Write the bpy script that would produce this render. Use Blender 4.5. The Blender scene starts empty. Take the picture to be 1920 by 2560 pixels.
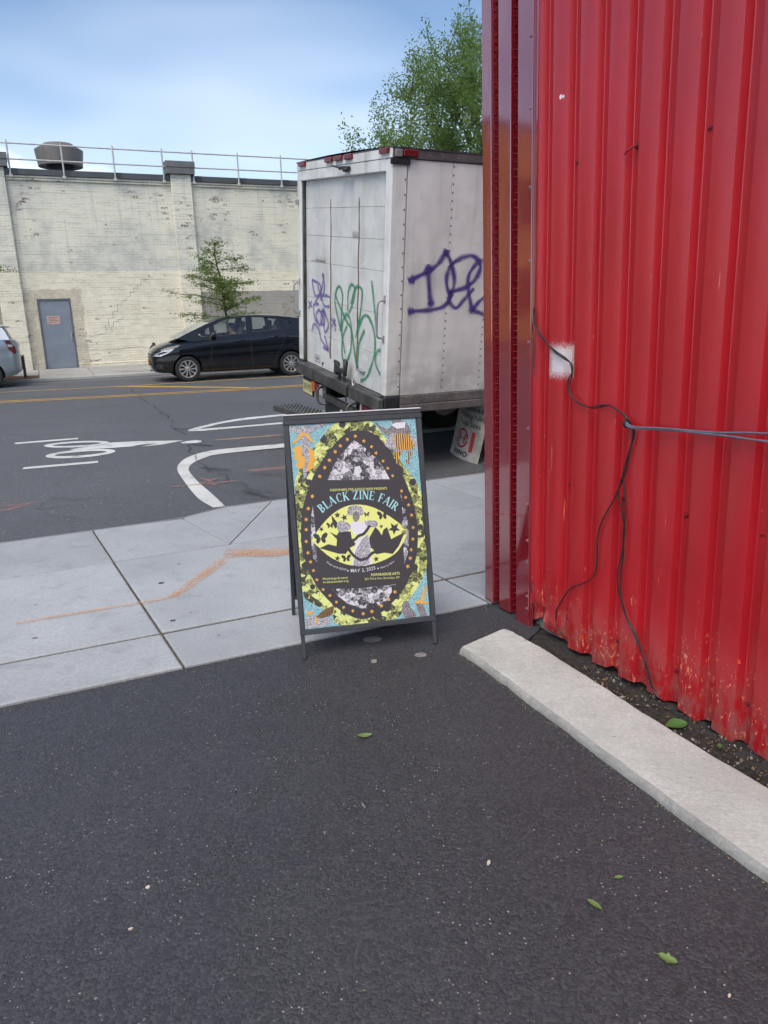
import bpy, bmesh, math, random
import numpy as np
from math import sin, cos, pi, radians, sqrt, atan2
from mathutils import Vector, Matrix, Euler
from mathutils.geometry import tessellate_polygon
from mathutils.bvhtree import BVHTree

random.seed(7)
scene = bpy.context.scene
COL = scene.collection

# ---------------------------------------------------------------- camera
cam_data = bpy.data.cameras.new('camera')
cam = bpy.data.objects.new('camera', cam_data)
COL.objects.link(cam)
cam_data.sensor_fit = 'VERTICAL'
cam_data.sensor_height = 24.0
cam_data.lens = 24.0 * 1860.0 / 2560.0
cam_data.clip_start = 0.05
cam_data.clip_end = 2000.0
cam.location = (0, 0, 1.53)
cam.rotation_euler = (Matrix.Rotation(radians(90 - 15.2), 3, 'X') @ Matrix.Rotation(radians(-1.65), 3, 'Z')).to_euler()
scene.camera = cam

# ---------------------------------------------------------------- sky and sun
SUN_EL, SUN_AZ = radians(56), radians(201)       # azimuth clockwise from +Y
world = bpy.data.worlds.new('World')
scene.world = world
world.use_nodes = True
wt = world.node_tree
wt.nodes.clear()
def wn(t, **k):
    n = wt.nodes.new(t)
    for a, v in k.items():
        setattr(n, a, v)
    return n
sky = wn('ShaderNodeTexSky', sky_type='NISHITA', sun_disc=False)
sky.sun_elevation = SUN_EL
sky.sun_rotation = SUN_AZ
sky.air_density = 1.0
sky.dust_density = .5
sky.ozone_density = 2.2
tc = wn('ShaderNodeTexCoord')
mp = wn('ShaderNodeMapping')
mp.inputs['Rotation'].default_value = (radians(18), radians(24), radians(-35))
mp.inputs['Scale'].default_value = (0.8, 3.2, 3.6)
wt.links.new(tc.outputs['Generated'], mp.inputs['Vector'])
nz = wn('ShaderNodeTexNoise')
nz.inputs['Scale'].default_value = 1.15
nz.inputs['Detail'].default_value = 3.0
nz.inputs['Roughness'].default_value = 0.52
nz.inputs['Distortion'].default_value = 0.0
wt.links.new(mp.outputs['Vector'], nz.inputs['Vector'])
rmp = wn('ShaderNodeValToRGB')
rmp.color_ramp.elements[0].position = 0.42
rmp.color_ramp.elements[0].color = (0.0, 0.0, 0.0, 1)
rmp.color_ramp.elements[1].position = 0.70
rmp.color_ramp.elements[1].color = (0.52, 0.52, 0.52, 1)
wt.links.new(nz.outputs['Fac'], rmp.inputs['Fac'])
# one low bank of white cloud over the roofs across the street
nrm = wn('ShaderNodeVectorMath', operation='NORMALIZE')
wt.links.new(tc.outputs['Generated'], nrm.inputs[0])
mp2 = wn('ShaderNodeMapping')
mp2.inputs['Location'].default_value = (0.405, -0.885, -0.15)
wt.links.new(nrm.outputs[0], mp2.inputs['Vector'])
sc2 = wn('ShaderNodeVectorMath', operation='MULTIPLY')
sc2.inputs[1].default_value = (6.0, 6.0, 22.0)
wt.links.new(mp2.outputs['Vector'], sc2.inputs[0])
ln2 = wn('ShaderNodeVectorMath', operation='LENGTH')
wt.links.new(sc2.outputs[0], ln2.inputs[0])
nz2 = wn('ShaderNodeTexNoise')
nz2.inputs['Scale'].default_value = 14.0
nz2.inputs['Detail'].default_value = 2.0
wt.links.new(nrm.outputs[0], nz2.inputs['Vector'])
ad2 = wn('ShaderNodeMath', operation='ADD')
wt.links.new(ln2.outputs['Value'], ad2.inputs[0])
wt.links.new(nz2.outputs['Fac'], ad2.inputs[1])
mr2 = wn('ShaderNodeMapRange', interpolation_type='SMOOTHSTEP')
mr2.inputs['From Min'].default_value = 1.45
mr2.inputs['From Max'].default_value = 0.9
mr2.inputs['To Max'].default_value = 0.75
wt.links.new(ad2.outputs[0], mr2.inputs['Value'])
mxc = wn('ShaderNodeMath', operation='MAXIMUM')
wt.links.new(rmp.outputs['Color'], mxc.inputs[0])
wt.links.new(mr2.outputs[0], mxc.inputs[1])
mix = wn('ShaderNodeMix', data_type='RGBA')
wt.links.new(mxc.outputs[0], mix.inputs[0])
wt.links.new(sky.outputs['Color'], mix.inputs[6])
mix.inputs[7].default_value = (7.0, 7.6, 8.4, 1)
bg = wn('ShaderNodeBackground')
bg.inputs['Strength'].default_value = 0.079
wt.links.new(mix.outputs[2], bg.inputs['Color'])
wo = wn('ShaderNodeOutputWorld')
wt.links.new(bg.outputs[0], wo.inputs[0])

sun_data = bpy.data.lights.new('sun', 'SUN')
sun_data.energy = 1.5
sun_data.angle = radians(50)
sun_data.color = (1.0, 0.91, 0.77)
sun = bpy.data.objects.new('sun', sun_data)
COL.objects.link(sun)
sd = Vector((sin(SUN_AZ) * cos(SUN_EL), cos(SUN_AZ) * cos(SUN_EL), sin(SUN_EL)))
sun.rotation_euler = sd.to_track_quat('Z', 'Y').to_euler()
sun.location = sd * 60

scene.render.engine = 'CYCLES'
scene.view_settings.view_transform = 'Standard'
scene.view_settings.look = 'None'
scene.view_settings.exposure = 1.12
scene.view_settings.gamma = 1.0
scene.view_settings.use_curve_mapping = False
scene.cycles.use_denoising = True
scene.cycles.denoiser = 'OPENIMAGEDENOISE'
scene.cycles.use_adaptive_sampling = True
scene.cycles.adaptive_threshold = 0.03
scene.cycles.adaptive_min_samples = 12
scene.cycles.caustics_reflective = False
scene.cycles.caustics_refractive = False
scene.cycles.use_light_tree = False
scene.cycles.max_bounces = 6
scene.cycles.diffuse_bounces = 3
scene.cycles.glossy_bounces = 3
scene.cycles.transparent_max_bounces = 16

# ---------------------------------------------------------------- mesh helpers
class MB:
    """Collects shapes into one mesh."""
    def __init__(s):
        s.v = []; s.f = []; s.m = []; s.uv = {}
    def add(s, vs, fs, mi=0, uvs=None):
        b = len(s.v)
        s.v += [tuple(p) for p in vs]
        for k, f in enumerate(fs):
            if uvs:
                s.uv[len(s.f)] = [uvs[i] for i in f]
            s.f.append([i + b for i in f]); s.m.append(mi)
        return s
    def box(s, c, d, mi=0, R=None, bev=0.0):
        x, y, z = (k / 2 for k in d)
        if bev > 0:
            b = min(bev, x * .98, y * .98, z * .98)
            bm = bmesh.new()
            bmesh.ops.create_cube(bm, size=1)
            for q in bm.verts:
                q.co = Vector((q.co.x * 2 * x, q.co.y * 2 * y, q.co.z * 2 * z))
            bmesh.ops.bevel(bm, geom=bm.edges[:], offset=b, segments=1, affect='EDGES', clamp_overlap=True)
            bm.verts.index_update()
            vs = [q.co.copy() for q in bm.verts]; fs = [[q.index for q in f.verts] for f in bm.faces]
            bm.free()
        else:
            vs = [Vector((i * x, j * y, k * z)) for k in (-1, 1) for j in (-1, 1) for i in (-1, 1)]
            fs = [(0, 2, 3, 1), (4, 5, 7, 6), (0, 1, 5, 4), (2, 6, 7, 3), (0, 4, 6, 2), (1, 3, 7, 5)]
        c = Vector(c)
        if R is not None:
            vs = [R @ q for q in vs]
        return s.add([q + c for q in vs], fs, mi)
    def tube(s, path, r, n=8, mi=0, cap=True):
        P = [Vector(p) for p in path]
        rs = r if isinstance(r, (list, tuple)) else [r] * len(P)
        vs = []; up = None
        for i, p in enumerate(P):
            t = (P[min(i + 1, len(P) - 1)] - P[max(i - 1, 0)]).normalized()
            if up is None:
                up = Vector((0, 0, 1)) if abs(t.z) < .9 else Vector((1, 0, 0))
            a = t.cross(up)
            if a.length < 1e-6:
                a = t.orthogonal()
            a.normalize(); b = a.cross(t).normalized(); up = b
            vs += [p + (a * cos(2 * pi * k / n) + b * sin(2 * pi * k / n)) * rs[i] for k in range(n)]
        fs = [(i * n + k, i * n + (k + 1) % n, (i + 1) * n + (k + 1) % n, (i + 1) * n + k) for i in range(len(P) - 1) for k in range(n)]
        if cap:
            fs += [tuple(range(n))[::-1], tuple((len(P) - 1) * n + k for k in range(n))]
        return s.add(vs, fs, mi)
    def lathe(s, prof, n=24, mi=0, M=None, closed=False):
        vs = []
        for r, z in prof:
            vs += [Vector((r * cos(2 * pi * k / n), r * sin(2 * pi * k / n), z)) for k in range(n)]
        L = len(prof)
        fs = [(i * n + k, i * n + (k + 1) % n, ((i + 1) % L) * n + (k + 1) % n, ((i + 1) % L) * n + k) for i in range(L if closed else L - 1) for k in range(n)]
        if not closed:
            if prof[0][0] > 1e-6: fs.append(tuple(range(n))[::-1])
            if prof[-1][0] > 1e-6: fs.append(tuple((L - 1) * n + k for k in range(n)))
        if M is not None:
            vs = [M @ q for q in vs]
        return s.add(vs, fs, mi)
    def prism(s, poly, z0, z1, fn=None, mi=0, mi_side=None):
        """2-D polygon extruded between two heights; fn maps (a, b, h) to 3-D."""
        fn = fn or (lambda a, b, h: (a, b, h))
        n = len(poly)
        tri = tessellate_polygon([[Vector((p[0], p[1], 0)) for p in poly]])
        vs = [fn(p[0], p[1], z0) for p in poly] + [fn(p[0], p[1], z1) for p in poly]
        s.add(vs, [tuple(t)[::-1] for t in tri] + [tuple(i + n for i in t) for t in tri], mi)
        s.add(vs, [(i, (i + 1) % n, n + (i + 1) % n, n + i) for i in range(n)], mi if mi_side is None else mi_side)
        return s
    def flat(s, poly, fn, mi=0):
        tri = tessellate_polygon([[Vector((p[0], p[1], 0)) for p in poly]])
        return s.add([fn(p[0], p[1]) for p in poly], [tuple(t) for t in tri], mi)
    def ribbon(s, path, w, fn, mi=0):
        """flat band along a 2-D path, UV.x runs across it and UV.y along it"""
        P = [Vector(p).to_2d() for p in path]
        ws = w if isinstance(w, (list, tuple)) else [w] * len(P)
        vs = []; uv = []; ln = 0
        for i, p in enumerate(P):
            t = P[min(i + 1, len(P) - 1)] - P[max(i - 1, 0)]
            t = t.normalized() if t.length > 1e-9 else Vector((1, 0))
            q = Vector((-t.y, t.x)) * ws[i] / 2
            if i: ln += (p - P[i - 1]).length
            vs += [fn(*(p + q)), fn(*(p - q))]; uv += [(0, ln), (1, ln)]
        return s.add(vs, [(2 * i, 2 * i + 1, 2 * i + 3, 2 * i + 2) for i in range(len(P) - 1)], mi, uv)
    def grid(s, pts, mi=0, close=False):
        nr, nc = len(pts), len(pts[0])
        vs = [p for r in pts for p in r]
        cc = nc if close else nc - 1
        return s.add(vs, [(i * nc + j, i * nc + (j + 1) % nc, (i + 1) * nc + (j + 1) % nc, (i + 1) * nc + j) for i in range(nr - 1) for j in range(cc)], mi)
    def mesh(s, name, mats, smooth=None, recalc=True):
        me = bpy.data.meshes.new(name)
        me.from_pydata(s.v, [], s.f)
        if not isinstance(mats, (list, tuple)):
            mats = [mats]
        for m in mats:
            me.materials.append(m)
        if len(mats) > 1:
            me.polygons.foreach_set('material_index', s.m)
        if s.uv:
            u = me.uv_layers.new(name='UVMap')
            for fi, cs in s.uv.items():
                p = me.polygons[fi]
                for k, li in enumerate(p.loop_indices):
                    u.data[li].uv = cs[k]
        if recalc:
            bm = bmesh.new(); bm.from_mesh(me)
            bmesh.ops.remove_doubles(bm, verts=bm.verts, dist=1e-5) if smooth is not None else None
            bmesh.ops.recalc_face_normals(bm, faces=bm.faces)
            bm.to_mesh(me); bm.free()
        if smooth is not None:
            me.polygons.foreach_set('use_smooth', [True] * len(me.polygons))
            me.set_sharp_from_angle(angle=radians(smooth))
        me.update()
        return me
    def build(s, name, mats, parent=None, smooth=None, recalc=True):
        return link(name, s.mesh(name, mats, smooth, recalc), parent)

def link(name, me, parent=None, loc=None, rot=None):
    o = bpy.data.objects.new(name, me)
    COL.objects.link(o)
    if parent is not None: o.parent = parent
    if loc is not None: o.location = loc
    if rot is not None: o.rotation_euler = rot
    return o
def tag(o, label, cat, group=None):
    o['label'] = label; o['category'] = cat
    if group: o['group'] = group
    return o
def thing(name, label, cat, loc=(0, 0, 0), rot=(0, 0, 0), group=None):
    o = bpy.data.objects.new(name, None)
    COL.objects.link(o)
    o.location = loc; o.rotation_euler = rot; o.empty_display_size = .2
    return tag(o, label, cat, group)
def structure(o):
    o['kind'] = 'structure'; return o
def stuff(o):
    o['kind'] = 'stuff'; return o
def smooth_path(P, k=5):
    """Catmull-Rom through the points"""
    P = [Vector(p) for p in P]
    if len(P) < 3: return P
    out = []
    for i in range(len(P) - 1):
        a, b, c, d = P[max(i - 1, 0)], P[i], P[i + 1], P[min(i + 2, len(P) - 1)]
        for j in range(k):
            t = j / k
            out.append(.5 * (2 * b + (c - a) * t + (2 * a - 5 * b + 4 * c - d) * t * t + (3 * b - a - 3 * c + d) * t ** 3))
    return out + [P[-1]]

# ---------------------------------------------------------------- materials
class Mat:
    """small wrapper to write node trees"""
    def __init__(s, name, base=(.5, .5, .5), rough=.6, metal=0.0, spec=None, coat=0.0, coatr=.05):
        s.m = bpy.data.materials.new(name); s.m.use_nodes = True
        s.t = s.m.node_tree; s.b = s.t.nodes['Principled BSDF']; s.out = s.t.nodes['Material Output']
        s.set('Base Color', base); s.set('Roughness', rough); s.set('Metallic', metal)
        if spec is not None: s.set('Specular IOR Level', spec)
        if coat: s.set('Coat Weight', coat); s.set('Coat Roughness', coatr)
        s._c = None
    def put(s, sock, v):
        if hasattr(v, 'is_output') or isinstance(v, bpy.types.NodeSocket):
            s.t.links.new(v, sock)
        elif sock.type == 'RGBA' and not isinstance(v, (int, float)):
            sock.default_value = (*v[:3], 1)
        elif sock.type == 'RGBA':
            sock.default_value = (v, v, v, 1)
        else:
            sock.default_value = v
    def set(s, key, v): s.put(s.b.inputs[key], v)
    def n(s, typ, props=None, **ins):
        nd = s.t.nodes.new('ShaderNode' + typ)
        for k, v in (props or {}).items(): setattr(nd, k, v)
        for k, v in ins.items():
            kk = k.replace('_', ' ')
            s.put(nd.inputs[int(k[1:])] if k[0] == 'i' and k[1:].isdigit() else nd.inputs[kk], v)
        return nd
    def co(s, kind='Object'):
        if s._c is None: s._c = s.n('TexCoord')
        return s._c.outputs[kind]
    def scale(s, v, sc, rot=(0, 0, 0)):
        return s.n('Mapping', None, Vector=v, Scale=sc, Rotation=rot).outputs[0]
    def noise(s, sc, det=4, rough=.55, vec=None, dist=0.0):
        det = min(det, 2.6)
        return s.n('TexNoise', None, Vector=vec if vec is not None else s.co(), Scale=sc, Detail=det, Roughness=rough, Distortion=dist).outputs['Fac']
    def voro(s, sc, vec=None, feature='F1', out='Distance', rnd=1.0):
        return s.n('TexVoronoi', {'feature': feature}, Vector=vec if vec is not None else s.co(), Scale=sc, Randomness=rnd).outputs[out]
    def math(s, op, a, b=0.0, c=0.0, clamp=False):
        return s.n('Math', {'operation': op, 'use_clamp': clamp}, i0=a, i1=b, i2=c).outputs[0]
    def rng(s, v, a, b, c=0.0, d=1.0, kind='SMOOTHSTEP'):
        return s.n('MapRange', {'interpolation_type': kind}, Value=v, From_Min=a, From_Max=b, To_Min=c, To_Max=d).outputs[0]
    def mix(s, f, a, b, mode='MIX'):
        nd = s.t.nodes.new('ShaderNodeMix'); nd.data_type = 'RGBA'; nd.blend_type = mode
        s.put(nd.inputs[0], f); s.put(nd.inputs[6], a); s.put(nd.inputs[7], b)
        return nd.outputs[2]
    def sep(s, v=None):
        return s.n('SeparateXYZ', None, Vector=v if v is not None else s.co()).outputs
    def bump(s, h, strength=.4, dist=.01, prev=None):
        nd = s.n('Bump', None, Height=h, Strength=strength, Distance=dist)
        if prev is not None: s.t.links.new(prev, nd.inputs['Normal'])
        return nd.outputs[0]
    def normal(s, v): s.set('Normal', v)
def simple(name, base, rough=.6, metal=0.0, var=.12, sc=8.0, bump=0.0, bsc=60.0, **k):
    """a plain colour broken up by two scales of wear"""
    M = Mat(name, base, rough, metal, **k)
    f = M.noise(sc, 5, .6)
    g = M.noise(sc * 7, 4, .6)
    d = [c * (1 - 1.6 * var) for c in base]; l = [min(1, c * (1 + var)) for c in base]
    M.set('Base Color', M.mix(M.rng(M.math('ADD', M.math('MULTIPLY', f, .65), M.math('MULTIPLY', g, .35)), .3, .7), d, l))
    M.set('Roughness', M.rng(g, .3, .7, max(.02, rough - .08), min(1, rough + .1)))
    if bump: M.normal(M.bump(M.noise(bsc, 4), bump, .004))
    return M.m

# street frame: b runs along the street, d across it (away from the camera)
ST = radians(24.0)
BX = Vector((cos(ST), sin(ST), 0)); NN = Vector((-sin(ST), cos(ST), 0))
def street(b, d, z=0.0): return BX * b + NN * d + Vector((0, 0, z))

def asphalt_fresh():
    M = Mat('fresh_asphalt', (.05, .05, .055), .62)
    p = M.co()
    wob = M.n('TexNoise', None, Vector=p, Scale=60.0, Detail=1.0).outputs['Color']
    pv = M.n('VectorMath', {'operation': 'MULTIPLY_ADD'}, i0=wob, i1=(.012, .012, .0), i2=p).outputs[0]
    s1 = M.n('TexVoronoi', {'feature': 'F1'}, Vector=pv, Scale=140.0)
    stone = M.math('MULTIPLY', M.math('SUBTRACT', .8, M.math('MULTIPLY', s1.outputs['Distance'], s1.outputs['Distance'])), M.rng(M.sep(s1.outputs['Color'])[0], 0, 1, .55, 1.25, 'LINEAR'))
    fine = M.noise(300, 2, .7)
    lum = M.noise(120, 3, .8)
    mid = M.noise(9, 3, .6)
    big = M.noise(1.2, 3, .6)
    patch = M.noise(3.6, 3, .65)
    h = M.math('ADD', M.math('MULTIPLY', stone, 1.15), M.math('ADD', M.math('MULTIPLY', fine, .35), M.math('MULTIPLY', lum, 1.0)))
    M.normal(M.bump(M.math('MULTIPLY', h, M.rng(patch, .36, .64, .45, 1.1)), .42, .0050))
    col = M.mix(M.rng(big, .3, .7), (.037, .038, .046), (.049, .050, .059))
    col = M.mix(M.rng(mid, .48, .66, 0, .3), col, (.033, .034, .038))
    sv = M.sep(s1.outputs['Color'])[1]
    col = M.mix(M.rng(sv, .45, 1.0, 0, .75, 'LINEAR'), col, (.080, .081, .088))
    col = M.mix(M.rng(sv, .40, .0, 0, .65, 'LINEAR'), col, (.022, .022, .026))
    col = M.mix(M.rng(fine, .58, .40, 0, .35), col, (.022, .022, .026))
    # pale stone chips that the binder has worn off
    vd = M.n('TexVoronoi', {'feature': 'F1'}, Vector=p, Scale=115.0)
    chip = M.math('MULTIPLY', M.rng(vd.outputs['Distance'], .36, .24), M.rng(M.sep(vd.outputs['Color'])[0], .945, .96))
    col = M.mix(M.math('MULTIPLY', chip, M.rng(patch, .40, .60, .15, .85)), col, (.42, .41, .41))
    # an old oil drip or two
    ov = M.n('TexVoronoi', {'feature': 'F1'}, Vector=p, Scale=.8)
    oil = M.math('MULTIPLY', M.rng(M.math('ADD', ov.outputs['Distance'], M.math('MULTIPLY', lum, .1)), .22, .08), M.rng(M.sep(ov.outputs['Color'])[0], .62, .72, 0, .45))
    col = M.mix(oil, col, (.028, .027, .03))
    M.set('Base Color', col)
    M.set('Roughness', M.rng(fine, .3, .7, .46, .70))
    return M.m
def asphalt_old():
    M = Mat('worn_road_asphalt', (.12, .12, .12), .8)
    p = M.co()
    agg = M.n('TexVoronoi', {'feature': 'F1'}, Vector=p, Scale=120.0)
    big = M.noise(.35, 5, .6)
    st = M.noise(1.0, 5, .6, M.scale(p, (.35, 3.0, 1), (0, 0, -ST)))
    col = M.mix(M.rng(big, .3, .7), (.064, .067, .076), (.092, .095, .105))
    col = M.mix(M.rng(st, .45, .72, 0, .45), col, (.056, .058, .063))
    cc = M.sep(agg.outputs['Color'])[0]
    col = M.mix(M.rng(cc, .3, 1.0, 0, .5, 'LINEAR'), col, (.155, .158, .163))
    sp = M.n('TexVoronoi', {'feature': 'F1'}, Vector=p, Scale=16.0)
    col = M.mix(M.math('MULTIPLY', M.rng(sp.outputs['Distance'], .16, .08), M.rng(M.sep(sp.outputs['Color'])[1], .72, .8, 0, .8)), col, (.5, .5, .48))
    # hair cracks
    wv = M.n('TexNoise', None, Vector=p, Scale=.9, Detail=6.0).outputs['Color']
    pw = M.n('VectorMath', {'operation': 'MULTIPLY_ADD'}, i0=wv, i1=(1.4, 1.4, 0), i2=p).outputs[0]
    ed = M.voro(.23, pw, 'DISTANCE_TO_EDGE')
    ck = M.math('MULTIPLY', M.rng(ed, .0032, .0012), M.rng(M.noise(.5, 3), .5, .6))
    col = M.mix(M.math('MULTIPLY', ck, .45), col, (.04, .04, .04))
    M.set('Base Color', col)
    h = M.math('ADD', agg.outputs['Distance'], M.noise(230, 3))
    M.normal(M.bump(M.math('SUBTRACT', h, M.math('MULTIPLY', ck, 2.0)), .45, .005))
    M.set('Roughness', M.rng(M.noise(40, 3), .3, .7, .62, .85))
    return M.m
def concrete(name, lo, hi, stain=.35, sc=1.0, bump=.25, pits=True, island=True):
    M = Mat(name, hi, .82)
    p = M.co()
    if island:   # every piece gets its own tone and its own stretch of pattern
        oi = M.n('ObjectInfo').outputs
        pm = M.n('VectorMath', {'operation': 'MULTIPLY_ADD'}, i0=oi['Random'], i1=(37., 19., 3.), i2=p).outputs[0]
    else:
        pm = p
    big = M.noise(1.1 * sc, 6, .62, pm); mid = M.noise(7 * sc, 5, .65, pm); fine = M.noise(75, 4, .75, pm)
    broom = M.noise(26, 3, .6, M.scale(pm, (1.0, 9.0, 1), (0, 0, -ST)))
    col = M.mix(M.rng(big, .28, .72), lo, hi)
    col = M.mix(M.rng(mid, .5, .75, 0, stain), col, [c * .78 for c in lo])
    col = M.mix(M.rng(broom, .5, .75, 0, .14), col, [c * .8 for c in lo])
    col = M.mix(M.rng(fine, .35, .7, .40, 0), col, [c * .66 for c in lo])
    if pits:
        vd = M.n('TexVoronoi', {'feature': 'F1'}, Vector=pm, Scale=6.5)
        blob = M.math('MULTIPLY', M.rng(vd.outputs['Distance'], .13, .09), M.rng(M.sep(vd.outputs['Color'])[0], .93, .94))
        col = M.mix(M.math('MULTIPLY', blob, .55), col, (.08, .08, .085))
        vs = M.n('TexVoronoi', {'feature': 'F1'}, Vector=M.scale(pm, (1, 2.6, 1), (0, 0, .3)), Scale=14.0)
        fl = M.math('MULTIPLY', M.rng(vs.outputs['Distance'], .13, .05), M.rng(M.sep(vs.outputs['Color'])[0], .80, .82))
        col = M.mix(M.math('MULTIPLY', fl, .7), col, (.10, .10, .10))
    if island:
        hsv = M.n('HueSaturation', None, Color=col, Value=M.rng(oi['Random'], 0, 1, .93, 1.06, 'LINEAR')).outputs[0]
        col = hsv
    M.set('Base Color', col)
    M.normal(M.bump(M.math('ADD', M.math('ADD', fine, M.math('MULTIPLY', mid, .8)), M.math('MULTIPLY', broom, .5)), bump, .004))
    return M.m
def road_paint(name, c, wear=.5):
    M = Mat(name, c, .7)
    p = M.co()
    a = M.noise(5, 6, .7); f = M.noise(60, 4, .65)
    g = M.n('TexVoronoi', {'feature': 'F1'}, Vector=p, Scale=110.0).outputs['Distance']
    k = M.rng(M.math('ADD', M.math('MULTIPLY', a, .6), M.math('MULTIPLY', f, .4)), .62 - .12 * wear, .70 - .1 * wear)
    col = M.mix(M.rng(M.noise(2, 4), .3, .7), [x * .86 for x in c], c)
    M.set('Base Color', M.mix(M.math('MULTIPLY', k, .8), col, (.12, .12, .12)))
    M.normal(M.bump(g, .35, .004))
    return M.m
def spray(name, c, dens=1.0, soft=.5):
    """sprayed paint: dense along the middle of a stroke, misty at its edges"""
    M = Mat(name, c, .55)
    u = M.sep(M.co('UV'))
    e = M.math('SUBTRACT', 1.0, M.math('ABSOLUTE', M.math('MULTIPLY_ADD', u[0], 2.0, -1.0)))
    ns = M.noise(260, 2, .6); nb = M.noise(9, 4, .6)
    a = M.rng(M.math('ADD', e, M.math('MULTIPLY', M.math('SUBTRACT', ns, .5), .9)), .0, soft)
    a = M.math('MULTIPLY', a, M.rng(nb, .25, .6, .62 * dens, dens))
    M.set('Alpha', a)
    return M.m
def worn_paint(name, c, dens=.7, ragged=.5):
    """thin marking paint half worn off rough ground"""
    M = Mat(name, c, .8)
    u = M.sep(M.co('UV'))
    e = M.math('SUBTRACT', 1.0, M.math('ABSOLUTE', M.math('MULTIPLY_ADD', u[0], 2.0, -1.0)))
    st = M.noise(16, 4, .7, M.scale(M.co(), (1, 3.5, 1), (0, 0, -.5)))
    ns = M.noise(75, 3, .75); lg = M.noise(3.5, 3, .6)
    v = M.math('ADD', M.math('MULTIPLY', M.rng(e, 0, .8), ragged), M.math('ADD', M.math('MULTIPLY', st, .55), M.math('ADD', M.math('MULTIPLY', ns, .55), M.math('MULTIPLY', lg, .35))))
    a = M.rng(v, .92, 1.38)
    M.set('Alpha', M.math('MULTIPLY', a, dens))
    return M.m
def glass_mat(name, tint, gloss=.10):
    M = Mat(name, tint, .02)
    tr = M.n('BsdfTransparent', None, Color=tint)
    gl = M.n('BsdfGlossy', None, Color=(1, 1, 1), Roughness=.02)
    fr = M.n('Fresnel', None, IOR=1.5).outputs[0]
    fm = M.math('ADD', M.math('MULTIPLY', fr, .9), gloss, clamp=True)
    mx = M.n('MixShader', None, Fac=fm)
    M.t.links.new(tr.outputs[0], mx.inputs[1]); M.t.links.new(gl.outputs[0], mx.inputs[2])
    M.t.links.new(mx.outputs[0], M.out.inputs['Surface'])
    return M.m
def leaf_mat(name, lo, hi, trans=.35):
    M = Mat(name, lo, .55)
    c = M.mix(M.rng(M.noise(1.7, 3), .3, .7), lo, hi)
    oi = M.n('NewGeometry').outputs['Random Per Island']
    c = M.mix(M.rng(oi, 0, 1, 0, .5, 'LINEAR'), c, [x * .6 for x in lo])
    M.set('Base Color', c)
    tl = M.n('BsdfTranslucent', None, Color=M.mix(.5, c, [min(1, x * 1.5) for x in hi]))
    mx = M.n('MixShader', None, Fac=trans)
    M.t.links.new(M.b.outputs[0], mx.inputs[1]); M.t.links.new(tl.outputs[0], mx.inputs[2])
    M.t.links.new(mx.outputs[0], M.out.inputs['Surface'])
    return M.m

MAT = {}
MAT['fresh'] = asphalt_fresh()
MAT['road'] = asphalt_old()
MAT['walk'] = concrete('sidewalk_concrete', (.335, .35, .37), (.435, .455, .475), .5, 1.0, .35)
MAT['farwalk'] = concrete('far_sidewalk_concrete', (.36, .35, .33), (.45, .44, .42))
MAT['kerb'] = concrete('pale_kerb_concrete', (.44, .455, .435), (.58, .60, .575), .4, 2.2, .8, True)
MAT['kerb_side'] = concrete('shaded_kerb_side', (.27, .265, .25), (.42, .41, .39), .6, 4, .9, False, False)  # kerb side coloured darker to carry its shade, mottled with stains
MAT['grime'] = simple('joint_dirt', (.10, .085, .06), .95, var=.35, sc=30, bump=.5, bsc=200)
MAT['footing'] = concrete('grey_footing', (.25, .25, .24), (.34, .33, .32), .3, 2, .4, False, False)
MAT['soil'] = simple('black_soil', (.028, .025, .022), .95, var=.5, sc=40, bump=1.0, bsc=120)
MAT['mulch'] = simple('bark_mulch', (.11, .06, .035), .95, var=.5, sc=25, bump=1.0, bsc=60)
MAT['white_line'] = road_paint('white_road_paint', (.62, .62, .60), .55)
MAT['old_white'] = road_paint('dirty_white_road_paint', (.42, .42, .41), .9)
MAT['yellow_line'] = road_paint('yellow_road_paint', (.58, .33, .06), .6)
MAT['orange_mark'] = worn_paint('orange_survey_paint', (.66, .38, .22), .5)
MAT['red_mark'] = worn_paint('red_survey_paint', (.48, .22, .18), .42)
MAT['steel_dark'] = simple('dark_painted_steel', (.045, .047, .052), .45, .0, .2, 6, .1)
MAT['rubber'] = simple('black_rubber', (.018, .018, .019), .8, var=.2, sc=20, bump=.2)
MAT['black_plastic'] = simple('black_plastic', (.02, .02, .022), .45, var=.15)
MAT['chrome'] = simple('bright_metal', (.62, .62, .63), .22, 1.0, .05)
MAT['galv'] = simple('galvanised_metal', (.42, .42, .42), .5, .7, .15, 12)
MAT['bark'] = simple('tree_bark', (.075, .065, .055), .9, var=.35, sc=14, bump=.8, bsc=40)

# ================================================================ the ground
def sheet(name, b0, b1, d0, d1, z, mat, nb=1, nd=1):
    m = MB()
    m.grid([[street(b0 + (b1 - b0) * i / nb, d0 + (d1 - d0) * j / nd, z) for j in range(nd + 1)] for i in range(nb + 1)])
    return structure(m.build(name, mat, recalc=False))
sheet('ground', -600, 600, -500, 700, -.2, MAT['road'])
m = MB()
lot_edge = [street(-40, 3.30), street(-8, 3.30), street(-2, 3.30), street(2.06, 3.30), Vector((.80, 3.52, 0)), Vector((.735, 3.34, 0)), Vector((.69, 3.28, 0)), Vector((.64, 3.20, 0)), Vector((.56, 3.10, 0)), Vector((.62, 2.86, 0)), Vector((.80, 2.45, 0)), Vector((1.0, 2.02, 0)), Vector((1.5, 1.08, 0)), Vector((2.9, -1.75, 0)), Vector((2.9, -40, 0)), Vector((-50, -40, 0))]
m.flat([(q.x, q.y) for q in lot_edge], lambda x, y: (x, y, 0.0))
structure(m.build('parking_lot', MAT['fresh'], recalc=False))
def sstep(t): t = max(0., min(1., t)); return t * t * (3 - 2 * t)
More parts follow.
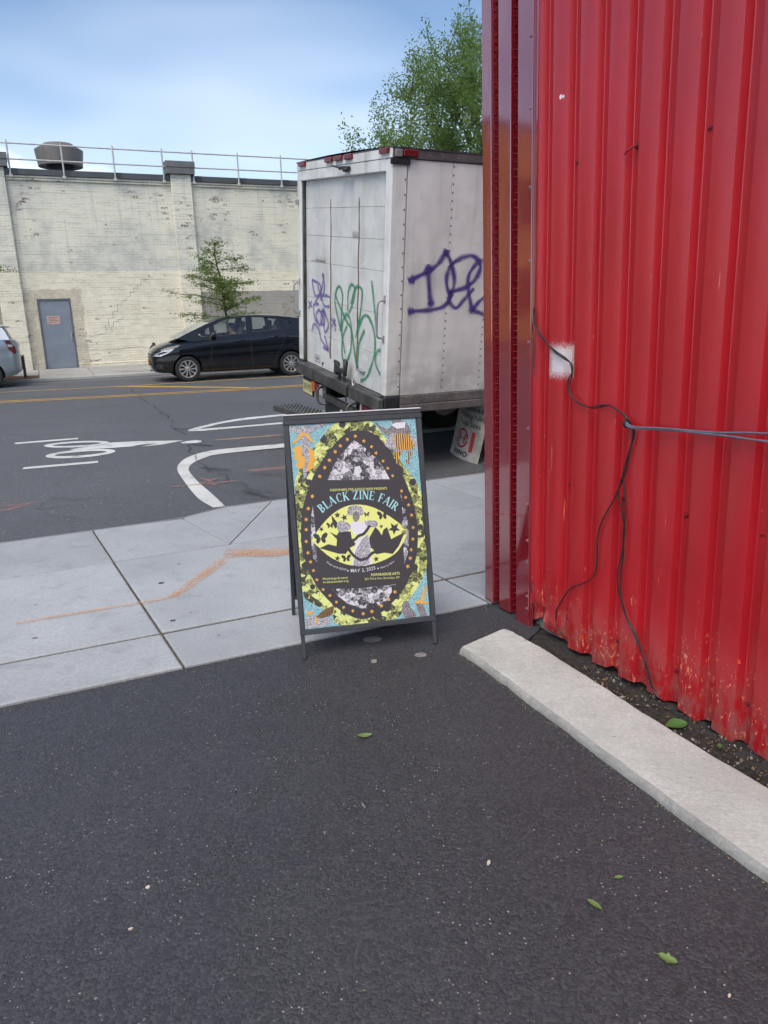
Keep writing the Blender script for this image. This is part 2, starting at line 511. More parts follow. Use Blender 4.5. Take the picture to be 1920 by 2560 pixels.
def road_z(b, d):
    """the carriageway falls to the gutter where the kerb stands at full height"""
    return -.20 * sstep((b - 1.25) / 1.3) * sstep((8.7 - d) / 2.9)
m = MB()
gb = [-120, -60, -20, -8, -3, 0, .8] + [1.0 + .15 * k for k in range(14)] + [3.5, 4.5, 6, 9, 14, 30, 120]
gd = [4.9, 5.5, 5.85] + [6.1 + .25 * k for k in range(12)] + [9.2, 10, 12, 15, 18, 21.3]
m.grid([[street(b, d, road_z(b, d)) for d in gd] for b in gb])
road = structure(m.build('road', MAT['road'], smooth=60, recalc=False))

def inset(poly, k):
    n = len(poly); out = []
    for i in range(n):
        a, b, c = Vector(poly[i - 1]), Vector(poly[i]), Vector(poly[(i + 1) % n])
        e, f = (b - a).normalized(), (c - b).normalized()
        ne, nf = Vector((-e.y, e.x)), Vector((-f.y, f.x))
        q = (ne + nf); L = q.length_squared
        out.append(tuple(b + q * (2 * k / L if L > 1e-6 else 0)))
    return out
def slab_mesh(poly, z0, z1, ch, mat, name):
    """a cast slab with eased edges; poly in street coordinates, anticlockwise"""
    p2 = inset(poly, ch); n = len(poly); m = MB()
    vs = [street(b, d, z0) for b, d in poly] + [street(b, d, z1 - ch * .8) for b, d in poly] + [street(b, d, z1) for b, d in p2]
    tri = tessellate_polygon([[Vector((p[0], p[1], 0)) for p in p2]])
    fs = [(i, (i + 1) % n, n + (i + 1) % n, n + i) for i in range(n)] + [(n + i, n + (i + 1) % n, 2 * n + (i + 1) % n, 2 * n + i) for i in range(n)]
    m.add(vs, fs + [tuple(k + 2 * n for k in t) for t in tri])
    return m.mesh(name, mat)

SK = -.0857                                       # the cross joints run a little askew
def bj(b0, d): return b0 + SK * (d - 3.16)
Z_WALK = .015
m = MB()
m.prism([(-45, 3.17), (45, 3.17), (45, 5.70), (.86, 5.70), (-45, 5.70)], -.15, Z_WALK - .012, lambda a, b, h: street(a, b, h))
m.prism([(.9, 5.69), (45, 5.69), (45, 5.885), (1.25, 5.885)], -.15, Z_WALK - .0125, lambda a, b, h: street(a, b, h))
sidewalk = structure(m.build('sidewalk', MAT['grime']))
cols = [-11.6, -10, -8.5, -7.0, -5.5, -4.1, -2.65, -1.2, .40, 2.0, 3.3, 4.9, 6.4, 8.0, 9.5, 11, 12.5, 14]
g = .007
for i in range(len(cols) - 1):
    a, b = cols[i], cols[i + 1]
    gg = g + random.uniform(-.001, .002)
    rows = [(3.155, 3.560), (3.588, 4.861)]
    for d0, d1 in rows:
        if a == .40:
            pass
        poly = [(bj(a, d0) + gg, d0), (bj(b, d0) - gg, d0), (bj(b, d1) - gg, d1), (bj(a, d1) + gg, d1)]
        link('slab', slab_mesh(poly, -.05, Z_WALK + random.uniform(-.0015, .0015), .008, MAT['walk'], 'slab'), sidewalk)
    d0 = 4.866
    if a == .40:
        ap = (1.005, d0)
        for poly in ([(bj(a, d0) + gg, d0), (ap[0] - .003, d0), (.832, 5.70), (bj(a, 5.70) + gg, 5.70)],
                     [(1.005, d0 + .010), (1.59, 5.885), (1.21, 5.885), (.87, 5.74), (.840, 5.70)],
                     [(ap[0] + .004, d0), (bj(b, d0) - gg, d0), (bj(b, 5.885) - gg, 5.885), (1.60, 5.885)]):
            link('slab', slab_mesh(poly, -.05, Z_WALK + random.uniform(-.001, .001), .003, MAT['walk'], 'slab'), sidewalk)
    else:
        d1 = 5.70 if b <= .5 else 5.885
        poly = [(bj(a, d0) + gg, d0), (bj(b, d0) - gg, d0), (bj(b, d1) - gg, d1), (bj(a, d1) + gg, d1)]
        link('slab', slab_mesh(poly, -.05, Z_WALK, .004, MAT['walk'], 'slab'), sidewalk)
# dropped kerb nosing along the carriageway
MAT['nosing'] = concrete('kerb_nosing', (.20, .20, .205), (.28, .28, .285), .4, 1, .3, False, False)
m = MB()
line = [(-14, 5.70), (-3, 5.70), (.0, 5.70), (.55, 5.705), (.86, 5.725), (1.03, 5.80), (1.21, 5.89), (1.6, 5.89), (4, 5.89), (14, 5.89)]
rows = []
for k, (b, d) in enumerate(line):
    rise = .0 if b < .8 else min(.02, (b - .8) * .05)
    rows.append([street(b, d + .001, -.1), street(b, d + .001, Z_WALK - .002), street(b - .01, d + .035, Z_WALK - .002), street(b - .02, d + .055, Z_WALK - .010), street(b - .02, d + .062, -.1)])
m.grid(rows)
m.build('kerb_nosing', MAT['nosing'], sidewalk, smooth=30)

# far pavement
m = MB()
m.prism([(-60, 21.22), (60, 21.22), (60, 26.0), (-60, 26.0)], -.15, .055, lambda a, b, h: street(a, b, h))
farwalk = structure(m.build('far_sidewalk', MAT['grime']))
bs = [-9.5, -8, -6.5, -5, -3.5, -2.1, -.1, 1.25, 2.75, 4.6, 6.1, 7.6, 9.1, 10.6, 12.1, 13.6, 15.1]
ds = [21.36, 22.75, 24.0, 25.3]
for i in range(len(bs) - 1):
    for j in range(3):
        if bs[i] == -2.1 and j == 0:
            continue                                # the tree pit
        poly = [(bs[i] + .008, ds[j] + .008), (bs[i + 1] - .008, ds[j] + .008), (bs[i + 1] - .008, ds[j + 1] - .008), (bs[i] + .008, ds[j + 1] - .008)]
        link('slab', slab_mesh(poly, -.05, .07, .006, MAT['farwalk'], 'slab'), farwalk)
k0 = -12.0
while k0 < 16:
    poly = [(k0 + .005, 21.20), (k0 + 2.995, 21.20), (k0 + 2.995, 21.355), (k0 + .005, 21.355)]
    link('kerb_stone', slab_mesh(poly, -.1, .072, .015, MAT['farwalk'], 'kerb_stone'), farwalk)
    k0 += 3.0
# painted service hatch in the far pavement
m = MB()
m.ribbon([(1.75, 21.75), (4.05, 21.75), (4.05, 22.5), (1.75, 22.5), (1.75, 21.75)], .07, lambda b, d: street(b, d, .0745))
m.ribbon([(2.0, 22.1), (3.8, 22.1)], .22, lambda b, d: street(b, d, .0745))
m.build('hatch_marking', MAT['old_white'], farwalk, recalc=False)

# ---------------------------------------------------------------- road markings
def mark(name, polys=(), ribbons=(), mat='white_line', z=.004, parent=road):
    m = MB()
    for p in polys: m.flat(p, lambda x, y: (x, y, z))
    for path, w in ribbons: m.ribbon(path, w, lambda x, y: (x, y, z))
    return m.build(name, MAT[mat], parent, recalc=False)
def ell(l, r, t, b, ku, kv, n=40):
    l, r, t, b = map(Vector, (l, r, t, b))
    c = (l + r + t + b) / 4; u = (r - l) / 2; v = (t - b) / 2
    out = [tuple(c + u * cos(2 * pi * k / n) + v * sin(2 * pi * k / n)) for k in range(n)]
    inn = [tuple(c + u * ku * cos(2 * pi * k / n) + v * kv * sin(2 * pi * k / n)) for k in range(n)]
    return out, inn
m = MB()
for w in (((-4.236, 9.247), (-3.452, 9.356), (-3.934, 9.533), (-3.752, 9.066)), ((-3.904, 8.531), (-3.163, 8.74), (-3.633, 8.874), (-3.43, 8.349))):
    o_, i_ = ell(*w, .74, .46)
    n = len(o_)
    m.add([(x, y, .004) for x, y in o_ + i_], [(k, (k + 1) % n, n + (k + 1) % n, n + k) for k in range(n)])
for p in ([(-3.78, 8.93), (-3.50, 9.22), (-3.42, 9.36), (-3.12, 9.396), (-2.507, 9.36), (-2.70, 9.10), (-2.93, 8.97), (-2.80, 9.20), (-3.00, 9.12), (-3.05, 9.02), (-3.30, 8.944), (-3.72, 8.875)],
          [(-2.51, 9.20), (-2.45, 9.31), (-2.36, 9.36), (-2.28, 9.30), (-2.25, 9.20), (-2.30, 9.13), (-2.47, 9.13)]):
    m.flat(p, lambda x, y: (x, y, .004))
m.build('cyclist_marking', MAT['white_line'], road, recalc=False)
mark('lane_dash', ribbons=[([(-4.72, 9.50), (-4.01, 9.765)], .13)])
mark('lane_dash', ribbons=[([(-3.84, 7.82), (-3.13, 8.07)], .12)])
oA = [(-1.397, 5.908), (-1.607, 6.259), (-1.878, 6.895), (-2.112, 7.514), (-2.18, 7.905), (-2.167, 8.213), (-2.078, 8.454), (-1.942, 8.606), (-1.603, 8.756), (-1.205, 8.90), (-.6, 9.16), (.2, 9.52), (1.4, 10.05), (3.0, 10.77)]
iA = [(-1.31, 5.946), (-1.506, 6.379), (-1.743, 6.878), (-1.927, 7.311), (-2.014, 7.592), (-2.026, 7.882), (-1.955, 8.181), (-1.842, 8.328), (-1.555, 8.475), (-1.172, 8.63), (-.56, 8.89), (.24, 9.25), (1.44, 9.79), (3.05, 10.50)]
def band(name, A, B, mat):
    A = smooth_path([(*p, 0) for p in A], 4); B = smooth_path([(*p, 0) for p in B], 4)
    m = MB(); m.grid([[(a.x, a.y, .004), (b.x, b.y, .004)] for a, b in zip(A, B)])
    return m.build(name, MAT[mat], road, recalc=False)
band('curved_line', oA, iA, 'white_line')
band('curved_line', [(-2.678, 10.208), (-2.612, 10.444), (-2.475, 10.766), (-2.207, 11.179), (-1.913, 11.416), (-1.424, 11.66), (-.6, 12.02), (.6, 12.55), (4, 14.07)],
     [(-2.56, 10.20), (-2.496, 10.388), (-2.337, 10.739), (-2.121, 11.008), (-1.827, 11.218), (-1.409, 11.48), (-.57, 11.85), (.64, 12.38), (4.05, 13.87)], 'white_line')
band('curved_line', [(-2.66, 10.20), (-2.45, 10.32), (-2.14, 10.415), (-1.778, 10.57), (-1.469, 10.71), (-.6, 11.09), (.6, 11.62), (4, 13.12)],
     [(-2.632, 10.104), (-2.438, 10.132), (-2.113, 10.267), (-1.756, 10.417), (-1.448, 10.55), (-.57, 10.94), (.63, 11.47), (4.05, 12.95)], 'white_line')
yel = [(-22, 11.1), (-14, 13.2), (-7.493, 14.74), (-4.93, 15.34), (-1.695, 16.36), (6, 19.6), (12, 22.2)]
yy = [tuple(p)[:2] for p in smooth_path([(*p, 0) for p in yel], 6)]
mark('centre_line', ribbons=[(yy, .10)], mat='yellow_line')
mark('centre_line', ribbons=[([(x + .075, y - .23) for x, y in yy], .10)], mat='yellow_line')
y2 = [tuple(p)[:2] for p in smooth_path([(-20, 13.2, 0), (-8.427, 16.62, 0), (-6.953, 17.02, 0), (-5.788, 17.32, 0), (-4.639, 17.78, 0), (3, 20.7, 0)], 5)]
mark('bay_line', ribbons=[(y2, .11)], mat='yellow_line')
mark('taper_line', polys=[[(-6.2, 17.16), (-4.785, 16.68), (-3.682, 16.28), (-2.743, 15.91), (-2.80, 16.12), (-4.391, 16.80), (-5.4, 17.16)]], mat='yellow_line', z=.007)
p_ = [street(b, 20.55, 0) for b in range(-30, 41, 5)]
mark('edge_line', ribbons=[([(q.x, q.y) for q in p_], .09)], mat='old_white')
# survey paint on the carriageway
def survey(name, strokes, mat, z, parent):
    m = MB()
    for pts, w in strokes:
        P = smooth_path([(*p, 0) for p in pts], 4)
        m.ribbon([(q.x, q.y) for q in P], w, lambda x, y: (x, y, z))
        z += .0006
    return m.build(name, MAT[mat], parent, recalc=False)
survey('survey_mark', [([(-1.96, 6.70), (-1.778, 6.76), (-1.615, 6.81), (-1.38, 6.89)], .11), ([(-1.76, 7.04), (-1.66, 6.93), (-1.55, 6.70)], .10), ([(-1.60, 7.02), (-1.72, 6.78)], .09)], 'red_mark', .008, road)
survey('survey_mark', [([(-3.35, 6.13), (-3.135, 6.20), (-2.99, 6.27)], .10), ([(-3.3, 5.92), (-3.15, 6.02), (-3.05, 6.2)], .14)], 'red_mark', .006, road)
survey('survey_mark', [([(-2.1, 9.3), (-1.6, 9.45), (-1.2, 9.6)], .22)], 'orange_mark', .006, road)
survey('survey_mark', [([(-1.35, 7.35), (-1.05, 7.45), (-.8, 7.55)], .22)], 'red_mark', .006, road)
survey('survey_mark', [([(-1.92, 3.58), (-1.667, 3.688), (-1.45, 3.775), (-1.319, 3.825), (-1.215, 3.885), (-1.18, 3.96)], .075),
                       ([(-1.21, 3.885), (-1.165, 4.06), (-1.11, 4.26), (-1.055, 4.46), (-1.015, 4.58)], [.075] * 4 + [.09] * 4 + [.11] * 4 + [.14] * 4 + [.17]),
                       ([(-1.19, 3.89), (-1.13, 4.07), (-1.075, 4.27), (-1.02, 4.47)], .09),
                       ([(-1.06, 4.66), (-.93, 4.66), (-.78, 4.63), (-.62, 4.68), (-.50, 4.72)], .32),
                       ([(-1.0, 4.60), (-.86, 4.63), (-.70, 4.60), (-.55, 4.70)], .22)], 'orange_mark', Z_WALK + .0032, sidewalk)
# long tar-filled cracks running across the carriageway
MAT['tar'] = simple('tar_crack', (.035, .035, .037), .7, var=.3, sc=40)
MAT['tar_worn'] = worn_paint('worn_tar', (.045, .045, .05), .5, .55)
def crack(P, w, k=9):
    S = smooth_path([(*p, 0) for p in P], k)
    pts = [(q.x + random.uniform(-.035, .035), q.y + random.uniform(-.06, .06)) for q in S]
    return pts, [w * random.uniform(.3, 1.3) for _ in pts]
mark('crack', ribbons=[crack([(-6.3, 18.2), (-5.026, 15.467), (-4.061, 13.27), (-3.468, 11.951), (-2.911, 10.5), (-2.494, 9.64)], .045)], mat='tar_worn', z=.0075)
mark('crack', ribbons=[crack([(-2.4, 9.0), (-1.9, 7.7), (-1.4, 6.9), (-1.05, 6.3)], .06)], mat='tar_worn', z=.0075)
for x, y, w, l in ((-2.2, 8.95, .22, .16), (-1.72, 7.50, .20, .16), (-1.12, 6.42, .16, .14), (-2.82, 10.35, .2, .12)):
    mark('tar_patch', ribbons=[([(x - l, y + l * .5), (x, y), (x + l, y - l * .45)], w)], mat='tar_worn', z=.0085)

# ---------------------------------------------------------------- low concrete kerb and soil bed beside the red wall
fr = [(0.330, 3.115), (0.36, 3.07), (0.404, 2.985), (0.476, 2.83), (0.552, 2.66), (0.637, 2.49), (0.71, 2.325), (0.775, 2.18), (0.838, 2.05), (0.893, 1.925), (0.955, 1.80), (1.01, 1.68), (1.35, 1.0), (2.2, -.72), (2.9, -2.1)]
bk = [(0.568, 3.315), (0.584, 3.311), (0.60, 3.285), (0.68, 3.14), (0.767, 2.96), (0.867, 2.742), (0.955, 2.543), (1.02, 2.41), (1.067, 2.30), (1.136, 2.17), (1.2, 2.045), (1.26, 1.92), (1.60, 1.24), (2.45, -.48), (3.15, -1.86)]
ZK = .032
m = MB(); rows = []
N = 90
def lerp_line(L, t):
    D = [0]
    for a, b in zip(L, L[1:]): D.append(D[-1] + (Vector(b) - Vector(a)).length)
    s = t * D[-1]
    for i in range(len(L) - 1):
        if s <= D[i + 1] or i == len(L) - 2:
            return Vector(L[i]).lerp(Vector(L[i + 1]), (s - D[i]) / (D[i + 1] - D[i]))
for k in range(N + 1):
    t = (k / N) ** 1.5
    a, b = lerp_line(fr, t), lerp_line(bk, t)
    w = (b - a).normalized(); j = .0012 * sin(k * .9) + .001 * sin(k * 2.3) + (.006 if random.random() < .06 else 0) + random.uniform(-.001, .001); j2 = random.uniform(-.003, .003); zz = random.uniform(-.0012, .0012)
    pr = [(a + w * (-.006 + j), -.1), (a + w * (-.004 + j), .006), (a + w * (.001 + j), ZK - .010), (a + w * (.012 + j), ZK - .001 + zz), (a + w * .04, ZK + zz)]
    pr += [(a.lerp(b, q), ZK + zz + .002 * sin(9 * q + k * .2)) for q in (.35, .65)]
    pr += [(b - w * .03, ZK + zz), (b - w * (.008 + j2), ZK - .003), (b + w * j2, ZK - .014), (b + w * j2, -.1)]
    rows.append([(p.x, p.y, z) for p, z in pr])
m.grid(rows)
nc = len(rows[0])
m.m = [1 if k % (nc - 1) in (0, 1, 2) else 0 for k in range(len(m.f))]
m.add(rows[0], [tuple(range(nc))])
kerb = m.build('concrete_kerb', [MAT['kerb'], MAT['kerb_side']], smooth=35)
tag(kerb, 'long pale concrete kerb lying in the asphalt along the foot of the red wall', 'kerb')

m = MB(); rows = []
for k in range(121):
    t = k / 120
    a, b = lerp_line(bk, t), None
    s_ = -.35 + t * 6.4
    base = Vector((.6954, 3.4291)) + Vector((.4772, -.8788)) * s_ + Vector((.8788, .4772)) * .16
    a = a - Vector((.8, .45)) * .03
    row = []
    for j in range(17):
        q = a.lerp(base, j / 16)
        z = -.030 + random.uniform(-.008, .009) - .006 * sin(j / 16 * pi)
        if j == 0: z = -.02
        row.append((q.x, q.y, z if k > 14 else -.004 + (z + .004) * (k / 14) ** 1.3))
    rows.append(row)
m.grid(rows)
soil = stuff(m.build('soil_bed', MAT['soil'], smooth=60))
tag(soil, 'strip of dark soil and grit between the pale kerb and the red wall', 'soil')

# loose grit, crumbs and twigs (nobody could count them)
def crumbs(n, place, mats, size):
    m = MB()
    for _ in range(n):
        x, y, z = place()
        s = random.uniform(*size)
        R = Euler((random.uniform(0, 6.3), random.uniform(0, 6.3), random.uniform(0, 6.3))).to_matrix()
        vs = [R @ Vector((s * random.uniform(.6, 1.3) * a, s * random.uniform(.5, 1.) * b, s * random.uniform(.3, .7) * c)) + Vector((x, y, z + s * .25)) for a, b, c in ((1, 0, 0), (-1, 0, 0), (0, 1, 0), (0, -1, 0), (0, 0, 1), (0, 0, -1))]
        m.add(vs, [(0, 2, 4), (2, 1, 4), (1, 3, 4), (3, 0, 4), (2, 0, 5), (1, 2, 5), (3, 1, 5), (0, 3, 5)], random.randrange(mats))
    return m
MAT['grit1'] = simple('pale_grit', (.30, .285, .26), .9, var=.2)
MAT['grit2'] = simple('brown_crumbs', (.20, .13, .07), .9, var=.3)
MAT['grit3'] = simple('dark_grit', (.05, .05, .05), .9, var=.3)
MAT['grit4'] = simple('yellow_catkins', (.42, .33, .12), .9, var=.25)
def on_edge():
    b = random.uniform(-1.2, 2.0) if random.random() < .8 else random.uniform(-6, 6)
    p = street(b, 3.155 - abs(random.gauss(0, .028)), .001); return p
stuff(tag(crumbs(700, on_edge, 4, (.0012, .0042)).build('edge_debris', [MAT['grit2'], MAT['grit4'], MAT['grit3'], MAT['grit1']]), 'brown crumbs and grit gathered along the edge of the sidewalk', 'debris'))
def by_kerb():
    t = random.random() ** 1.4 * .75
    a, b = lerp_line(fr, t), lerp_line(bk, t); w = (b - a).normalized()
    p = a - w * (.008 + abs(random.gauss(0, .014))); return (p.x, p.y, .001)
stuff(tag(crumbs(800, by_kerb, 3, (.001, .0035)).build('kerb_debris', [MAT['grit2'], MAT['grit4'], MAT['grit3']]), 'brown plant crumbs lying in the angle of asphalt and pale kerb', 'debris'))
def in_soil():
    t = random.random() * .7
    a = lerp_line(bk, t); s_ = -.35 + t * 6.4
    q = Vector((.6954, 3.4291)) + Vector((.4772, -.8788)) * s_ + Vector((.8788, .4772)) * .02
    p = a.lerp(q, random.uniform(.05, 1)); return (p.x, p.y, -.034)
stuff(tag(crumbs(2600, in_soil, 5, (.002, .010)).build('soil_litter', [MAT['grit3'], MAT['grit2'], MAT['grit3'], MAT['grit2'], MAT['grit1']]), 'pebbles and dead leaf bits scattered over the dark soil strip', 'debris'))
def on_lot():
    return (random.uniform(-1.6, 1.1), random.uniform(.9, 3.0), .0005)
def on_lot_ok():
    while True:
        p = on_lot()
        if p[0] < .33 + (3.1 - p[1]) * .46 and p[1] < 2.75 + (p[0] + 1.59) * .44: return p
stuff(tag(crumbs(420, on_lot_ok, 4, (.0008, .0026)).build('lot_litter', [MAT['grit1'], MAT['grit4'], MAT['grit1'], MAT['grit2']]), 'tiny pale chips and husks strewn over the dark asphalt', 'debris'))

# single leaves and flakes lying about
MAT['leaf_fallen'] = leaf_mat('fallen_leaf', (.13, .22, .06), (.24, .33, .10), .15)
MAT['leaf_big'] = leaf_mat('big_fallen_leaf', (.07, .17, .035), (.11, .23, .05), .15)
MAT['chip'] = simple('pale_wood_chip', (.62, .55, .42), .85, var=.12, sc=60)
MAT['gum'] = simple('black_gum', (.07, .07, .075), .8, var=.3, sc=60)
MAT['stain'] = simple('dried_gum', (.22, .21, .21), .8, var=.3, sc=60)
def leaf(loc, L, W, rz, mat, label, curl=.25, lobes=0):
    m = MB(); n = 8; rows = []
    for i in range(n + 1):
        t = i / n; x = (t - .5) * L
        w = W / 2 * sin(pi * min(1, t * .96 + .03)) ** .75
        if lobes: w *= 1 - .42 * (.5 + .5 * cos(t * lobes * 2 * pi))
        z = L * curl * (t - .5) ** 2
        rows.append([(x, -w, z + w * .30 + .0012), (x, -w * .45, z + w * .10 + .001), (x, 0, z + .0006), (x, w * .45, z + w * .12 + .001), (x, w, z + w * .45 + .0012)])
    m.grid(rows)
    m.tube([(-L * .5, 0, L * curl * .25 + .001), (-L * .62, .002, .0015), (-L * .72, .004, .0015)], .0007, 5)
    o = m.build('leaf', MAT[mat], smooth=80, recalc=False)
    o.location = loc; o.rotation_euler = (random.uniform(-.1, .1), random.uniform(-.1, .1), rz)
    return tag(o, label, 'leaf', 'leaves lying on the ground')
leaf((-.095, 2.45, .002), .056, .026, .15, 'leaf_fallen', 'small green leaf on the asphalt in front of the poster stand', .5)
leaf((.523, 1.615, .002), .047, .022, 2.2, 'leaf_fallen', 'pointed green leaf on the asphalt beside the pale kerb')
leaf((.617, 1.709, .002), .026, .013, .2, 'leaf_fallen', 'tiny green leaf scrap closest to the pale kerb edge')
leaf((.651, 1.44, .002), .045, .030, -.5, 'leaf_fallen', 'lobed green leaf on the asphalt near the bottom right corner', .4, 3)
leaf((1.085, 2.496, -.018), .085, .055, .25, 'leaf_big', 'broad green leaf lying on the dark soil under the red wall', .2)
leaf((1.181, 2.351, -.018), .030, .018, 1.2, 'leaf_big', 'little green leaf on the soil right of the broad leaf')
def flake(loc, s, rz, label, mat='chip', cat='chip', z=.003):
    m = MB(); n = 7
    P = [(s[0] * random.uniform(.75, 1) * cos(2 * pi * k / n), s[1] * random.uniform(.75, 1) * sin(2 * pi * k / n)) for k in range(n)]
    m.prism(P, 0, z)
    o = m.build('flake', MAT[mat]); o.location = loc; o.rotation_euler = (random.uniform(-.1, .1), 0, rz)
    return tag(o, label, cat)
flake((.269, 1.781, .001), (.012, .006), 1.2, 'oblong cream wood chip on the asphalt')
flake((-.685, 1.725, .001), (.0075, .006), 0, 'round cream chip on the left part of the asphalt')
flake((-.687, 1.581, .001), (.007, .004), .4, 'narrow pale chip left and below the round cream chip')
flake((.754, 1.34, .001), (.006, .004), .9, 'small tan chip in the bottom right corner')
flake((-.072, 3.299, .0005), (.05, .038), .1, 'flattened grey gum blot under the poster stand', 'stain', 'gum', .0015)
flake((.148, 3.115, .0005), (.035, .024), .1, 'oval grey gum blot right of the stand by the kerb', 'stain', 'gum', .0015)
flake((-.064, 3.059, .0005), (.016, .014), .1, 'small round pebble below the gum blots', 'grit1', 'pebble', .008)
flake((.652, 1.363, .0005), (.022, .012), .4, 'dark oily flake near the bottom right corner', 'tar', 'flake', .002)
flake((-.093, 2.054, .0005), (.018, .004), -1.1, 'grey flattened twig scrap in the middle of the asphalt', 'stain', 'scrap', .002)

for (x, y), r, lb_ in (((-1.322, 4.123), (.020, .013), 'dark oval gum spot near the orange mark on the sidewalk'), ((-1.104, 3.559), (.017, .011), 'dark oval gum spot beside the dirt joint, closer to the lot'),
                       ((-1.74, 3.392), (.016, .012), 'faint grey gum spot on the left slab, nearest the lot'), ((-1.036, 3.658), (.006, .006), 'tiny black speck of gum right of the dirt joint'), ((-1.931, 3.831), (.006, .005), 'tiny black speck of gum under the orange line')):
    flake((x, y, Z_WALK + .0018), r, .3, lb_, 'stain' if 'faint' in lb_ else 'gum', 'gum', .0012)
def in_joint():
    t = random.random(); d = 3.17 + 2.5 * t
    if random.random() < .72: p = street(bj(random.choice((.40, .40, 2.0, -1.2)), d) + random.gauss(0, .004), d, Z_WALK - .011)
    else: p = street(random.uniform(-1.5, 2.2), 3.574 + random.gauss(0, .006), Z_WALK - .011)
    return p
stuff(tag(crumbs(1500, in_joint, 4, (.001, .004)).build('joint_dirt', [MAT['grit2'], MAT['grit3'], MAT['grit4'], MAT['grit2']]), 'brown dirt and grit packed in the joints between sidewalk slabs', 'dirt'))

# ================================================================ the red corrugated wall
WP0 = Vector((.6954, 3.4291, 0)); WT = Vector((.4772, -.8788, 0)); WN = Vector((-.8788, -.4772, 0))
def wall(s, z, o=0.0): return WP0 + WT * (s - .0235 * z) + WN * o + Vector((0, 0, z))
W_TOP = 4.3
def red_paint(name, base, rough, chips=True, wob=0.0):
    M = Mat(name, base, rough)
    p = M.co()
    z = M.sep(p)[2]
    s = M.math('SUBTRACT', M.n('VectorMath', {'operation': 'DOT_PRODUCT'}, i0=p, i1=tuple(WT)).outputs['Value'], WP0.dot(WT))
    big = M.noise(1.6, 5, .6); fine = M.noise(55, 4, .65)
    col = M.mix(M.rng(big, .3, .7), [c * .86 for c in base], base)
    if chips:
        low = M.rng(z, .62, .02)                           # kicks and trolleys reach this high
        pv = M.scale(p, (1, 1, .42))
        wj = M.n('TexNoise', None, Vector=pv, Scale=22.0, Detail=4.0).outputs['Color']
        pj = M.n('VectorMath', {'operation': 'MULTIPLY_ADD'}, i0=wj, i1=(.05, .05, .05), i2=pv).outputs[0]
        c1 = M.noise(85, 4, .7, pj); c2 = M.noise(9, 4, .6)
        # dust and scuff haze rising from the ground
        dz = M.rng(z, .30, -.03)
        dust = M.math('MULTIPLY', dz, M.rng(M.noise(24, 5, .7, M.scale(p, (1, 1, .35))), .36, .62))
        col = M.mix(M.math('MULTIPLY', dust, .62), col, (.27, .105, .095))
        chip = M.math('GREATER_THAN', M.math('ADD', c1, M.math('ADD', M.math('MULTIPLY', low, .17), M.math('MULTIPLY', M.math('SUBTRACT', c2, .5), .34))), .785)
        # vertical scratches
        sv = M.scale(p, (1, 1, .05))
        sc = M.noise(95, 2, .5, sv); sm = M.noise(5, 3, .6)
        scr = M.math('MULTIPLY', M.math('GREATER_THAN', sc, .73), M.math('GREATER_THAN', M.math('ADD', sm, M.math('MULTIPLY', M.rng(z, 2.2, .1), .13)), .60))
        oc = M.mix(M.rng(M.noise(40, 2), .4, .6), (.70, .13, .03), (.62, .27, .19))
        col = M.mix(M.math('MULTIPLY', M.math('MAXIMUM', chip, scr), .9), col, oc)
        # dark rubs
        rb = M.noise(38, 4, .6, M.scale(p, (1, 1, 3.2)))
        rub = M.math('MULTIPLY', M.math('GREATER_THAN', rb, .69), M.math('GREATER_THAN', M.noise(2.6, 3), .58))
        col = M.mix(M.math('MULTIPLY', rub, .55), col, (.06, .015, .018))
        # one patch of white overspray
        ds = M.math('DIVIDE', M.math('SUBTRACT', s, .172), .062); dzz = M.math('DIVIDE', M.math('SUBTRACT', z, 1.295), .070)
        r = M.math('MAXIMUM', M.math('ABSOLUTE', ds), M.math('ABSOLUTE', dzz))
        rn = M.math('ADD', r, M.math('MULTIPLY', M.math('SUBTRACT', M.noise(170, 3, .8), .5), 1.5))
        wht = M.rng(rn, 1.2, .5)
        col = M.mix(M.math('MULTIPLY', wht, .85), col, (.74, .74, .77))
        for cs, cz, cr, cc in ((.012, 2.585, .018, (.70, .20, .08)), (.185, 2.335, .008, (.75, .72, .72)), (.20, 2.333, .006, (.75, .72, .72))):
            a = M.math('SUBTRACT', s, cs - .0235 * cz); b = M.math('SUBTRACT', z, cz)
            rr = M.math('ADD', M.math('SQRT', M.math('ADD', M.math('MULTIPLY', a, a), M.math('MULTIPLY', b, b))), M.math('MULTIPLY', M.math('SUBTRACT', M.noise(50, 2), .5), cr * .8))
            col = M.mix(M.math('LESS_THAN', rr, cr), col, cc)
        M.set('Roughness', M.math('ADD', M.rng(fine, .3, .7, rough - .05, rough + .07), M.math('ADD', M.math('MULTIPLY', dust, .3), M.math('MULTIPLY', wht, .2))))
        hb = M.math('ADD', M.math('MULTIPLY', M.noise(7, 3, .5, M.scale(p, (1, 1, .3))), 1.0), M.math('MULTIPLY', chip, -.08))
        M.normal(M.bump(hb, .22, .012))
    else:
        wv = M.noise(5.5, 3, .55, M.scale(p, (1, 1, .45)))
        wf = M.noise(90, 3, .6)
        M.normal(M.bump(M.math('ADD', M.math('MULTIPLY', wv, 1.0), M.math('MULTIPLY', wf, .012)), wob, .02))
        M.set('Roughness', M.rng(fine, .3, .7, rough * .8, rough * 1.3))
        sp = M.math('GREATER_THAN', M.noise(120, 3, .7), .80)
        col = M.mix(M.math('MULTIPLY', sp, .6), col, (.45, .2, .18))
    M.set('Base Color', col)
    M.set('Specular IOR Level', .5 if chips else 1.0)
    M.set('Coat Weight', .45 if chips else 1.0); M.set('Coat Roughness', .24 if chips else .06); M.set('Coat IOR', 1.6 if chips else 2.1)
    return M.m
MAT['red'] = red_paint('red_corrugated_paint', (.45, .010, .018), .36)
